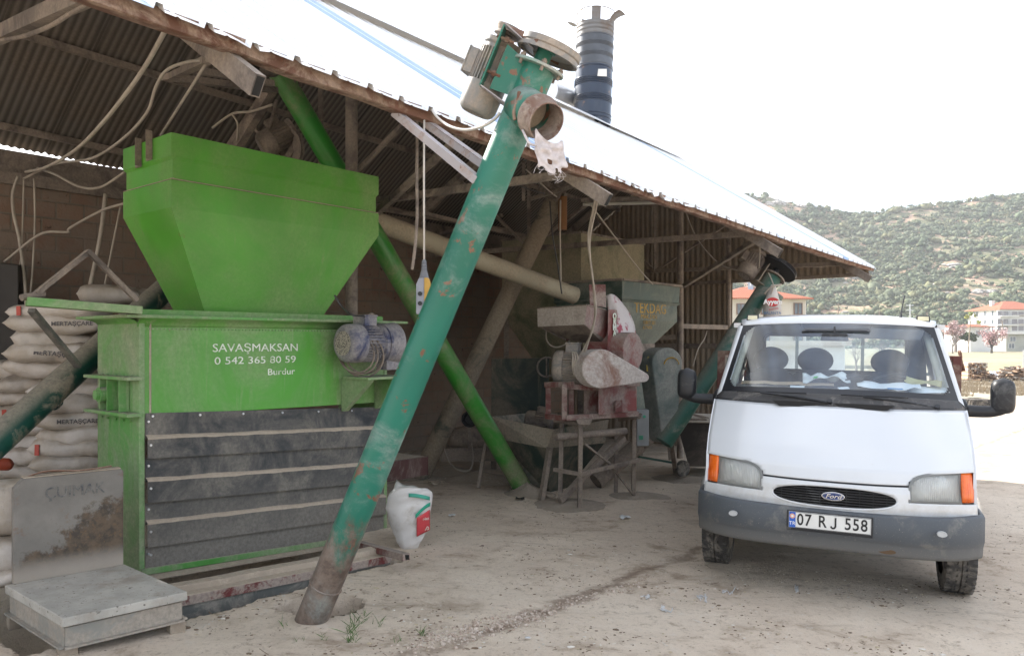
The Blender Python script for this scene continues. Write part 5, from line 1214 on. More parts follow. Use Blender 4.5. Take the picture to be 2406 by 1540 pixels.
# bumper
prf = [(.012, .640), (0, .655), (-.055, .655), (-.075, .640), (-.075, .50), (-.060, .475), (-.050, .455), (-.045, .405), (-.030, .385), (.03, .375), (.05, .385)]
b = MB(); rows = []
for i in range(49):
    q = -1 + 2 * i / 48; a = abs(q) ** 5; ax_ = .935 * q; sh = 1 - .10 * abs(q) ** 3
    zoff = .012 * abs(q) ** 2
    rows.append([V((ax_ * (1 + (-dy) * .25 * a), -.845 + .30 * a + dy * (1 - .35 * a), z + zoff * (1 if z > .5 else -.6))) for dy, z in prf])
for s, base in ((0, rows[0]), (1, rows[-1])):
    ext = [V((p.x + (.012 if s else -.012), p.y + .22, p.z)) for p in base]; ext2 = [V((p.x, p.y + .20, p.z)) for p in ext]
    rows = ([ext2, ext] + rows) if s == 0 else rows + [ext, ext2]
b.grid(rows); bu = T(b, 'bumper', M['bumper'], smooth='all', solid=.006)
for x in (-.66, .66): b = MB(); b.prism([V((x + .026 * math.cos(a) * (1 if abs(math.cos(a)) < .6 else 1.15), -.925 + .02 * 0, .575 + .018 * math.sin(a))) for a in [2 * PI * k / 16 for k in range(16)]], V((0, .03, 0))); T(b, 'reflector_disc', plain('pale_reflector', (.42, .43, .43), .4), bu)
b = MB(); b.prism([V((.34 + .055 * math.cos(a), -.893, .418 + .016 * math.sin(a))) for a in [2 * PI * k / 20 for k in range(20)]], V((0, .02, 0))); T(b, 'tow_slot', plain('rusty_tow_slot', (.10, .06, .03), .8), bu)
b = MB(); b.box((0, -.80, .640), (1.15, .05, .022)); T(b, 'bumper_gap', M['dark'], bu)
# number plate
px, pz = -.022, .578; py = -.928
b = MB(); b.box((px, py, pz - .004), (.545, .014, .138)); pl_ = T(b, 'number_plate', M['blackplastic'], bevel=.004)
b = MB(); b.box((px, py - .009, pz + .002), (.520, .004, .110)); T(b, 'plate_face', plain('plate_white', (.66, .66, .64), .35, var=.06), pl_, bevel=.0015)
b = MB(); b.box((px - .237, py - .0125, pz + .002), (.042, .003, .106)); T(b, 'country_band', plain('plate_blue', (.02, .10, .42), .4), pl_)
b = MB(); b.prism(ell(px - .237, pz + .026, .017, .017, py - .0145, 20), V((0, .001, 0))); T(b, 'plate_seal', plain('seal_orange', (.62, .32, .22), .5), pl_)
b = MB(); b.prism(ell(px - .237, pz + .026, .008, .008, py - .0155, 16), V((0, .001, 0))); T(b, 'seal_centre', plain('seal_white', (.7, .7, .68), .5), pl_)
ptx = plain('plate_black', (.012, .012, .014), .4)
text('TR', .034, (px - .237, py - .0142, pz - .024), (1, 0, 0), (0, 0, 1), M['sackpale'] if 'sackpale' in M else plain('plate_band_white', (.75, .75, .75), .5), pl_, local=True)
for s_, x in (('07', -.160), ('RJ', -.012), ('558', .168)):
    if s_ == 'RJ': s_ = 'R'; x -= .032
    text(s_, .112, (px + x, py - .0118, pz + .002), (1, 0, 0), (0, 0, 1), ptx, pl_, local=True, off=.0016, sx=.80, space=1.12)
b = MB(); jx = px + .026; jp = [V((jx + x, py - .0125, pz + .002 + z)) for x, z in ((.014, .038), (.014, -.018), (.010, -.030), (.0, -.036), (-.010, -.032), (-.015, -.022))]
for a_, c_ in zip(jp, jp[1:]): b.beam(a_, c_ + (c_ - a_) * .08, .002, .0115, V((c_ - a_).cross(V((0, 1, 0)))))
T(b, 'lettering', ptx, pl_)
b = MB(); pts = [V((px + x, py - .0115, pz + .002 + z)) for x, z in ((-.257, -.052), (.257, -.052), (.257, .052), (-.257, .052))]; b.tube(pts + [pts[0]], .0018, 4); T(b, 'plate_border', ptx, pl_)
# cowl, windscreen, frit
b = MB(); b.grid(loft(['h4', 'c1', 'w0'], QS, 3)); cw = T(b, 'cowl', M['cowlp'], smooth='all', solid=.006)
for cx in (-.24, .21):
    b = MB(); b.prism([V((cx + x, rp('h4', cx / .926).y - .012 + z * .75, rp('h4', cx / .926).z - .004 + z)) for x, z in ((-.21, .030), (-.16, -.006), (.16, -.006), (.21, .030))], V((0, .012, .004))); T(b, 'air_vent', M['dark'], cw)
NU, NV = 128, 84
bg1, bg2 = MB(), MB()
for i in range(NU):
    for j in range(NV):
        q0, q1, f0_, f1_ = -1 + 2 * i / NU, -1 + 2 * (i + 1) / NU, j / NV, (j + 1) / NV
        qm, fm = (q0 + q1) / 2, (f0_ + f1_) / 2
        wm = .885 + (.765 - .885) * fm; dx = abs(qm) * wm - (wm - .04 - .17); dz = max((.13 - .045 * 0) - fm * .85 if fm < .5 else 0, 0)
        zz = fm * .86; ez_ = abs(zz - .445) - (.43 - .03 - .15)
        sd__ = math.hypot(max(dx, 0), max(ez_, 0)) - .17 + min(max(dx, ez_), 0)
        quad = [lerp_rows('w0', 'w1', q, f) for q, f in ((q0, f0_), (q1, f0_), (q1, f1_), (q0, f1_))]
        (bg1 if sd__ > 0 or zz < .06 else bg2).add(quad, [(0, 1, 2, 3)])
T(bg1, 'windscreen_border', M['trim'], smooth='all', weld=1e-4); T(bg2, 'windscreen', M['glass'], smooth='all', weld=1e-4)
# roof, pillars, sides, rear
b = MB(); b.grid(loft(['w1', 'r0', 'r1', 'r2', 'r3'], QS, 3)); T(b, 'roof', M['tpaint'], smooth='all', solid=.006)
for s in (-1, 1):
    w0, w1 = rp('w0', s), rp('w1', s); h4 = rp('h4', s)
    b = MB(); o0, o1 = V((s * .935, .14, 1.34)), V((s * .82, .66, 1.99))
    rows = []
    for k in range(9):
        f = k / 8; a = (rp('h4', s) * (1 - f) + rp('w1', s) * f) if f < .0 else w0 * (1 - f) + w1 * f; a = a + V((s * .002, -.004, 0)); oo = o0 * (1 - f) + o1 * f
        rows.append([a, a * .5 + oo * .5 + V((s * .012, -.018, 0)), oo + V((s * .004, .0, 0)), oo + V((-s * .02, .10, 0)), a + V((-s * .06, .09, 0))])
    b.grid(rows, True); T(b, 'windscreen_pillar', M['tpaint'], smooth='all')
    b = MB(); pl = [w0 * (1 - f) + w1 * f + V((-s * (.06), .10, 0)) for f in (0, .25, .5, .75, 1)]; b.tube(pl, .035, 8); T(b, 'pillar_trim', plain('beige_pillar_trim', (.42, .42, .36), .7), smooth='all')
    # lower door and wing with wheel arch
    arch = [V((s * .935, -.40 + .4 + .42 * math.cos(a), .30 + .42 * math.sin(a))) for a in [PI - PI * k / 14 for k in range(15)]]
    side = [V((s * .905, -.60, .60)), V((s * .915, -.42, .42))] + arch[1:-1] + [V((s * .935, .42, .38)), V((s * .935, 1.56, .38)), V((s * .935, 1.56, 1.34)), V((s * .935, .14, 1.345)), rp('h4', s), rp('h3', s), rp('h2', s), rp('h1', s), rp('n3', s)]
    b = MB(); b.add(side, [tuple(range(len(side)))]); T(b, 'side_panel', M['tpaint'], solid=.02)
    AR = [math.radians(138 - 138 * k / 14) for k in range(15)]; ar_ = [V((s * .935, .42 * math.cos(a), .30 + .42 * math.sin(a))) for a in AR]; b = MB(); fl_ = [p + V((s * .055, 0, 0)) for p in ar_]; fo = [V((s * .94, .47 * math.cos(a), .30 + .475 * math.sin(a))) for a in AR]
    b.grid([ar_, fl_, fo]); T(b, 'wheel_flare', M['tpaint'], smooth='all', solid=.008)
    b = MB(); b.add([V((s * .93, .22, 1.36)), V((s * .93, 1.18, 1.36)), V((s * .83, 1.12, 1.96)), V((s * .835, .66, 1.96))], [(0, 1, 2, 3)]); T(b, 'side_window', M['glass'])
    b = MB(); b.hexa([V((s * .935, 1.2, 1.34)), V((s * .935, 1.56, 1.34)), V((s * .88, 1.56, 1.34)), V((s * .88, 1.2, 1.34)), V((s * .805, 1.12, 2.06)), V((s * .805, 1.56, 2.06)), V((s * .75, 1.56, 2.06)), V((s * .75, 1.12, 2.06))]); T(b, 'door_pillar', M['tpaint'])
    b = MB(); b.beam(V((s * .82, .62, 2.0)), V((s * .80, 1.5, 2.06)), .06, .04); T(b, 'roof_rail', M['tpaint'])
    # inner door lining
    b = MB(); b.add([V((s * .90, .16, .75)), V((s * .90, 1.5, .75)), V((s * .90, 1.5, 1.36)), V((s * .90, .16, 1.36))], [(0, 1, 2, 3)]); T(b, 'door_lining', M['blackplastic'])
    # mirror
    mr_ = MB()
    cx, cz, cy = s * 1.205, 1.455, .27
    rows = []
    for k in range(13):
        f = k / 12; z = 1.315 + .285 * f; r = (1 - abs(2 * f - 1) ** 5) ** .5
        rows.append([V((cx + .083 * r * math.copysign(abs(math.cos(a)) ** .75, math.cos(a)), cy + .075 * r * math.copysign(abs(math.sin(a)) ** .8, math.sin(a)), z)) for a in [2 * PI * j / 20 for j in range(20)]])
    mr_.grid(rows, True); mm = T(mr_, 'wing_mirror', M['blackplastic'], smooth='all')
    b = MB(); b.tube(curve([V((s * .92, .26, 1.335)), V((s * 1.0, .27, 1.332)), V((s * 1.12, .27, 1.335)), V((s * 1.2, .27, 1.355))], 5), .044, 14, rs=[.05 - .008 * i / 15 for i in range(16)]); T(b, 'mirror_arm', M['blackplastic'], mm, smooth='all')
    b = MB(); b.ball((s * .93, .25, 1.345), .085, (.5, 1, 1), 14, 10); T(b, 'mirror_foot', M['blackplastic'], mm, smooth='all')
    # marker lamp on the roof corner
    b = MB(); x = s * .69; b.hexa([V((x - .055, .64, 2.035)), V((x + .055, .64, 2.035)), V((x + .055, .74, 2.06)), V((x - .055, .74, 2.06)), V((x - .05, .655, 2.10)), V((x + .05, .655, 2.10)), V((x + .05, .72, 2.105)), V((x - .05, .72, 2.105))]); ml = T(b, 'marker_lamp', M['blackplastic'], bevel=.005)
    b = MB(); b.hexa([V((x - .042, .638, 2.055)), V((x + .042, .638, 2.055)), V((x + .042, .66, 2.055)), V((x - .042, .66, 2.055)), V((x - .04, .646, 2.092)), V((x + .04, .646, 2.092)), V((x + .04, .66, 2.092)), V((x - .04, .66, 2.092))]); T(b, 'lens', plain('pale_yellow_lens', (.62, .58, .40), .25), ml)
# rear panel with window
b = MB(); X0, X1, Za, Zb = .80, .645, 1.60, 1.955; yb_ = 1.56
def rr_(x, z): return V((x, yb_, z))
def rrect(hx, z0, z1, r, n=5):
    o = []
    for cx, cz, a0 in ((hx - r, z1 - r, 0), (-hx + r, z1 - r, 90), (-hx + r, z0 + r, 180), (hx - r, z0 + r, 270)):
        for k in range(n + 1): a = math.radians(a0 + 90 * k / n); o.append((cx + r * math.cos(a), cz + r * math.sin(a)))
    return o
ro, ri = rrect(.86, .5, 2.085, .05), rrect(.645, Za, Zb, .06); n_ = len(ro)
ro = [(x * (1 if z < 1.4 else .93), z) for x, z in ro]
b.add([rr_(x, z) for x, z in ro] + [rr_(x, z) for x, z in ri], [(i, (i + 1) % n_, (i + 1) % n_ + n_, i + n_) for i in range(n_)]); T(b, 'rear_panel', M['tint'] if 'tint' in M else plain('grey_cab_lining', (.16, .165, .17), .8), solid=.04)
b = MB(); b.add([rr_(x, z) for x, z in ri], [tuple(range(n_))]); T(b, 'rear_window', M['glass'])
b = MB(); o = [rr_(x, z) - V((0, .025, 0)) for x, z in ri]; b.tube(o + [o[0]], .018, 6); T(b, 'window_seal', M['trim'])
# cab interior
b = MB(); rows = []
for k in range(9):
    f = k / 8; rows.append([V((.86 * q, -.02 + .22 * abs(q) ** 2.6 + f * .42, 1.395 + .075 * math.sin(min(1, f * 1.5) * PI / 2) + (.05 * math.exp(-((q - .5) / .22) ** 2)) * min(1, f * 2) - (.25 * max(0, f - .85) / .15))) for q in QS])
b.grid(rows); T(b, 'dashboard', dusty('dusty_dashboard', (.10, .095, .085), dust=(.24, .21, .17), amt=.5, up=.5, sc=5, rough=.8, bump=.1), smooth='all')
M['seat'] = plain('dark_seat_fabric', (.018, .02, .026), .95, var=.25, sc=12)
for x in (-.545, -.155, .465):
    b = MB(); b.ball((x, .99, 1.70), .165, (.95, .45, .72), 20, 12); hd_ = T(b, 'headrest', M['seat'], smooth='all')
    b = MB(); b.ball((x, .98, 1.42), .25, (1.05, .42, .85), 20, 12); T(b, 'seat_back', M['seat'], smooth='all')
b = MB(); b.box((-.35, .85, 1.0), (.95, .6, .2)); b.box((.46, .85, 1.0), (.5, .6, .2)); T(b, 'seat_cushion', M['seat'], bevel=.05)
b = MB(); b.box((0, .6, .78), (1.8, 1.8, .06)); T(b, 'cab_floor', M['dark'])
sw = V((.46, .46, 1.46)); sax = V((0, -.62, .78))
b = MB(); b.ring(sw, sax, .20, .015, 36, 8); b.cyl(sw - sax * .02, sw + sax * .02, .06, seg=16); b.beam(sw + V((-.2, 0, 0)), sw + V((.2, 0, 0)), .03, .015); T(b, 'steering_wheel', M['blackplastic'], smooth='all')
b = MB(); b.hexa([V((-.115, .36, 1.862)), V((.115, .36, 1.862)), V((.11, .39, 1.868)), V((-.11, .39, 1.868)), V((-.10, .37, 1.930)), V((.10, .37, 1.930)), V((.095, .39, 1.93)), V((-.095, .39, 1.93))]); b.beam((0, .385, 1.92), (0, .44, 1.985), .02, .03); T(b, 'inner_mirror', M['blackplastic'], bevel=.012)
b = MB(); b.hexa([V((-.26, .40, 1.945)), V((.27, .40, 1.945)), V((.30, .55, 2.0)), V((-.28, .55, 2.0)), V((-.22, .405, 1.958)), V((.24, .405, 1.958)), V((.30, .56, 2.02)), V((-.28, .56, 2.02))]); T(b, 'sun_shade', M['trim'])
b = MB(); b.hexa([V((.14, .46, 1.895)), V((.66, .52, 1.885)), V((.66, .54, 1.885)), V((.14, .48, 1.895)), V((.12, .47, 1.985)), V((.70, .53, 1.975)), V((.70, .56, 1.975)), V((.12, .49, 1.985))]); T(b, 'sun_visor', M['sv'] if 'sv' in M else plain('grey_sun_visor', (.10, .105, .115), .85), bevel=.01)
b = MB(); b.add([V((-.74, .62, 2.03)), V((.74, .62, 2.03)), V((.74, 1.52, 2.05)), V((-.74, 1.52, 2.05))], [(0, 1, 2, 3)]); T(b, 'headliner', plain('grey_headliner', (.22, .225, .23), .9))
# wipers
for (xa, xb, hx, bx0, bx1) in ((.0, .0, -.03, -.74, -.20), (.0, .0, .72, .05, .52)):
    b = MB(); y = lambda x: lerp_rows('c1', 'w0', x / .9, .5).y - .02; z = lambda x, o=0: lerp_rows('c1', 'w0', x / .9, .5).z + o
    piv = V((hx, y(hx) - .03, z(hx) - .055)); mid = V(((bx0 + bx1) / 2 - .08, y((bx0 + bx1) / 2) - .015, z((bx0 + bx1) / 2) + .005))
    b.cyl(piv - V((0, -.02, .02)), piv + V((0, -.02, .02)), .02, seg=12); b.tube([piv, piv * .55 + mid * .45 + V((0, -.012, .010)), mid], .010, 8, rs=[.017, .012, .007]); wp = T(b, 'wiper', M['blackplastic'], smooth=True)
    b = MB(); b.tube([V((x, y(x) - .003, z(x) + .008 + .004)) for x in [bx0 + (bx1 - bx0) * k / 10 for k in range(11)]], .007, 6); T(b, 'wiper_blade', M['blackplastic'], wp)
b = MB(); b.tube([V((.53, .80, 2.09)), V((.545, .86, 2.18)), V((.57, .93, 2.29))], .006, 6); b.cyl((.53, .79, 2.07), (.533, .81, 2.12), .012, seg=8); T(b, 'antenna', M['blackplastic'])
# wheels
def wheel(cx, cy, w_=.20, r=.332, steer=0, inner=0):
    ax_ = V((1, 0, 0)); ax_ = Matrix.Rotation(steer, 3, 'Z') @ ax_; c = V((cx, cy, r - .012))
    pr = [(-w_ / 2, r * .62), (-w_ / 2 - .008, r * .75), (-w_ / 2, r * .92), (-w_ / 2 + .02, r * .985), (-w_ / 2 + .035, r)]
    for k in range(5):
        x = -w_ / 2 + .04 + k * (w_ - .08) / 4
        if 0 < k < 4: pr += [(x - .006, r), (x - .003, r - .012), (x + .003, r - .012), (x + .006, r)]
    pr += [(w_ / 2 - .035, r), (w_ / 2 - .02, r * .985), (w_ / 2, r * .92), (w_ / 2 + .008, r * .75), (w_ / 2, r * .62)]
    b = MB(); b._lathe(c, ax_, pr, 48); wh = T(b, 'wheel', M['rubber'], smooth=True)
    b = MB(); u_ = ax_.cross(V((0, 0, 1))).normalized()
    for k in range(40):
        a = 2 * PI * k / 40; d = u_ * math.cos(a) + V((0, 0, 1)) * math.sin(a)
        for sgn in (-1, 1):
            p = c + d * (r - .004) + ax_ * sgn * (w_ / 2 - .022); b.beam(p - ax_ * .018, p + ax_ * .018, .026, .010, d)
            a2 = a + .08; d2 = u_ * math.cos(a2) + V((0, 0, 1)) * math.sin(a2); p = c + d2 * (r - .005) + ax_ * sgn * .026; b.beam(p - ax_ * .020, p + ax_ * .016 + d2.cross(ax_) * .012, .028, .010, d2)
    T(b, 'tread_blocks', M['rubber'], wh)
    b = MB(); b._lathe(c, ax_, [(-w_ / 2 + .03, r * .62), (-w_ / 2 + .05, r * .5), (-.02, r * .2), (-.02, .001)], 32); b._lathe(c, ax_, [(w_ / 2, r * .63), (w_ / 2 - .03, r * .55), (.04, r * .3), (.05, .001)], 32); T(b, 'rim', M['steelgrey'], wh, smooth=True)
for s in (-1, 1): wheel(s * .865, 0, steer=0); wheel(s * .83, 2.95, .22)
# chassis, axle and flatbed with red-brown stake sides
b = MB(); b.box((-.35, 1.9, .55), (.09, 4.6, .14)); b.box((.35, 1.9, .55), (.09, 4.6, .14)); b.box((0, 0, .33), (1.5, .08, .08)); b.box((0, .1, .5), (1.2, 1.2, .1)); b.box((0, 2.95, .33), (1.5, .12, .12)); T(b, 'chassis', M['dark'])
M['oxide'] = dusty('red_oxide_rail', (.085, .018, .012), dust=(.24, .18, .14), amt=.25, up=.4, sc=4, rough=.5, bump=.1)
b = MB(); b.box((0, 3.05, .93), (2.14, 2.75, .08)); bed = T(b, 'flatbed', M['oxide'], bevel=.006)
for s in (-1, 1):
    b = MB(); b.box((s * 1.09, 1.72, 1.36), (.075, .06, .84)); T(b, 'stake_post', M['oxide'], bed, bevel=.004)
    b = MB(); b.beam((s * 1.09, 1.72, 1.745), (s * 1.09, 4.4, 1.745), .05, .07); b.beam((s * 1.09, 1.72, 1.35), (s * 1.09, 4.4, 1.35), .04, .06); b.beam((s * 1.07, 1.70, 1.0), (s * 1.07, 4.4, 1.0), .03, .14); b.beam((s * 1.09, 4.4, .95), (s * 1.09, 4.4, 1.745), .05, .05); T(b, 'side_rail', M['oxide'], bed)
    b = MB(); b.beam((s * .95, 1.73, 1.76), (s * 1.1, 1.73, 1.76), .06, .045); b.beam((s * .95, 1.73, 1.0), (s * .95, 1.73, 1.76), .03, .03, (0, 1, 0)); T(b, 'head_rail', M['oxide'], bed)
    b = MB(); pts = [V((s * x, 1.70, z)) for x, z in ((1.04, 1.72), (1.04, 1.05), (.98, 1.05), (.98, 1.72))]; b.tube(pts + [pts[0]], .007, 6); T(b, 'rail_wire', M['paledust'], bed)
b = MB(); b.beam((-1.0, 4.4, 1.2), (1.0, 4.4, 1.2), .04, .40); T(b, 'tailgate', M['oxide'], bed)
b = MB()
for x in (-.34, .27): b.beam((x, 1.70, 1.0), (x, 1.70, 2.0), .05, .03)
b.beam((-.95, 1.70, 1.60), (.95, 1.70, 1.60), .04, .03); T(b, 'rack_bar', plain('greygreen_rack', (.16, .20, .18), .6), bed)
b = MB(); c = V((1.12, 1.74, 1.80)); b.ring(c, V((1, 0, .2)), .035, .012, 16, 6); b.beam(c + V((0, 0, -.04)), c + V((.03, 0, -.16)), .03, .03); T(b, 'rail_hook', M['rust'], bed, smooth='all')
# tyre lying on the bed edge side
TW = WM(tk_)
def tw(x, y, z): return TW @ V((x, y, z))
# loose things lying on the dashboard
def sheet(name, label, cat, cx, cy, w_, h_, z0, curl, mat, rot=0, seed=0, n=9, group=None, thick=.0012):
    rows = []
    for i in range(n):
        row = []
        for j in range(n):
            a, c = (i / (n - 1) - .5) * w_, (j / (n - 1) - .5) * h_
            x, y = cx + a * math.cos(rot) - c * math.sin(rot), cy + a * math.sin(rot) + c * math.cos(rot)
            zz = z0 + curl * (.5 + mnoise.noise(V((a * 8 + seed, c * 8, seed)))) + .28 * (y - cy) + .02
            row.append(tw(x, y, zz))
        rows.append(row)
    b = MB(); b.grid(rows); o = b.build(name, mat, None, smooth='all', solid=thick); tag(o, label, cat, group); return o
pw = plain('paper_white', (.70, .74, .76), .8, var=.05); pb = plain('crumpled_plastic_white', (.62, .66, .66), .4, var=.15, sc=20)
sheet('paper_sheet', 'wide white paper sheet behind the windscreen before the driver seat', 'paper', .40, .12, .46, .18, 1.47, .05, pw, 0, 1)
sheet('paper_sheet', 'white papers lying at the right corner of the dashboard', 'paper', .68, .17, .28, .14, 1.462, .012, pw, .12, 2)
sheet('paper_slip', 'small white slip of paper on the left half of the dashboard', 'paper', -.275, -.0, .11, .05, 1.455, .004, pw, .0, 3)
sheet('paper_slip', 'small pointed white paper slip near the middle of the dashboard', 'paper', .07, -.03, .08, .05, 1.458, .006, pw, .3, 4)
sheet('blue_leaflet', 'bright blue leaflet under the white papers on the dashboard', 'leaflet', .44, .03, .11, .03, 1.468, .003, plain('leaflet_blue', (.02, .22, .50), .5), .1, 5)
sheet('cardboard_strip', 'long tan cardboard strip along the left of the dashboard', 'cardboard', -.36, .10, .72, .07, 1.475, .01, plain('tan_cardboard', (.38, .29, .19), .9), .02, 6)
o = sheet('plastic_bag', 'crumpled white plastic bag with green print on the dashboard', 'bag', -.06, .18, .36, .16, 1.48, .11, pb, .05, 7, 14)
p0_ = tw(-.13, .10, 1.565)
b = MB(); b.prism([tw(-.16 + x, .098 + .0, 1.545 + z) for x, z in ((0, 0), (.03, .004), (.045, .022), (.01, .020))], tw(0, -.001, 0) - tw(0, 0, 0)); b.build('green_print', plain('bag_print_green', (.08, .42, .10), .5), o)
sheet('dark_bag', 'crumpled black bag beside the white plastic bag on the dashboard', 'bag', .13, .20, .14, .10, 1.50, .09, M['blackplastic'], .4, 9, 12)
sheet('yellow_cloth', 'pale yellow folded cloth at the right end of the dashboard', 'cloth', .66, .27, .26, .14, 1.49, .07, plain('pale_yellow_cloth', (.50, .46, .24), .9), -.2, 11, 10)
# ------------------------------------------------------------------ floor beam over the pit
pf = thing('pit_frame', 'dusty steel frame with maroon edge bridging the pit below the mixer', 'steel frame', G(640, 1392))
A_, B_ = PN(395, 1430, 1.16), PN(920, 1320, 1.10)
d = (B_ - A_).normalized(); hn = V((NX, NY, 0))
prof_ = [(0, 0), (0, .058), (.005, .062), (.075, .066), (.08, .10), (.085, .104), (.17, .106), (.175, .0)]
b = MB(); k = 22; rows = []
for i in range(k + 1):
    c = A_ + (B_ - A_) * i / k; rows.append([c + hn * n_ + Z3 * (z + .006 * mnoise.noise(c * 5) * (1 if z > .06 else 0)) for n_, z in prof_])
b.grid(rows); b.m = [(0 if i % 7 < 1 else 1) for i in range(len(b.f))]
M['maroonedge'] = dusty('worn_maroon_edge', (.14, .03, .028), dust=(.33, .285, .24), amt=.55, up=.8, sc=7, rough=.7, bump=.3, edge=.15)
b.build('channel_beam', [M['maroonedge'], M['dustledge']], pf)
b = MB(); q0, q1 = A_ + hn * .015 - Z3 * .0, B_ + hn * .015; b.hexa([q0 - Z3 * .42, q1 - Z3 * .42, q1 - Z3 * .42 + hn * .05, q0 - Z3 * .42 + hn * .05, q0 - Z3 * .003, q1 - Z3 * .003, q1 + hn * .05 - Z3 * .003, q0 + hn * .05 - Z3 * .003]); b.build('pit_plate', dusty('grey_pit_plate', (.12, .125, .115), dust=(.27, .25, .215), amt=.6, up=.6, sc=4, rough=.8, bump=.25, streak=.3), pf)
MB().beam(P(838, 1276, 6.45), P(955, 1308, 5.75), .06, .05).build('cross_tube', M['maroon'], pf)
MB().add([P(955, 1308, 5.745) + V((x * .02, -.001, z * .018)) for x, z in ((-1, -1), (1, -1), (1, 1), (-1, 1))], [(0, 1, 2, 3)]).build('hollow_shade_patch', M['dark'], pf)  # near-black quad, painted shade of the tube's hollow

# ------------------------------------------------------------------ platform scale
pFR, pFL, pBL, pBR = P(441, 1386, 4.42), P(147, 1453, 3.99), P(11, 1372, 4.54), P(291, 1318, 4.97)
zz = .205
for p in (pFR, pFL, pBL, pBR): p.z = zz
ps = thing('platform_scale', 'worn grey platform scale with an upright back plate and rust stain', 'scale', V((-2.4, 4.45, gz(-2.4, 4.45))))
m = NT('worn_scale_platform'); n1 = m.noise(5, 8, .7); c = m.mix(m.ramp(n1, .35, .65), (.33, .315, .28), (.43, .405, .36)); spk = m.math('MAXIMUM', m.noise(15, 3, .5), m.noise(48, 2, .5))
c = m.mix(m.math('MULTIPLY', m.ramp(spk, .685, .73), .85), c, (.06, .048, .038)); c = m.mix(m.math('MULTIPLY', m.ramp(m.noise(4, 6, .6), .52, .7), .6), c, (.25, .205, .16)); c = m.mix(m.math('MULTIPLY', m.ramp(m.noise(30, 5, .7), .60, .68), .6), c, (.13, .08, .05)); m.bump(m.noise(22, 6, .7), .4, .006); M['plat'] = m.fin(c, .85, 0, .2)
b = MB(); top = [pFL, pFR, pBR, pBL]; b.hexa([p - Z3 * .05 for p in top] + top); b.build('platform', M['plat'], ps, bevel=.006)
# stained back plate with chamfered top corners
m = NT('stained_back_plate'); sep = m.n('ShaderNodeSeparateXYZ'); m.t.links.new(m.co, sep.inputs[0])
diag = m.math('ADD', m.math('MULTIPLY', m.math('SUBTRACT', sep.outputs[2], .55), -1.5), m.math('MULTIPLY', m.math('ADD', sep.outputs[0], 2.75), 1.1))
edge_ = m.math('ADD', diag, m.math('MULTIPLY', m.math('SUBTRACT', m.noise(6, 7, .7), .5), .9))
st_ = m.math('MULTIPLY', m.ramp(edge_, .05, .16), m.ramp(sep.outputs[2], .24, .36))
c = m.mix(m.ramp(m.noise(3, 6, .65), .3, .7), (.155, .145, .13), (.215, .20, .178)); c = m.mix(m.math('MULTIPLY', m.ramp(m.noise(9, 7, .7), .58, .66), .5), c, (.17, .11, .08))
rc_ = m.mix(m.ramp(m.noise(14, 7, .75), .38, .62), (.05, .04, .032), (.115, .082, .054)); rc_ = m.mix(m.math('MULTIPLY', m.ramp(m.noise(32, 4, .7), .56, .64), .6), rc_, (.15, .09, .045))
c = m.mix(m.math('MULTIPLY', st_, .9), c, rc_); c = m.mix(m.math('MULTIPLY', m.ramp(sep.outputs[2], .36, .22), .6), c, (.36, .31, .255)); m.bump(m.noise(30, 5, .7), .25, .004)
M['backplate'] = m.fin(c, .8, 0, .2)
ex = (pBR - pBL).normalized(); ey = V((-ex.y, ex.x, 0)) * -1
if ey.y > 0: ey = -ey
w_ = (pBR - pBL).length; hb = 0.62; o = pBL + ex * .04 + ey * .03
pts = [o, o + ex * (w_ - .05), o + ex * (w_ - .05) + Z3 * (hb - .012), o + ex * (w_ - .065) + Z3 * hb, o + ex * .05 + Z3 * hb, o + Z3 * (hb - .055)]
b = MB(); b.prism(pts, -ey * .07); bk = b.build('back_plate', M['backplate'], ps, bevel=.004)
b = MB(); b.prism([o + ex * .05 + Z3 * (hb + .002), o + ex * (w_ - .065) + Z3 * (hb + .002), o + ex * (w_ - .065) + Z3 * (hb + .002) - ey * .07, o + ex * .05 + Z3 * (hb + .002) - ey * .07], Z3 * .006); b.build('top_dust', M['dustledge'], bk)
text('ÇUIMAK', .098, o + ex * (w_ * .50) + Z3 * .515 + ey * .003, ex, Z3, M['txtdark'], bk, off=.0, sx=.9)
b = MB(); ins = .035
fr = [(pFL, pFR), (pFL, pBL), (pBL, pBR), (pBR, pFR)]
cen = (pFL + pFR + pBR + pBL) / 4
def inw(p, f): return p + (cen - p) * f
for a_, c_ in fr:
    a2, c2 = inw(a_, .07), inw(c_, .07)
    for q in (a2, c2): q.z = zz - .112
    b.beam(a2, c2, .012, .105); 
    for q in (a2, c2): q.z = zz - .165
    a3, c3 = inw(a_, .045), inw(c_, .045); a3.z = c3.z = zz - .163; b.beam(a3, c3, .05, .010)
b.build('frame', M['steelgrey'], ps)
for p in (pFL, pFR, pBL, pBR):
    q = inw(p, .13); q.z = zz - .17; g_ = gz(q.x, q.y) - .03
    MB().box((q.x, q.y, (q.z + g_) / 2), (.085, .085, q.z - g_), (ex, ey, Z3)).build('leg', M['dusttan'], ps, bevel=.003)
wr = tag(MB().tube(curve([P(58, 1122, 4.62), P(110, 1106, 4.66), P(190, 1104, 4.7), P(262, 1094, 4.85)], 6), .006, 6).build('bent_wire', M['rust'], None, smooth='all'), 'thin bent rusty wire lying along the top of the scale back plate', 'wire')

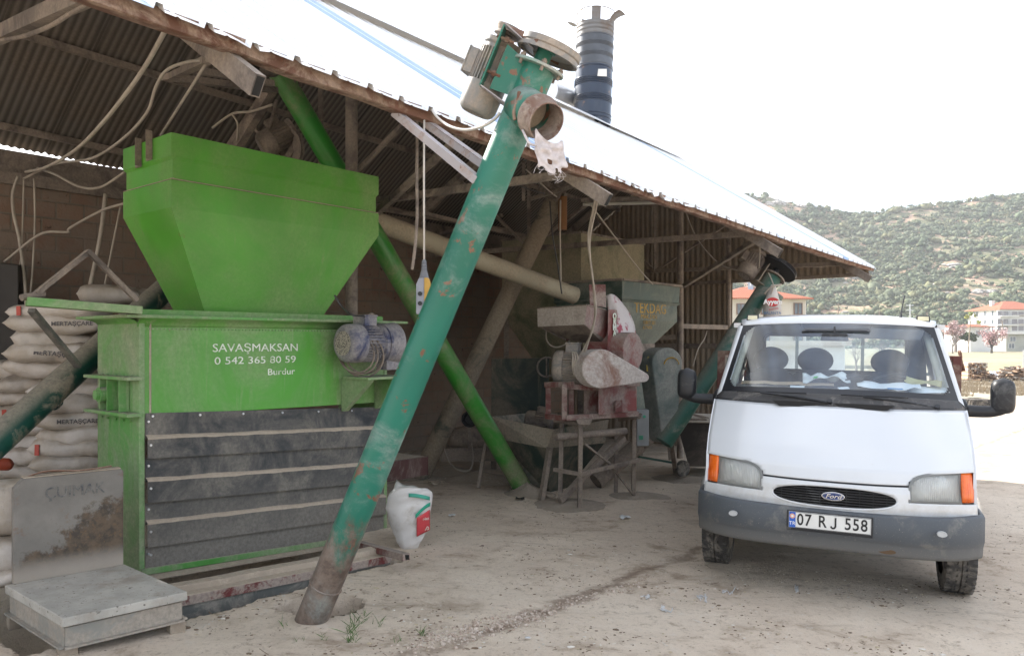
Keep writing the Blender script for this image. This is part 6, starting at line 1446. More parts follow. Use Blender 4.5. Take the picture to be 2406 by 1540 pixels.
# ------------------------------------------------------------------ sacks
def sackmesh(c, ax, ay, az, L, W, H, seed, lump=.12):
    b = MB(); rows = []; rs2 = random.Random(seed); ox = rs2.uniform(0, 50)
    for i in range(23):
        f = -1 + 2 * i / 22; row = []
        endf = (1 - abs(f) ** 5) ** .45 if abs(f) < 1 else 0
        endw = .80 + .20 * (1 - abs(f) ** 4)
        for j in range(24):
            a = 2 * PI * j / 24; ca, sa = math.cos(a), math.sin(a)
            x = f * L / 2 * (1 + .03 * mnoise.noise(V((a, ox, 1)))); y = W / 2 * endw * math.copysign(abs(ca) ** .75, ca); z = H / 2 * max(endf, .06) * math.copysign(abs(sa) ** .85, sa)
            nz = mnoise.noise(V((x * 5 + ox, y * 5, z * 6))) * lump + .4 * lump * mnoise.noise(V((x * 16 + ox, y * 14, z * 12)))
            wr_ = .03 * math.sin(f * 28 + 3 * ca + ox) * (abs(f) ** 2)
            p = c + ax * x + ay * (y * (1 + nz * .5)) + az * (z * (1 + nz * 1.6 + wr_) + .02 * mnoise.noise(V((x * 3 + ox, y * 3, 9))))
            row.append(p)
        rows.append(row)
    return b.grid(rows, True)
ORD = ['bottom', 'second', 'third', 'fourth', 'fifth', 'sixth', 'seventh', 'eighth', 'topmost']
m = NT('dusty_feed_sack'); c = m.mix(m.ramp(m.noise(3, 6, .65), .35, .65), (.52, .475, .435), (.40, .345, .285)); c = m.mix(m.math('MULTIPLY', m.up(.45, .95), m.ramp(m.noise(8, 5), .3, .6)), c, (.34, .285, .225)); m.bump(m.math('ADD', m.noise(24, 6, .7), m.noise(9, 4, .6, dist=1.5)), .6, .012); M['fsack'] = m.fin(c, .6, 0, .35)
M['ink'] = plain('sack_print_dark', (.11, .10, .10), .7); M['inkred'] = plain('sack_print_red', (.42, .07, .05), .7)
ri = random.Random(11)
def stack(u, v0, dv, n, Y, L, W, who, txt=()):
    for i in range(n):
        v = v0 - dv * i; c = P(u + ri.uniform(-13, 13), v + ri.uniform(-3, 3), Y + ri.uniform(-.09, .09)); H = dv / F * Y * ri.uniform(1.25, 1.55)
        yaw = ri.uniform(-.3, .3) + .3; ax = V((math.cos(yaw), math.sin(yaw) * .9 * (1 if ri.random() < 2 else 1), ri.uniform(-.05, .05))).normalized(); ay = V((-ax.y, ax.x, 0)).normalized(); az = ax.cross(ay)
        if az.z < 0: az = -az
        lab = 'dusty white feed sack, %s of %s' % ('topmost' if i == n - 1 else (ORD[i] + ' from the floor' if i else 'bottom one'), who)
        o = sackmesh(c, ax, ay, az, L * ri.uniform(.95, 1.05), W, H, i * 7 + int(u), .24).build('feed_sack', M['fsack'], None, smooth='all'); tag(o, lab, 'sack', 'stacked white feed sacks')
        if i in txt:
            front = c - ay * (W / 2 * 1.0 + .006) + az * (.0) ; text('MERTAŞÇARE', H * .30, front + ax * L * ri.uniform(.05, .2), ax + az * ri.uniform(-.12, .12), az + ay * .15, M['ink'], o, off=.001)
        elif i % 3 == 1:
            b = MB(); b.box(c - ay * (W / 2 * .99 + .004) - ax * L * .33, (.035, .012, H * .5), (ax, ay, az)); b.build('red_print', M['inkred'], o)
stack(72, 1098, 33.5, 8, 7.35, .62, .40, 'the low left sack stack', ())
stack(186, 1082, 33.5, 6, 6.75, .66, .40, 'the sack stack beside the mixer', (3,))
stack(140, 862, 33, 5, 6.95, .76, .42, 'the sacks above both stacks', (1, 3))
for k, (u, v, Y) in enumerate(((258, 694, 7.6), (342, 700, 7.9))):
    ax = V((.9, .4, 0)).normalized(); ay = V((-.4, .9, 0)).normalized()
    tag(sackmesh(P(u, v, Y), ax, ay, Z3, .55, .4, .20, 90 + k).build('feed_sack', M['fsack'], None, smooth='all'), ['dusty feed sack lying at the back behind the swing arm', 'dusty feed sack lying at the back under the dark teal auger'][k], 'sack', 'stacked white feed sacks')
for k, (u, v, Y, L_, H_, lab) in enumerate(((-12, 1195, 4.75, .42, .34, 'upper white sack at the left edge behind the scale plate'), (-8, 1300, 4.72, .44, .24, 'lower white sack at the left edge behind the scale plate'), (0, 1348, 4.7, .36, .12, 'flattened white sack on the floor at the left edge'))):
    ax = V((.8, .6, 0)); ay = V((-.6, .8, 0)); tag(sackmesh(P(u, v, Y), ax, ay, Z3, L_, .34, H_, 120 + k).build('feed_sack', M['fsack'], None, smooth='all'), lab, 'sack')
# open sack standing by the mixer
ws = thing('open_feed_sack', 'full white feed sack with green and red print standing by the mixer', 'sack', G(962, 1284))
wY = 6.52; rows = []
outl = [(1291, 944, 975), (1284, 939, 983), (1262, 928, 996), (1228, 915, 1007), (1195, 907, 1013), (1170, 909, 1016), (1155, 918, 1014), (1146, 925, 1004)]
for k in range(25):
    f = k / 24 * (len(outl) - 1); i = min(int(f), len(outl) - 2); f -= i; v, l_, r_ = [outl[i][q] * (1 - f) + outl[i + 1][q] * f for q in range(3)]
    row = []
    for j in range(28):
        a = 2 * PI * j / 28; u = (l_ + r_) / 2 - (r_ - l_) / 2 * math.cos(a); hh = (r_ - l_) / 2 / F * wY
        dy = -math.sin(a) * hh * .72 + .022 * mnoise.noise(V((a * 1.5, v * .03, 3))) + .012 * math.sin(v * .22 + 3.2 * a + 2 * mnoise.noise(V((a, v * .02, 1)))) * (.4 + .6 * (v < 1190))
        row.append(P(u + 4.5 * mnoise.noise(V((v * .06, a, 8))), v, wY + dy))
    rows.append(row)
b = MB(); b.grid(rows, True); b.build('sack_body', dusty('clean_white_sack', (.60, .58, .56), dust=(.45, .41, .36), amt=.2, up=.2, sc=3, rough=.65, bump=.35), ws, smooth='all')
rows = []
for i in range(9):
    f = i / 8; rows.append([P(916 + 92 * g + 16 * (1 - f) * (1 - g), 1126 + 46 * f * (.75 + .25 * g) + 34 * g * (1 - f) + 5 * math.sin(g * 8 + f * 3), wY - .12 * math.sin(PI * f) + .16 * (1 - f) - .02) for g in [j / 10 for j in range(11)]])
b = MB(); b.grid(rows); fl_ = b.build('folded_mouth', dusty('sack_lining', (.52, .51, .47), dust=(.36, .33, .28), amt=.3, up=.2, sc=4, rough=.8, bump=.4), ws, smooth='all', solid=.003)
def onsack(u, v, dz=.006):
    i = min(range(len(outl) - 1), key=lambda q: abs((outl[q][0] + outl[q + 1][0]) / 2 - v)); f = (v - outl[i][0]) / (outl[i + 1][0] - outl[i][0]); l_, r_ = [outl[i][q] * (1 - f) + outl[i + 1][q] * f for q in (1, 2)]
    cth = max(-1, min(1, ((l_ + r_) / 2 - u) / ((r_ - l_) / 2))); hh = (r_ - l_) / 2 / F * wY
    return P(u, v, wY - math.sqrt(1 - cth * cth) * hh * .72 - .02)
def patch(name, fn, col, nI=8, nJ=8):
    b = MB(); b.grid([[onsack(*fn(i / nI, j / nJ)) for j in range(nJ + 1)] for i in range(nI + 1)]); return b.build(name, plain(name + '_ink', col, .6), ws, smooth='all', solid=.002)
patch('red_print', lambda f, g: (979 + 31 * g, 1206 + 48 * f - 10 * g + (1 - f) * 10 * (1 - g) + 6 * f * (1 - g)), (.50, .05, .06))
patch('green_print', lambda f, g: (976 + 35 * g, 1196 + 9 * f - 17 * math.sin(g * 1.5) + 12 * (1 - g)), (.02, .30, .19), 3, 10)
patch('green_print', lambda f, g: (960 + 50 * g, 1158 + 9 * f + 8 * g * g), (.04, .28, .20), 3, 10)
p = onsack(1001, 1217); text('Net', .034, p + V((0, -.012, 0)), V((1, .35, .1)), Z3, M['txtwhite'], ws); p = onsack(1002, 1240); text('50', .045, p + V((0, -.012, 0)), V((1, .35, .1)), Z3, M['txtwhite'], ws)

# ------------------------------------------------------------------ left dark cupboard, orange scrap
cp = thing('dark_cupboard', 'dark metal cupboard against the brick wall at the left edge', 'cupboard', P(0, 1000, 7.7))
b = MB(); b.hexa([P(-80, 1110, 7.6), P(42, 1110, 7.75), P(60, 1100, 8.1), P(-70, 1100, 8.1), P(-80, 610, 7.6), P(43, 622, 7.75), P(60, 622, 8.1), P(-70, 612, 8.1)]); b.build('carcass', plain('dark_cupboard_steel', (.035, .030, .026), .7), cp, bevel=.008)
b = MB(); b.beam(P(-20, 1100, 7.63), P(-20, 640, 7.63), .012, .012); b.build('door_gap', M['dark'], cp)
tag(sackmesh(P(2, 1092, 5.9), V((.9, .4, 0)).normalized(), V((-.4, .9, 0)).normalized(), Z3, .16, .12, .10, 333).build('orange_bag', plain('orange_red_plastic', (.30, .045, .015), .6, sc=12), None, smooth='all'), 'crumpled orange-red bag at the left edge below the dark teal auger', 'bag')

# ------------------------------------------------------------------ cables and ropes
def cable(pts, r, lab, mat='cable', cat='cable', group='cables hanging in the shed'):
    o = MB().tube(curve([P(*q) for q in pts], 7), r, 7).build('hanging_cable' if cat == 'cable' else 'hanging_rope', M[mat], None, smooth='all'); return tag(o, lab, cat, group)
cable([(392, 66, 4.05), (345, 150, 4.6), (300, 215, 5.0), (240, 290, 5.6), (180, 350, 6.2), (110, 392, 7.0), (60, 404, 7.8)], .014, 'thick dusty cable from the eave down to the back wall beam')
cable([(486, 142, 5.4), (440, 146, 5.5), (392, 165, 5.6), (366, 205, 5.8), (345, 265, 6.0), (290, 325, 6.3), (215, 372, 6.9), (130, 385, 7.4), (55, 420, 7.9)], .012, 'dusty cable sagging in a long curve past the hopper')
cable([(490, 140, 5.4), (440, 220, 5.7), (378, 318, 6.3)], .011, 'straight dusty cable dropping behind the hopper corner')
cable([(42, 415, 7.9), (30, 455, 7.85), (32, 500, 7.85), (45, 560, 7.85), (56, 640, 7.85), (62, 720, 7.8)], .016, 'thick grey cable running down the brick wall at far left')
cable([(56, 418, 7.9), (54, 500, 7.9), (50, 600, 7.9), (42, 640, 7.9)], .009, 'thin pale cable hanging straight on the brick wall')
cable([(80, 420, 7.9), (82, 520, 7.9), (76, 640, 7.9), (70, 700, 7.85)], .010, 'pair of cables hanging beside the wall cable clamp')
cable([(88, 395, 7.8), (130, 410, 7.6), (185, 438, 7.4), (235, 440, 7.2), (292, 405, 6.9)], .012, 'cable swagged along the wall beam to the hopper')
cable([(292, 478, 7.6), (240, 494, 7.7), (165, 535, 7.8), (160, 545, 7.8), (110, 545, 7.85), (75, 562, 7.85), (10, 615, 7.85)], .013, 'dusty cable crossing the brick wall toward the cupboard')
cable([(248, 455, 7.9), (235, 560, 7.9), (205, 700, 7.9)], .022, 'slanting conduit bundle on the brick wall behind the arm')
cable([(283, 485, 7.9), (262, 590, 7.9), (240, 700, 7.9)], .010, 'slanting thin cable on the brick wall next to the hopper')
cable([(0, 95, 4.75), (60, 84, 4.4), (120, 60, 4.1), (165, 32, 3.85), (214, 4, 3.62)], .013, 'dust-caked rope under the sloping pipe at upper left', 'taupe', 'rope')
cable([(640, 246, 7.9), (590, 262, 8.0), (545, 268, 8.1), (500, 300, 8.4)], .014, 'drooping cable below the eave above the green hopper')
cable([(545, 268, 8.05), (558, 290, 8.1), (557, 330, 8.2)], .011, 'short cable dropping to the motor above the hopper')
cable([(735, 178, 5.3), (760, 180, 5.5), (800, 190, 5.8), (822, 196, 6.4)], .007, 'thin wire running behind the eave near the post')
cable([(979, 238, 5.2), (980, 330, 5.2), (979, 420, 5.2), (980, 500, 5.2), (976, 570, 5.2), (972, 605, 5.2), (968, 633, 5.2)], .011, 'knotted brown rope hanging beside the pendant cable', 'taupe', 'rope')
cable([(1010, 250, 4.83), (1030, 278, 4.7), (1060, 298, 4.55), (1095, 305, 4.45), (1135, 296, 4.35), (1162, 280, 4.3), (1174, 266, 4.27)], .0085, 'white cable looping from the eave to the teal auger motor', 'whitecable')
cable([(1405, 424, 7.45), (1396, 480, 7.5), (1386, 530, 7.55), (1382, 570, 7.6), (1392, 650, 7.9), (1398, 730, 8.1), (1392, 775, 8.25), (1374, 815, 8.4), (1348, 866, 8.4)], .012, 'long pale motor cable hanging to the hammer mill motor')
cable([(1407, 424, 7.45), (1402, 480, 7.5), (1388, 545, 7.55), (1386, 600, 7.7), (1397, 690, 8.0), (1399, 740, 8.1), (1380, 810, 8.35), (1362, 870, 8.4)], .011, 'second pale cable crossing the long hammer mill motor cable')
cable([(1388, 482, 8.3), (1440, 550, 9.2), (1500, 630, 10.1), (1534, 668, 10.6)], .009, 'taut rope slanting down to the lettered hopper rim', 'cable', 'rope')
cable([(1292, 472, 9.2), (1298, 550, 9.2), (1310, 620, 9.2), (1320, 690, 9.2)], .009, 'dark control wire hanging left of the storage bin', 'darkcable')
cable([(1317, 470, 9.3), (1316, 560, 9.3), (1318, 660, 9.3)], .010, 'pale cord hanging straight left of the storage bin', 'cable', 'rope')
cable([(1609, 492, 12.6), (1630, 545, 12.6), (1660, 590, 12.4), (1700, 625, 12.2), (1760, 640, 11.2)], .010, 'thin wire sagging from the front post to the far motor')
cable([(1785, 568, 9.7), (1785, 600, 9.9), (1783, 640, 10.2)], .008, 'short wire hanging straight above the far pulley')
cable([(1236, 398, 8.2), (1260, 420, 8.4), (1290, 448, 8.9), (1308, 462, 9.6)], .008, 'thin rope slanting down to the brown auger head', 'cable', 'rope')
cable([(1180, 415, 8.0), (1230, 440, 8.6), (1280, 455, 9.3)], .007, 'dark thin wire under the truss beside the brown auger', 'darkcable')
cable([(1284, 770, 9.3), (1285, 800, 9.2), (1303, 815, 9.1), (1330, 808, 9.1), (1345, 790, 9.2)], .010, 'loop of cable hanging under the hammer mill feed tray')
cable([(1040, 1000, 10.6), (1046, 1060, 10.5), (1068, 1098, 10.4), (1100, 1105, 10.4), (1112, 1080, 10.6), (1108, 1040, 10.7)], .008, 'slack cable looping on the floor by the small fan')
cable([(1628, 860, 13.2), (1640, 820, 13.2), (1655, 795, 13.3), (1661, 776, 13.3)], .010, 'bent wire with a ring end on the far cladding')
# pendant control
pd = thing('pendant_control', 'grey and yellow crane pendant control hanging on a white cable', 'control', P(995, 700, 4.82))
MB().tube([P(997, 246, 4.82), P(996, 400, 4.82), P(996.5, 612, 4.82)], .0065, 8).build('pendant_cable', M['whitecable'], pd, smooth='all')
yP = 4.82
b = MB(); b.lathe(P(996.5, 610, yP), (0, 0, -1), [(0, .010), (.02, .017), (.022, .014), (.04, .018), (.042, .015), (.06, .02), (.062, .017), (.12, .032), (.125, .034)], 18); b.build('cable_boot', plain('grey_rubber_boot', (.14, .145, .16), .6), pd, smooth=True)
M['pgrey'] = plain('grey_pendant_plastic', (.24, .25, .29), .5); M['pyellow'] = plain('dusty_yellow_pendant', (.46, .27, .05), .55, sc=14)
x0, x1, xm = (979 - UC) / F * yP, (1012 - UC) / F * yP, (998 - UC) / F * yP; z0, z1, z2 = P(0, 738, yP).z, P(0, 668, yP).z, P(0, 653, yP).z
b = MB(); b.prism([V((x0, yP - .03, z0)), V((xm, yP - .035, z0)), V((xm, yP - .035, z2)), V((x0 + .018, yP - .03, z2)), V((x0, yP - .03, z1))], V((0, .07, 0))); b.build('pendant_back', M['pgrey'], pd, bevel=.004)
b = MB(); b.prism([V((xm, yP - .036, z0)), V((x1, yP - .03, z0)), V((x1, yP - .03, z1)), V((x1 - .012, yP - .03, z2)), V((xm, yP - .036, z2))], V((0, .07, 0))); b.build('pendant_front', M['pyellow'], pd, bevel=.004)
b = MB(); 
for k in range(2): b.cyl(V(((x0 + xm) / 2, yP - .03, z1 - .06 - .06 * k)), V(((x0 + xm) / 2, yP - .042, z1 - .06 - .06 * k)), .014, seg=12)
b.build('push_button', M['blackplastic'], pd)

# ------------------------------------------------------------------ litter on the ground
rg2 = random.Random(21)
def gp(u, v, dz=.0):
    p = G(u, v); p.z = ground_z(p.x, p.y) + dz; return p
b = MB()
for k in range(900):
    s_ = rg2.random(); u = 960 + 300 * s_ + rg2.gauss(0, 26) ; v = 1520 - 80 * s_ + rg2.gauss(0, 11) * (1.3 - .6 * s_)
    if k > 650: s_ = rg2.random(); u = 1200 + 330 * s_ + rg2.gauss(0, 12); v = 1455 - 100 * s_ + rg2.gauss(0, 6)
    if v < 1345: continue
    r = rg2.uniform(.003, .010) * (1.9 if rg2.random() < .08 else 1); p = gp(u, v, r * .3)
    b.add([p + V((w.x * r * rg2.uniform(.7, 1.3), w.y * r * rg2.uniform(.7, 1.3), w.z * r * .7)) for w in IV], IF)
m = NT('pebble_stone'); tag(b.build('gravel', m.fin(m.mix(m.ramp(m.noise(30, 2), .35, .65), (.52, .44, .37), (.34, .26, .20)), .9), None, recalc=False), 'band of loose pebbles washed across the yard', 'gravel', kind='stuff')
b = MB()
for k in range(6500):
    u, v = rg2.uniform(420, 2406), 1130 + 410 * rg2.random() ** .8
    p = gp(u, v, .002)
    if hole(p.x, p.y) > .02 or mnoise.noise(V((p.x * 1.3, p.y * 1.3, 12))) + .5 * mnoise.noise(V((p.x * 4, p.y * 4, 3))) + rg2.gauss(0, .16) < .12: continue
    b.mi = 0 if rg2.random() < .62 else (1 if rg2.random() < .6 else 2)
    if rg2.random() < .8:
        r = rg2.uniform(.003, .008) * (2 if rg2.random() < .05 else 1); sx_, sy_ = rg2.uniform(.7, 1.9), rg2.uniform(.6, 1.3)
        b.add([p + V((w.x * r * sx_ * rg2.uniform(.7, 1.2), w.y * r * sy_, w.z * r * .5)) for w in IV], IF)
    else:
        a = rg2.uniform(0, PI); L_ = rg2.uniform(.005, .022) * (3 if rg2.random() < .03 else 1); d = V((math.cos(a), math.sin(a), rg2.uniform(-.1, .2))) * L_
        b.beam(p - d, p + d, rg2.uniform(.0015, .004), .002)
tag(b.build('straw_litter', [plain('dark_chaff', (.15, .105, .07), .9), plain('pale_straw', (.42, .35, .24), .9), plain('pale_grit', (.58, .54, .48), .9)], None, recalc=False), 'bits of straw and chaff strewn over the dusty yard', 'straw', kind='stuff')
b = MB()
for (u, v, n_, h_) in ((825, 1478, 26, .07), (838, 1462, 14, .06), (990, 1488, 16, .045), (822, 1500, 24, .055), (760, 1495, 8, .04), (668, 1470, 7, .05), (890, 1466, 10, .05), (700, 1505, 8, .035), (860, 1448, 9, .06), (930, 1500, 6, .04)):
    for k in range(n_):
        p = gp(u + rg2.gauss(0, 7), v + rg2.gauss(0, 4)); t_ = V((rg2.gauss(0, .5), rg2.gauss(0, .5), 1)) * h_ * rg2.uniform(.5, 1.1); w2 = V((rg2.uniform(-1, 1), rg2.uniform(-1, 1), 0)) * .003
        b.add([p - w2, p + w2, p + t_ * .6 + V((t_.x, t_.y, 0)) * .2 + w2 * .6, p + t_ + V((t_.x, t_.y, 0)) * .5], [(0, 1, 2, 3)])
tag(b.build('grass_tufts', plain('spring_grass', (.07, .13, .03), .7), None, recalc=False), 'thin tufts of young grass beside the auger hole', 'grass', kind='stuff')
def string(u, v, L_, lab, n=26, seed=0):
    r_ = random.Random(seed); pts = []; uu, vv = u, v
    for k in range(n):
        pts.append(gp(uu, vv, .006)); uu += L_ / n * r_.uniform(.2, 1.8) * (1 if r_.random() < .8 else -1.5); vv += r_.gauss(0, 3.2) + (v - vv) * .2
    tag(MB().tube(curve(pts, 3), .0034, 5).build('loose_string', M['whitestring'], None, smooth='all'), lab, 'string')
M['whitestring'] = plain('white_sack_string', (.58, .57, .56), .8)
string(1552, 1428, 62, 'bright tangled white string lying in front of the truck', 44, 3); string(1640, 1402, 80, 'thin white string trailing across the ground toward the bumper', 34, 5); string(1700, 1388, 60, 'faint white thread on the ground just before the number plate', 20, 8); string(1868, 1386, 26, 'small knot of white string under the front bumper', 40, 12); string(1505, 1398, 40, 'short loose thread left of the bright tangled string', 14, 15)
def scrap(u, v, s_, lab, mat, seed=1, name='paper_scrap', cat='paper'):
    p = gp(u, v, .012); rows = []
    for i in range(5): rows.append([p + V(((i / 4 - .5) * s_, (j / 4 - .5) * s_ * .8, .3 * s_ * (.4 + mnoise.noise(V((i * .6 + seed, j * .6, seed)))))) for j in range(5)])
    b = MB(); b.grid(rows); tag(b.build(name, mat, None, smooth='all', solid=.002), lab, cat)
ppw = plain('litter_paper_white', (.55, .55, .55), .8); 
scrap(1062, 1212, .07, 'crumpled white paper scrap on the ground right of the sack', ppw, 2); scrap(1468, 1218, .11, 'flat white paper scrap on the ground left of the truck', ppw, 5)
scrap(1216, 1160, .20, 'torn tan cardboard at the foot of the bright green auger', plain('litter_cardboard', (.30, .25, .19), .9), 3, 'cardboard_scrap', 'cardboard'); scrap(1246, 1165, .12, 'blue plastic scrap at the foot of the bright green auger', plain('litter_blue', (.07, .10, .22), .5), 7, 'plastic_scrap', 'plastic')
scrap(1222, 1176, .10, 'crumpled dark plastic at the foot of the bright green auger', M['blackplastic'], 9, 'plastic_scrap', 'plastic'); scrap(1290, 1170, .12, 'broken pale rubble by the green trough leg', M['dustledge'], 4, 'rubble', 'rubble'); scrap(1020, 1140, .16, 'grey stone lump on the floor behind the white sack', M['dustledge'], 6, 'stone', 'stone')
scrap(1240, 1500, .03, 'tiny pale scrap on the gravel', ppw, 14)
# dust heaps at machine feet
b = MB()
for (u, v, Y, r, h) in ((1240, 1152, 9.2, .42, .14), (1320, 1185, 8.7, .5, .05), (1480, 1170, 9.3, .5, .05), (1590, 1118, 10.9, .5, .06), (980, 1122, 10.2, .4, .12), (1130, 1130, 10.2, .7, .12), (1060, 1110, 10.6, .6, .12)):
    c = P(u, v, Y); rows = []
    for i in range(7):
        f = i / 6; rows.append([V((c.x + math.cos(a) * r * f, c.y + math.sin(a) * r * f * .8, gz(c.x, c.y) + h * (1 - f) ** 1.3 * (1 + .4 * mnoise.noise(V((a, f * 3, u)))) - .01 * f)) for a in [2 * PI * j / 18 for j in range(18)]])
    b.grid(rows, True)
tag(b.build('dust_heaps', M['dustfloor'], None, smooth='all'), 'low heaps of feed dust round the machine feet', 'dust', kind='stuff')
# ------------------------------------------------------------------ houses, trees and clutter beyond the yard
M['plasterw'] = plain('white_plaster', (.62, .62, .60), .85, var=.06, sc=.6); M['plasterc'] = plain('cream_plaster', (.52, .48, .41), .85, var=.08, sc=.5)
m = NT('orange_roof_tiles'); wv = m.n('ShaderNodeTexWave'); wv.bands_direction = 'X'; wv.inputs['Scale'].default_value = 1.4; wv.inputs['Distortion'].default_value = .5; m.t.links.new(m.co, wv.inputs['Vector'])
wv2 = m.n('ShaderNodeTexWave'); wv2.bands_direction = 'Z'; wv2.inputs['Scale'].default_value = 2.6; m.t.links.new(m.co, wv2.inputs['Vector'])
c = m.mix(m.ramp(m.noise(1.1, 6, .7), .35, .65), (.42, .17, .10), (.50, .27, .15)); c = m.mix(m.math('MULTIPLY', m.math('MULTIPLY', wv.outputs['Fac'], wv2.outputs['Fac']), .55), (.30, .10, .06), c); m.bump(wv.outputs['Fac'], .6, .1); M['tiles'] = m.fin(c, .8, 0, .2)
M['winglass'] = plain('dark_window_pane', (.10, .12, .14), .15, var=.3, sc=1.5); M['winframe'] = plain('brown_window_frame', (.16, .08, .05), .6); M['winwhite'] = plain('white_window_frame', (.6, .6, .6), .6); M['shutter'] = plain('grey_shutter', (.22, .21, .22), .7)
def window(par, c, w_, h_, a, nrm, fm, pane='winglass', cross=True):
    b = MB(); t_ = .10 * max(.6, w_ / 1.6)
    for s in (-1, 1): b.box(c + a * s * (w_ / 2) + nrm * .03, (t_, .12, h_ + t_), (a, nrm, Z3)); b.box(c + Z3 * s * (h_ / 2) + nrm * .03, (w_ - t_, .12, t_), (a, nrm, Z3))
    if cross: b.box(c + nrm * .02, (t_ * .8, .10, h_ - t_), (a, nrm, Z3))
    f = b.build('window', M[fm], par); MB().box(c + nrm * .006, (w_, .03, h_), (a, nrm, Z3)).build('pane', M[pane], f); return f
def house(name, label, c0, ang, W, D, zb, ze, zr, wall, ovh=.6, cat='house'):
    """c0: front right corner on the ground; a runs left to right along the front, n points away"""
    a = V((math.cos(ang), math.sin(ang), 0)); n = V((-a.y, a.x, 0)); h = thing(name, label, cat, V((c0.x, c0.y, zb)))
    L0 = c0 - a * W; q = [L0, c0, c0 + n * D, L0 + n * D]
    b = MB(); b.hexa([V((p.x, p.y, zb)) for p in q] + [V((p.x, p.y, ze)) for p in q]); b.build('wall', M[wall], h)
    if zr:
        o = [L0 - a * ovh - n * ovh, c0 + a * ovh - n * ovh, c0 + n * D + a * ovh + n * ovh, L0 + n * D - a * ovh + n * ovh]; o = [V((p.x, p.y, ze)) for p in o]
        hd = min(W, D) / 2; r0, r1 = L0 + a * hd + n * D / 2, c0 - a * hd + n * D / 2
        if W < D: r0, r1 = L0 + a * W / 2 + n * hd, L0 + a * W / 2 + n * (D - hd)
        r0, r1 = V((r0.x, r0.y, zr)), V((r1.x, r1.y, zr)); b = MB()
        b.add([p + Z3 * .12 for p in o] + [r0, r1] + o, ([(0, 1, 5, 4), (1, 2, 5), (2, 3, 4, 5), (3, 0, 4)] if W >= D else [(0, 1, 4), (1, 2, 5, 4), (2, 3, 5), (3, 0, 4, 5)]) + [(6, 7, 1, 0), (7, 8, 2, 1), (8, 9, 3, 2), (9, 6, 0, 3)]); rf = b.build('roof', M['tiles'], h)
        b = MB(); b.prism([p - Z3 * .02 for p in o], Z3 * .015); b.build('eaves', M['plasterc'], rf)
    return h, a, n, L0
# cream two-storey house with red tiles
cH = P(1893, 800, 80)
h1, a1, n1, L1 = house('tiled_house', 'cream house with a red tiled hip roof half hidden by the far auger', cH, .06, 9.3, 8, GZ0 - .3, 5.95, 7.5, 'plasterc')
for u, v, w_, h_ in ((1874, 725, .85, 1.15), (1795, 725, .85, 1.15), (1737, 726, .85, 1.1), (1874, 800, .9, 1.2), (1795, 800, .9, 1.2)):
    p = P(u, v, 80); k = (p - L1).dot(a1); c = L1 + a1 * k; c.z = p.z; window(h1, c - n1 * .05, w_, h_, a1, -n1, 'winframe')
b = MB(); c = cH + n1 * .4 + V((.15, 0, 0)); b.cyl(V((c.x, c.y, GZ0)), V((c.x, c.y, 5.9)), .07, seg=8); b.build('drain_pipe', M['winwhite'], h1)
sh = thing('solar_heater', 'grey solar water heater standing on the red tiled roof', 'solar heater', P(1764, 680, 83)); b = MB(); b.beam(P(1764, 690, 83), P(1764, 655, 83), .08, .08); b.build('stand', M['winwhite'], sh)
b = MB(); b.hexa([P(1757, 683, 82.5), P(1770, 683, 82.5), P(1770, 680, 84), P(1757, 680, 84), P(1758, 660, 83.5), P(1770, 660, 83.5), P(1770, 660, 84), P(1758, 660, 84)]); b.cyl(P(1756, 661, 83.6), P(1771, 661, 83.6), .22, seg=12); b.build('panel_and_tank', plain('solar_grey', (.30, .32, .36), .4), sh)
# low white garage seen through the cab
h2, a2, n2, L2 = house('garage', 'low white garage with a flat roof seen through the truck cab', P(1985, 800, 36), .0, 3.9, 5, GZ0 - .2, P(0, 812, 36).z, 0, 'plasterw')
b = MB(); p0, p1 = L2 - V((.3, .4, 0)), P(1985, 800, 36) + V((.15, -.4, 0)); b.hexa([V((p0.x, p0.y, P(0, 812, 36).z)), V((p1.x, p1.y, P(0, 812, 36).z)), V((p1.x, p1.y + 5.8, P(0, 812, 36).z)), V((p0.x, p0.y + 5.8, P(0, 812, 36).z)), V((p0.x, p0.y, P(0, 800, 36).z)), V((p1.x, p1.y, P(0, 800, 36).z)), V((p1.x, p1.y + 5.8, P(0, 800, 36).z)), V((p0.x, p0.y + 5.8, P(0, 800, 36).z))]); b.build('roof_slab', M['plasterc'], h2)
c = P(1905, 840, 36); window(h2, c - V((0, .04, 0)), .5, .55, V((1, 0, 0)), V((0, -1, 0)), 'winwhite')
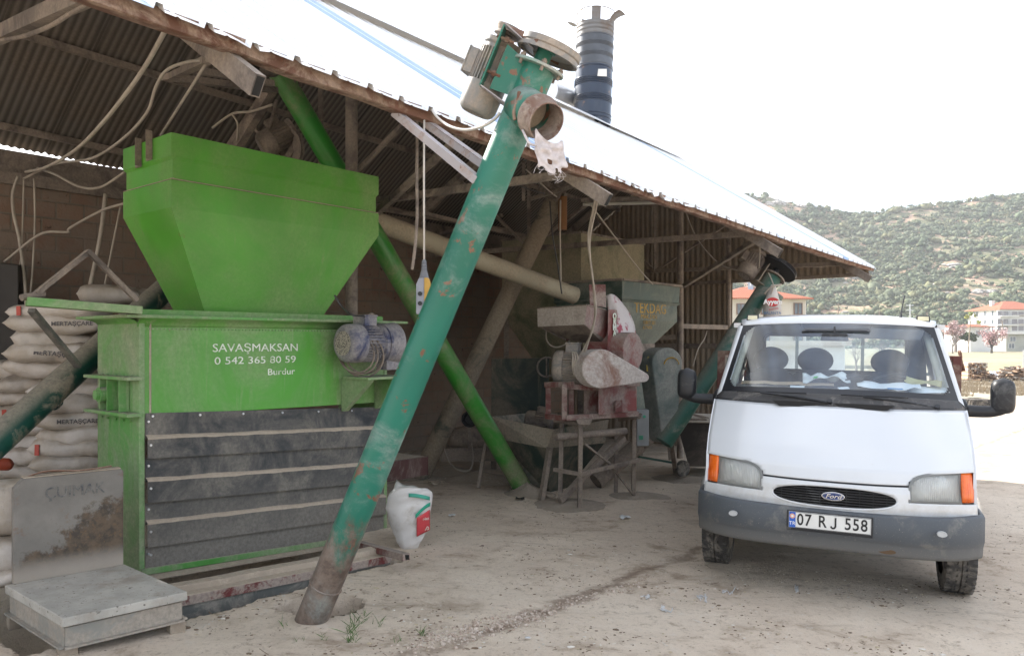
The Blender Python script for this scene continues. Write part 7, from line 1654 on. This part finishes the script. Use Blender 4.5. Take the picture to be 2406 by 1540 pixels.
# apartment block
Yb = 205; cA = P(2350, 800, Yb); ang = .12
aA = V((math.cos(ang), math.sin(ang), 0)); nA = V((-aA.y, aA.x, 0))
zeA = P(0, 727, Yb).z; cR = cA + aA * 15
h3, a3, n3, L3 = house('apartment_block', 'white four-storey apartment block with orange roof and balconies below the hill', cR, ang, 15, 12, GZ0 - .5, zeA, zeA + 2.6, 'plasterw', .7, 'apartment block')
def apt(u, v): p = P(u, v, Yb); k = (p - L3).dot(a3) ; c = L3 + a3 * k; return V((c.x, c.y, p.z))
for v in (737, 755, 771):
    for u, w_ in ((2356.5, 3.6), (2370, .8), (2395, 4.2)):
        window(h3, apt(u, v) - n3 * .05, w_ * .9, 1.55, a3, -n3, 'winwhite', 'shutter', w_ > 2)
for v in (742, 763):
    b = MB(); c = apt(2366, v); b.box(c - n3 * .7, (5.2, 1.4, .22), (a3, n3, Z3)); bl = b.build('balcony', M['plasterw'], h3); b = MB()
    for k in range(13): b.box(c - n3 * 1.36 + a3 * (-2.55 + k * .425) + Z3 * .5, (.05, .05, .9), (a3, n3, Z3))
    b.box(c - n3 * 1.36 + Z3 * .95, (5.2, .07, .07), (a3, n3, Z3)); b.build('railing', M['shutter'], bl)
    b = MB(); c = apt(2399, v - 2); b.box(c - n3 * .4, (4.5, .8, .18), (a3, n3, Z3)); b.build('balcony', M['plasterc'], h3)
for v in (735, 755, 772):
    for k in (2.6, 5.4, 8.4): c = L3 + n3 * k; c = V((c.x, c.y, P(0, v, Yb).z)); window(h3, c - a3 * .05, .75, 1.3, n3, -a3, 'winwhite', 'winglass', False)
p = P(2331, 727, 212); b = MB(); b.box((p.x, p.y, zeA + 1.2), (.9, .9, 2.6)); b.box((p.x, p.y, zeA + 2.6), (1.1, 1.1, .25)); b.build('chimney_stack', M['plasterw'], h3)
h4, a4, n4, L4 = house('annex_house', 'grey-green low annex house in front of the apartment block', P(2440, 800, 188), .05, 8.2, 7, GZ0 - .5, P(0, 785, 188).z, 0, 'annexgrey')
b = MB(); b.box(L4 + a4 * 4.1 + n4 * 3 + Z3 * (P(0, 783, 188).z - L4.z), (9.4, 8.4, .3), (a4, n4, Z3)); b.build('roof_slab', M['plasterw'], h4)
for u, v in ((2374, 812), (2349 + 28, 796)): 
    c = P(u, v, 188); k = (c - L4).dot(a4); q = L4 + a4 * k; window(h4, V((q.x, q.y, c.z)) - n4 * .05, 1.5, 1.2, a4, -n4, 'winwhite')
h5, a5, n5, L5 = house('village_house', 'small white house with low orange roof left of the apartment block', P(2328, 800, 180), .1, 5.2, 6, GZ0 - .5, P(0, 768, 180).z, P(0, 760, 180).z, 'plasterw', 1.0)
c = P(2302, 783, 180); k = (c - L5).dot(a5); q = L5 + a5 * k; window(h5, V((q.x, q.y, c.z)) - n5 * .05, 2.6, 1.4, a5, -n5, 'winwhite', 'shutter')
h6, a6, n6, L6 = house('white_outbuilding', 'small white outbuilding under the utility pole by the blossom trees', P(2270, 800, 185), .0, 3.0, 4, GZ0 - .5, P(0, 766, 185).z, 0, 'plasterw')
b = MB(); b.box(L6 + a6 * 1.5 + n6 * 2 + Z3 * (P(0, 765, 185).z - L6.z), (3.6, 4.6, .25), (a6, n6, Z3)); b.build('roof_slab', M['tiles'], h6)
# trees
def tree(name, label, u, v0, v1, wpx, Y, mats, dens=420, leaf=.16, trunkm='bark', nb=7, seed=1, group=None, bare=False):
    r_ = random.Random(seed); base = P(u, v0, Y); base.z = GZ0 - .1 + (.0); base.z = P(u, v0, Y).z; top = P(u, v1, Y).z; H = top - base.z; W = wpx / F * Y / 2
    t = thing(name, label, 'tree', base, group); b = MB(); th = .035 * H
    def limb(p, d, L, r, lv):
        pts = [p]; 
        for k in range(4): d = (d + V((r_.gauss(0, .16), r_.gauss(0, .16), .08))).normalized(); pts.append(pts[-1] + d * L / 4)
        b.tube(pts, r, 5, True, [r * (1 - .65 * k / 4) for k in range(5)]); ends.append(pts[-1])
        if lv: 
            for k in range(r_.choice((3, 4))): limb(pts[r_.randrange(2, 5)], (d + V((r_.gauss(0, .7), r_.gauss(0, .7), r_.uniform(-.1, .5)))).normalized(), L * r_.uniform(.5, .75), r * .45, lv - 1)
    ends = []
    b.tube([base - Z3 * .2, base + Z3 * H * .14, base + V((r_.uniform(-.1, .1), 0, H * .28))], th, 7, True, [th * 1.25, th, th * .8])
    for k in range(nb): a = 2 * PI * k / nb + r_.random(); limb(base + Z3 * H * r_.uniform(.2, .3), V((math.cos(a) * .6 * W / H * 2, math.sin(a) * .6 * W / H * 2, .8)).normalized(), H * .34, th * .5, 2 if bare else 1)
    b.build('trunk', M[trunkm], t)
    if mats:
        b = MB(); cl_ = [(V((r_.gauss(0, .42) * W, r_.gauss(0, .42) * W, H * (.62 + r_.gauss(0, .16)))), r_.uniform(.25, .5) * W) for k in range(16)]
        for c, rad in cl_:
            b.mi = r_.randrange(len(mats))
            for k in range(dens // 16):
                d = V((r_.gauss(0, 1), r_.gauss(0, 1), r_.gauss(0, .9))).normalized() * rad * r_.random() ** .4; p = base + c + d; e = V((r_.gauss(0, 1), r_.gauss(0, 1), r_.gauss(0, 1))).normalized() * leaf * r_.uniform(.6, 1.5); g = e.cross(V((r_.gauss(0, 1), r_.gauss(0, 1), r_.gauss(0, 1)))).normalized() * leaf
                b.add([p - e, p + g, p + e, p - g], [(0, 1, 2, 3)])
        b.build('crown', [M[q] for q in mats], t, recalc=False)
    return t
M['bark'] = plain('dark_bark', (.05, .042, .036), .9); M['greybark'] = plain('grey_twigs', (.19, .165, .15), .9)
M['pink1'] = plain('pink_blossom', (.42, .26, .26), .9); M['pink2'] = plain('pale_pink_blossom', (.52, .38, .37), .9); M['pink3'] = plain('dull_pink_blossom', (.30, .20, .19), .9)
M['yg1'] = plain('yellow_green_leaf', (.30, .31, .07), .8); M['yg2'] = plain('light_green_leaf', (.22, .27, .07), .8)
tree('blossom_tree', 'pink blossom tree with a dark trunk in front of the apartment block', 2330, 834, 764, 58, 160, ['pink1', 'pink2', 'pink3'], 1100, .16, seed=2, bare=True, group='blossom trees by the houses')
tree('blossom_tree', 'pale pink blossom tree left of the small orange roofed house', 2246, 826, 744, 64, 175, ['pink2', 'pink1', 'pink3'], 1100, .18, 'greybark', seed=3, bare=True, group='blossom trees by the houses')
tree('bare_tree', 'bare grey tree standing at the edge of the field beside the truck', 2238, 828, 778, 30, 150, None, trunkm='greybark', seed=4, bare=True)
tree('spring_tree', 'yellow-green spring tree left of the apartment block', 2293, 775, 724, 36, 215, ['yg1', 'yg2'], 800, .3, seed=6)
tree('bare_tree', 'slim bare tree behind the garage seen through the cab', 2012, 868, 800, 40, 60, None, trunkm='greybark', seed=8, bare=True)
tree('bare_tree', 'bare tree right of the garage seen above the driver headrest', 2070, 850, 785, 44, 90, None, trunkm='greybark', seed=9, bare=True)
tree('hedge_bush', 'dark green bush at the foot of the blossom trees', 2275, 805, 783, 34, 172, ['scr1', 'scr2'], 500, .25, seed=12)
# poles
def pole(u0, v0, u1, v1, Y, lab, lattice=False):
    t = thing('utility_pole', lab, 'pole', P(u0, v0, Y)); b = MB(); b.tube([P(u0, v0, Y), P(u1, v1, Y)], .11, 7, True, [.13, .09]); b.build('shaft', M['polewood'] if not lattice else M['galv'], t)
    q = P(u1, v1, Y); b = MB(); b.box(q - Z3 * .25, (1.5 if lattice else .9, .1, .12)); 
    if lattice: b.box(q - Z3 * 1.2, (1.3, .1, .12))
    b.build('cross_arm', M['polewood'] if not lattice else M['galv'], t)
M['polewood'] = plain('weathered_pole_wood', (.22, .18, .14), .9)
pole(2275, 828, 2280, 754, 150, 'leaning wooden utility pole by the blossom trees'); pole(1970, 790, 1970, 712, 140, 'thin utility pole rising behind the middle of the truck roof'); pole(2138, 790, 2138, 714, 150, 'metal utility pole rising behind the truck antenna', True); pole(2068, 800, 2066, 730, 170, 'short utility pole rising above the right half of the truck roof'); pole(2355, 800, 2355, 752, 165, 'grey pole in front of the apartment balconies')
# stacked timber
rt = random.Random(31)
ts_ = thing('timber_stack', 'neat stack of sawn timber ends at the field edge', 'timber stack', P(2272, 888, 50)); M['t1'] = plain('cut_timber', (.36, .24, .16), .9, sc=3); M['t2'] = plain('grey_timber', (.40, .35, .30), .9, sc=3); M['t3'] = plain('dark_timber', (.13, .09, .07), .9, sc=3)
x0, x1 = P(2247, 0, 50).x, P(2293, 0, 50).x; z0 = P(0, 890, 50).z; i = 0; b = MB()
for r_i in range(10):
    for c_i in range(12):
        b.mi = rt.randrange(3); x = x0 + (x1 - x0) * (c_i + .5) / 12; b.box((x, 50 + rt.uniform(-.12, .12), z0 + .11 * r_i + .06), ((x1 - x0) / 12 * .93, 2.4, .095))
o = b.build('timber_ends', [M['t1'], M['t2'], M['t3']], ts_); o['kind'] = 'stuff'
def heap(name, lab, u0, u1, v0, v1, Y, mats, n, L_):
    t = MB(); 
    for k in range(n):
        f = rt.random(); hmax = (1 - abs(2 * f - 1) ** 1.6); p = P(u0 + (u1 - u0) * f, v1, Y + rt.uniform(-.5, .5)); p.z += (v1 - v0) / F * Y * hmax * rt.random() + .03; a = rt.uniform(-.5, .5) + (PI / 2 if rt.random() < .6 else 0); d = V((math.cos(a), math.sin(a), rt.uniform(-.25, .25))) * L_ * rt.uniform(.4, 1); t.mi = rt.randrange(len(mats)); t.beam(p - d, p + d, .07, .07)
    tag(t.build(name, [M[q] for q in mats], None, recalc=False), lab, 'wood pile', kind='stuff')
heap('firewood_heap', 'low heap of dark firewood beside the timber stack', 2290, 2332, 872, 893, 49, ['t3', 't1'], 110, .5)
heap('firewood_heap', 'tangled heap of broken timber behind the truck mirror', 2340, 2425, 862, 895, 50, ['t3', 't2', 't1'], 230, .7)
wsht = thing('metal_sheets', 'pale corrugated metal sheets dumped by the timber heap', 'metal sheet', P(2338, 885, 51)); b = MB(); rows = [[P(2322 + 40 * g, 872 + 16 * f + 2 * math.sin(g * 30), 51 - f * 1.2) for g in [j / 24 for j in range(25)]] for f in (0, .5, 1)]; b.grid(rows); b.build('sheet', M['galv'], wsht, solid=.02)
# flat tractor tyre
ty = thing('old_tyre', 'black ribbed tractor tyre lying flat on the sunlit yard behind the mirror', 'tyre', P(2293, 965, 28)); c = P(2293, 958, 28); b = MB(); b._lathe(V((c.x, c.y, GZ0)), Z3, [(.0, .28), (.02, .43), (.10, .45), (.40, .45), (.48, .43), (.5, .28), (.0, .28)], 36); b.build('casing', M['rubber'], ty, smooth=True); b = MB()
for k in range(30): a = 2 * PI * k / 30; d = V((math.cos(a), math.sin(a), 0)); b.beam(V((c.x, c.y, GZ0 + .06)) + d * .455, V((c.x, c.y, GZ0 + .46)) + V((math.cos(a + .2), math.sin(a + .2), 0)) * .455, .05, .04, d)
b.build('tread_lug', M['rubber'], ty)
wp_ = thing('white_board', 'white upright board at the right edge of the field', 'board', P(2412, 872, 55)); b = MB(); b.hexa([P(2402, 873, 55), P(2430, 873, 55), P(2430, 873, 55.1), P(2402, 873, 55.1), P(2403, 822, 55), P(2430, 822, 55), P(2430, 822, 55.1), P(2403, 822, 55.1)]); b.build('panel', M['plasterw'], wp_); b = MB(); b.beam(P(2408, 880, 55.15), P(2408, 830, 55.15), .1, .08); b.build('stake', M['polewood'], wp_)
# weeds at the edge of the yard
b = MB(); rw = random.Random(77)
for k in range(2600):
    Y = rw.uniform(36, 47); x = (rw.uniform(2230, 2440) - UC) / F * Y
    if mnoise.noise(V((x * .5, Y * .4, 3))) < -.1: continue
    z = ground_z(x, Y); h_ = rw.uniform(.12, .4); d = V((rw.gauss(0, .12), rw.gauss(0, .12), h_)); w2 = V((rw.uniform(.01, .03), 0, 0)); p = V((x, Y, z)); b.add([p - w2, p + w2, p + d], [(0, 1, 2)])
tag(b.build('dry_weeds', plain('dry_weed_stalks', (.33, .27, .19), .9), None, recalc=False), 'pale dry weeds along the far edge of the yard', 'weeds', kind='stuff')
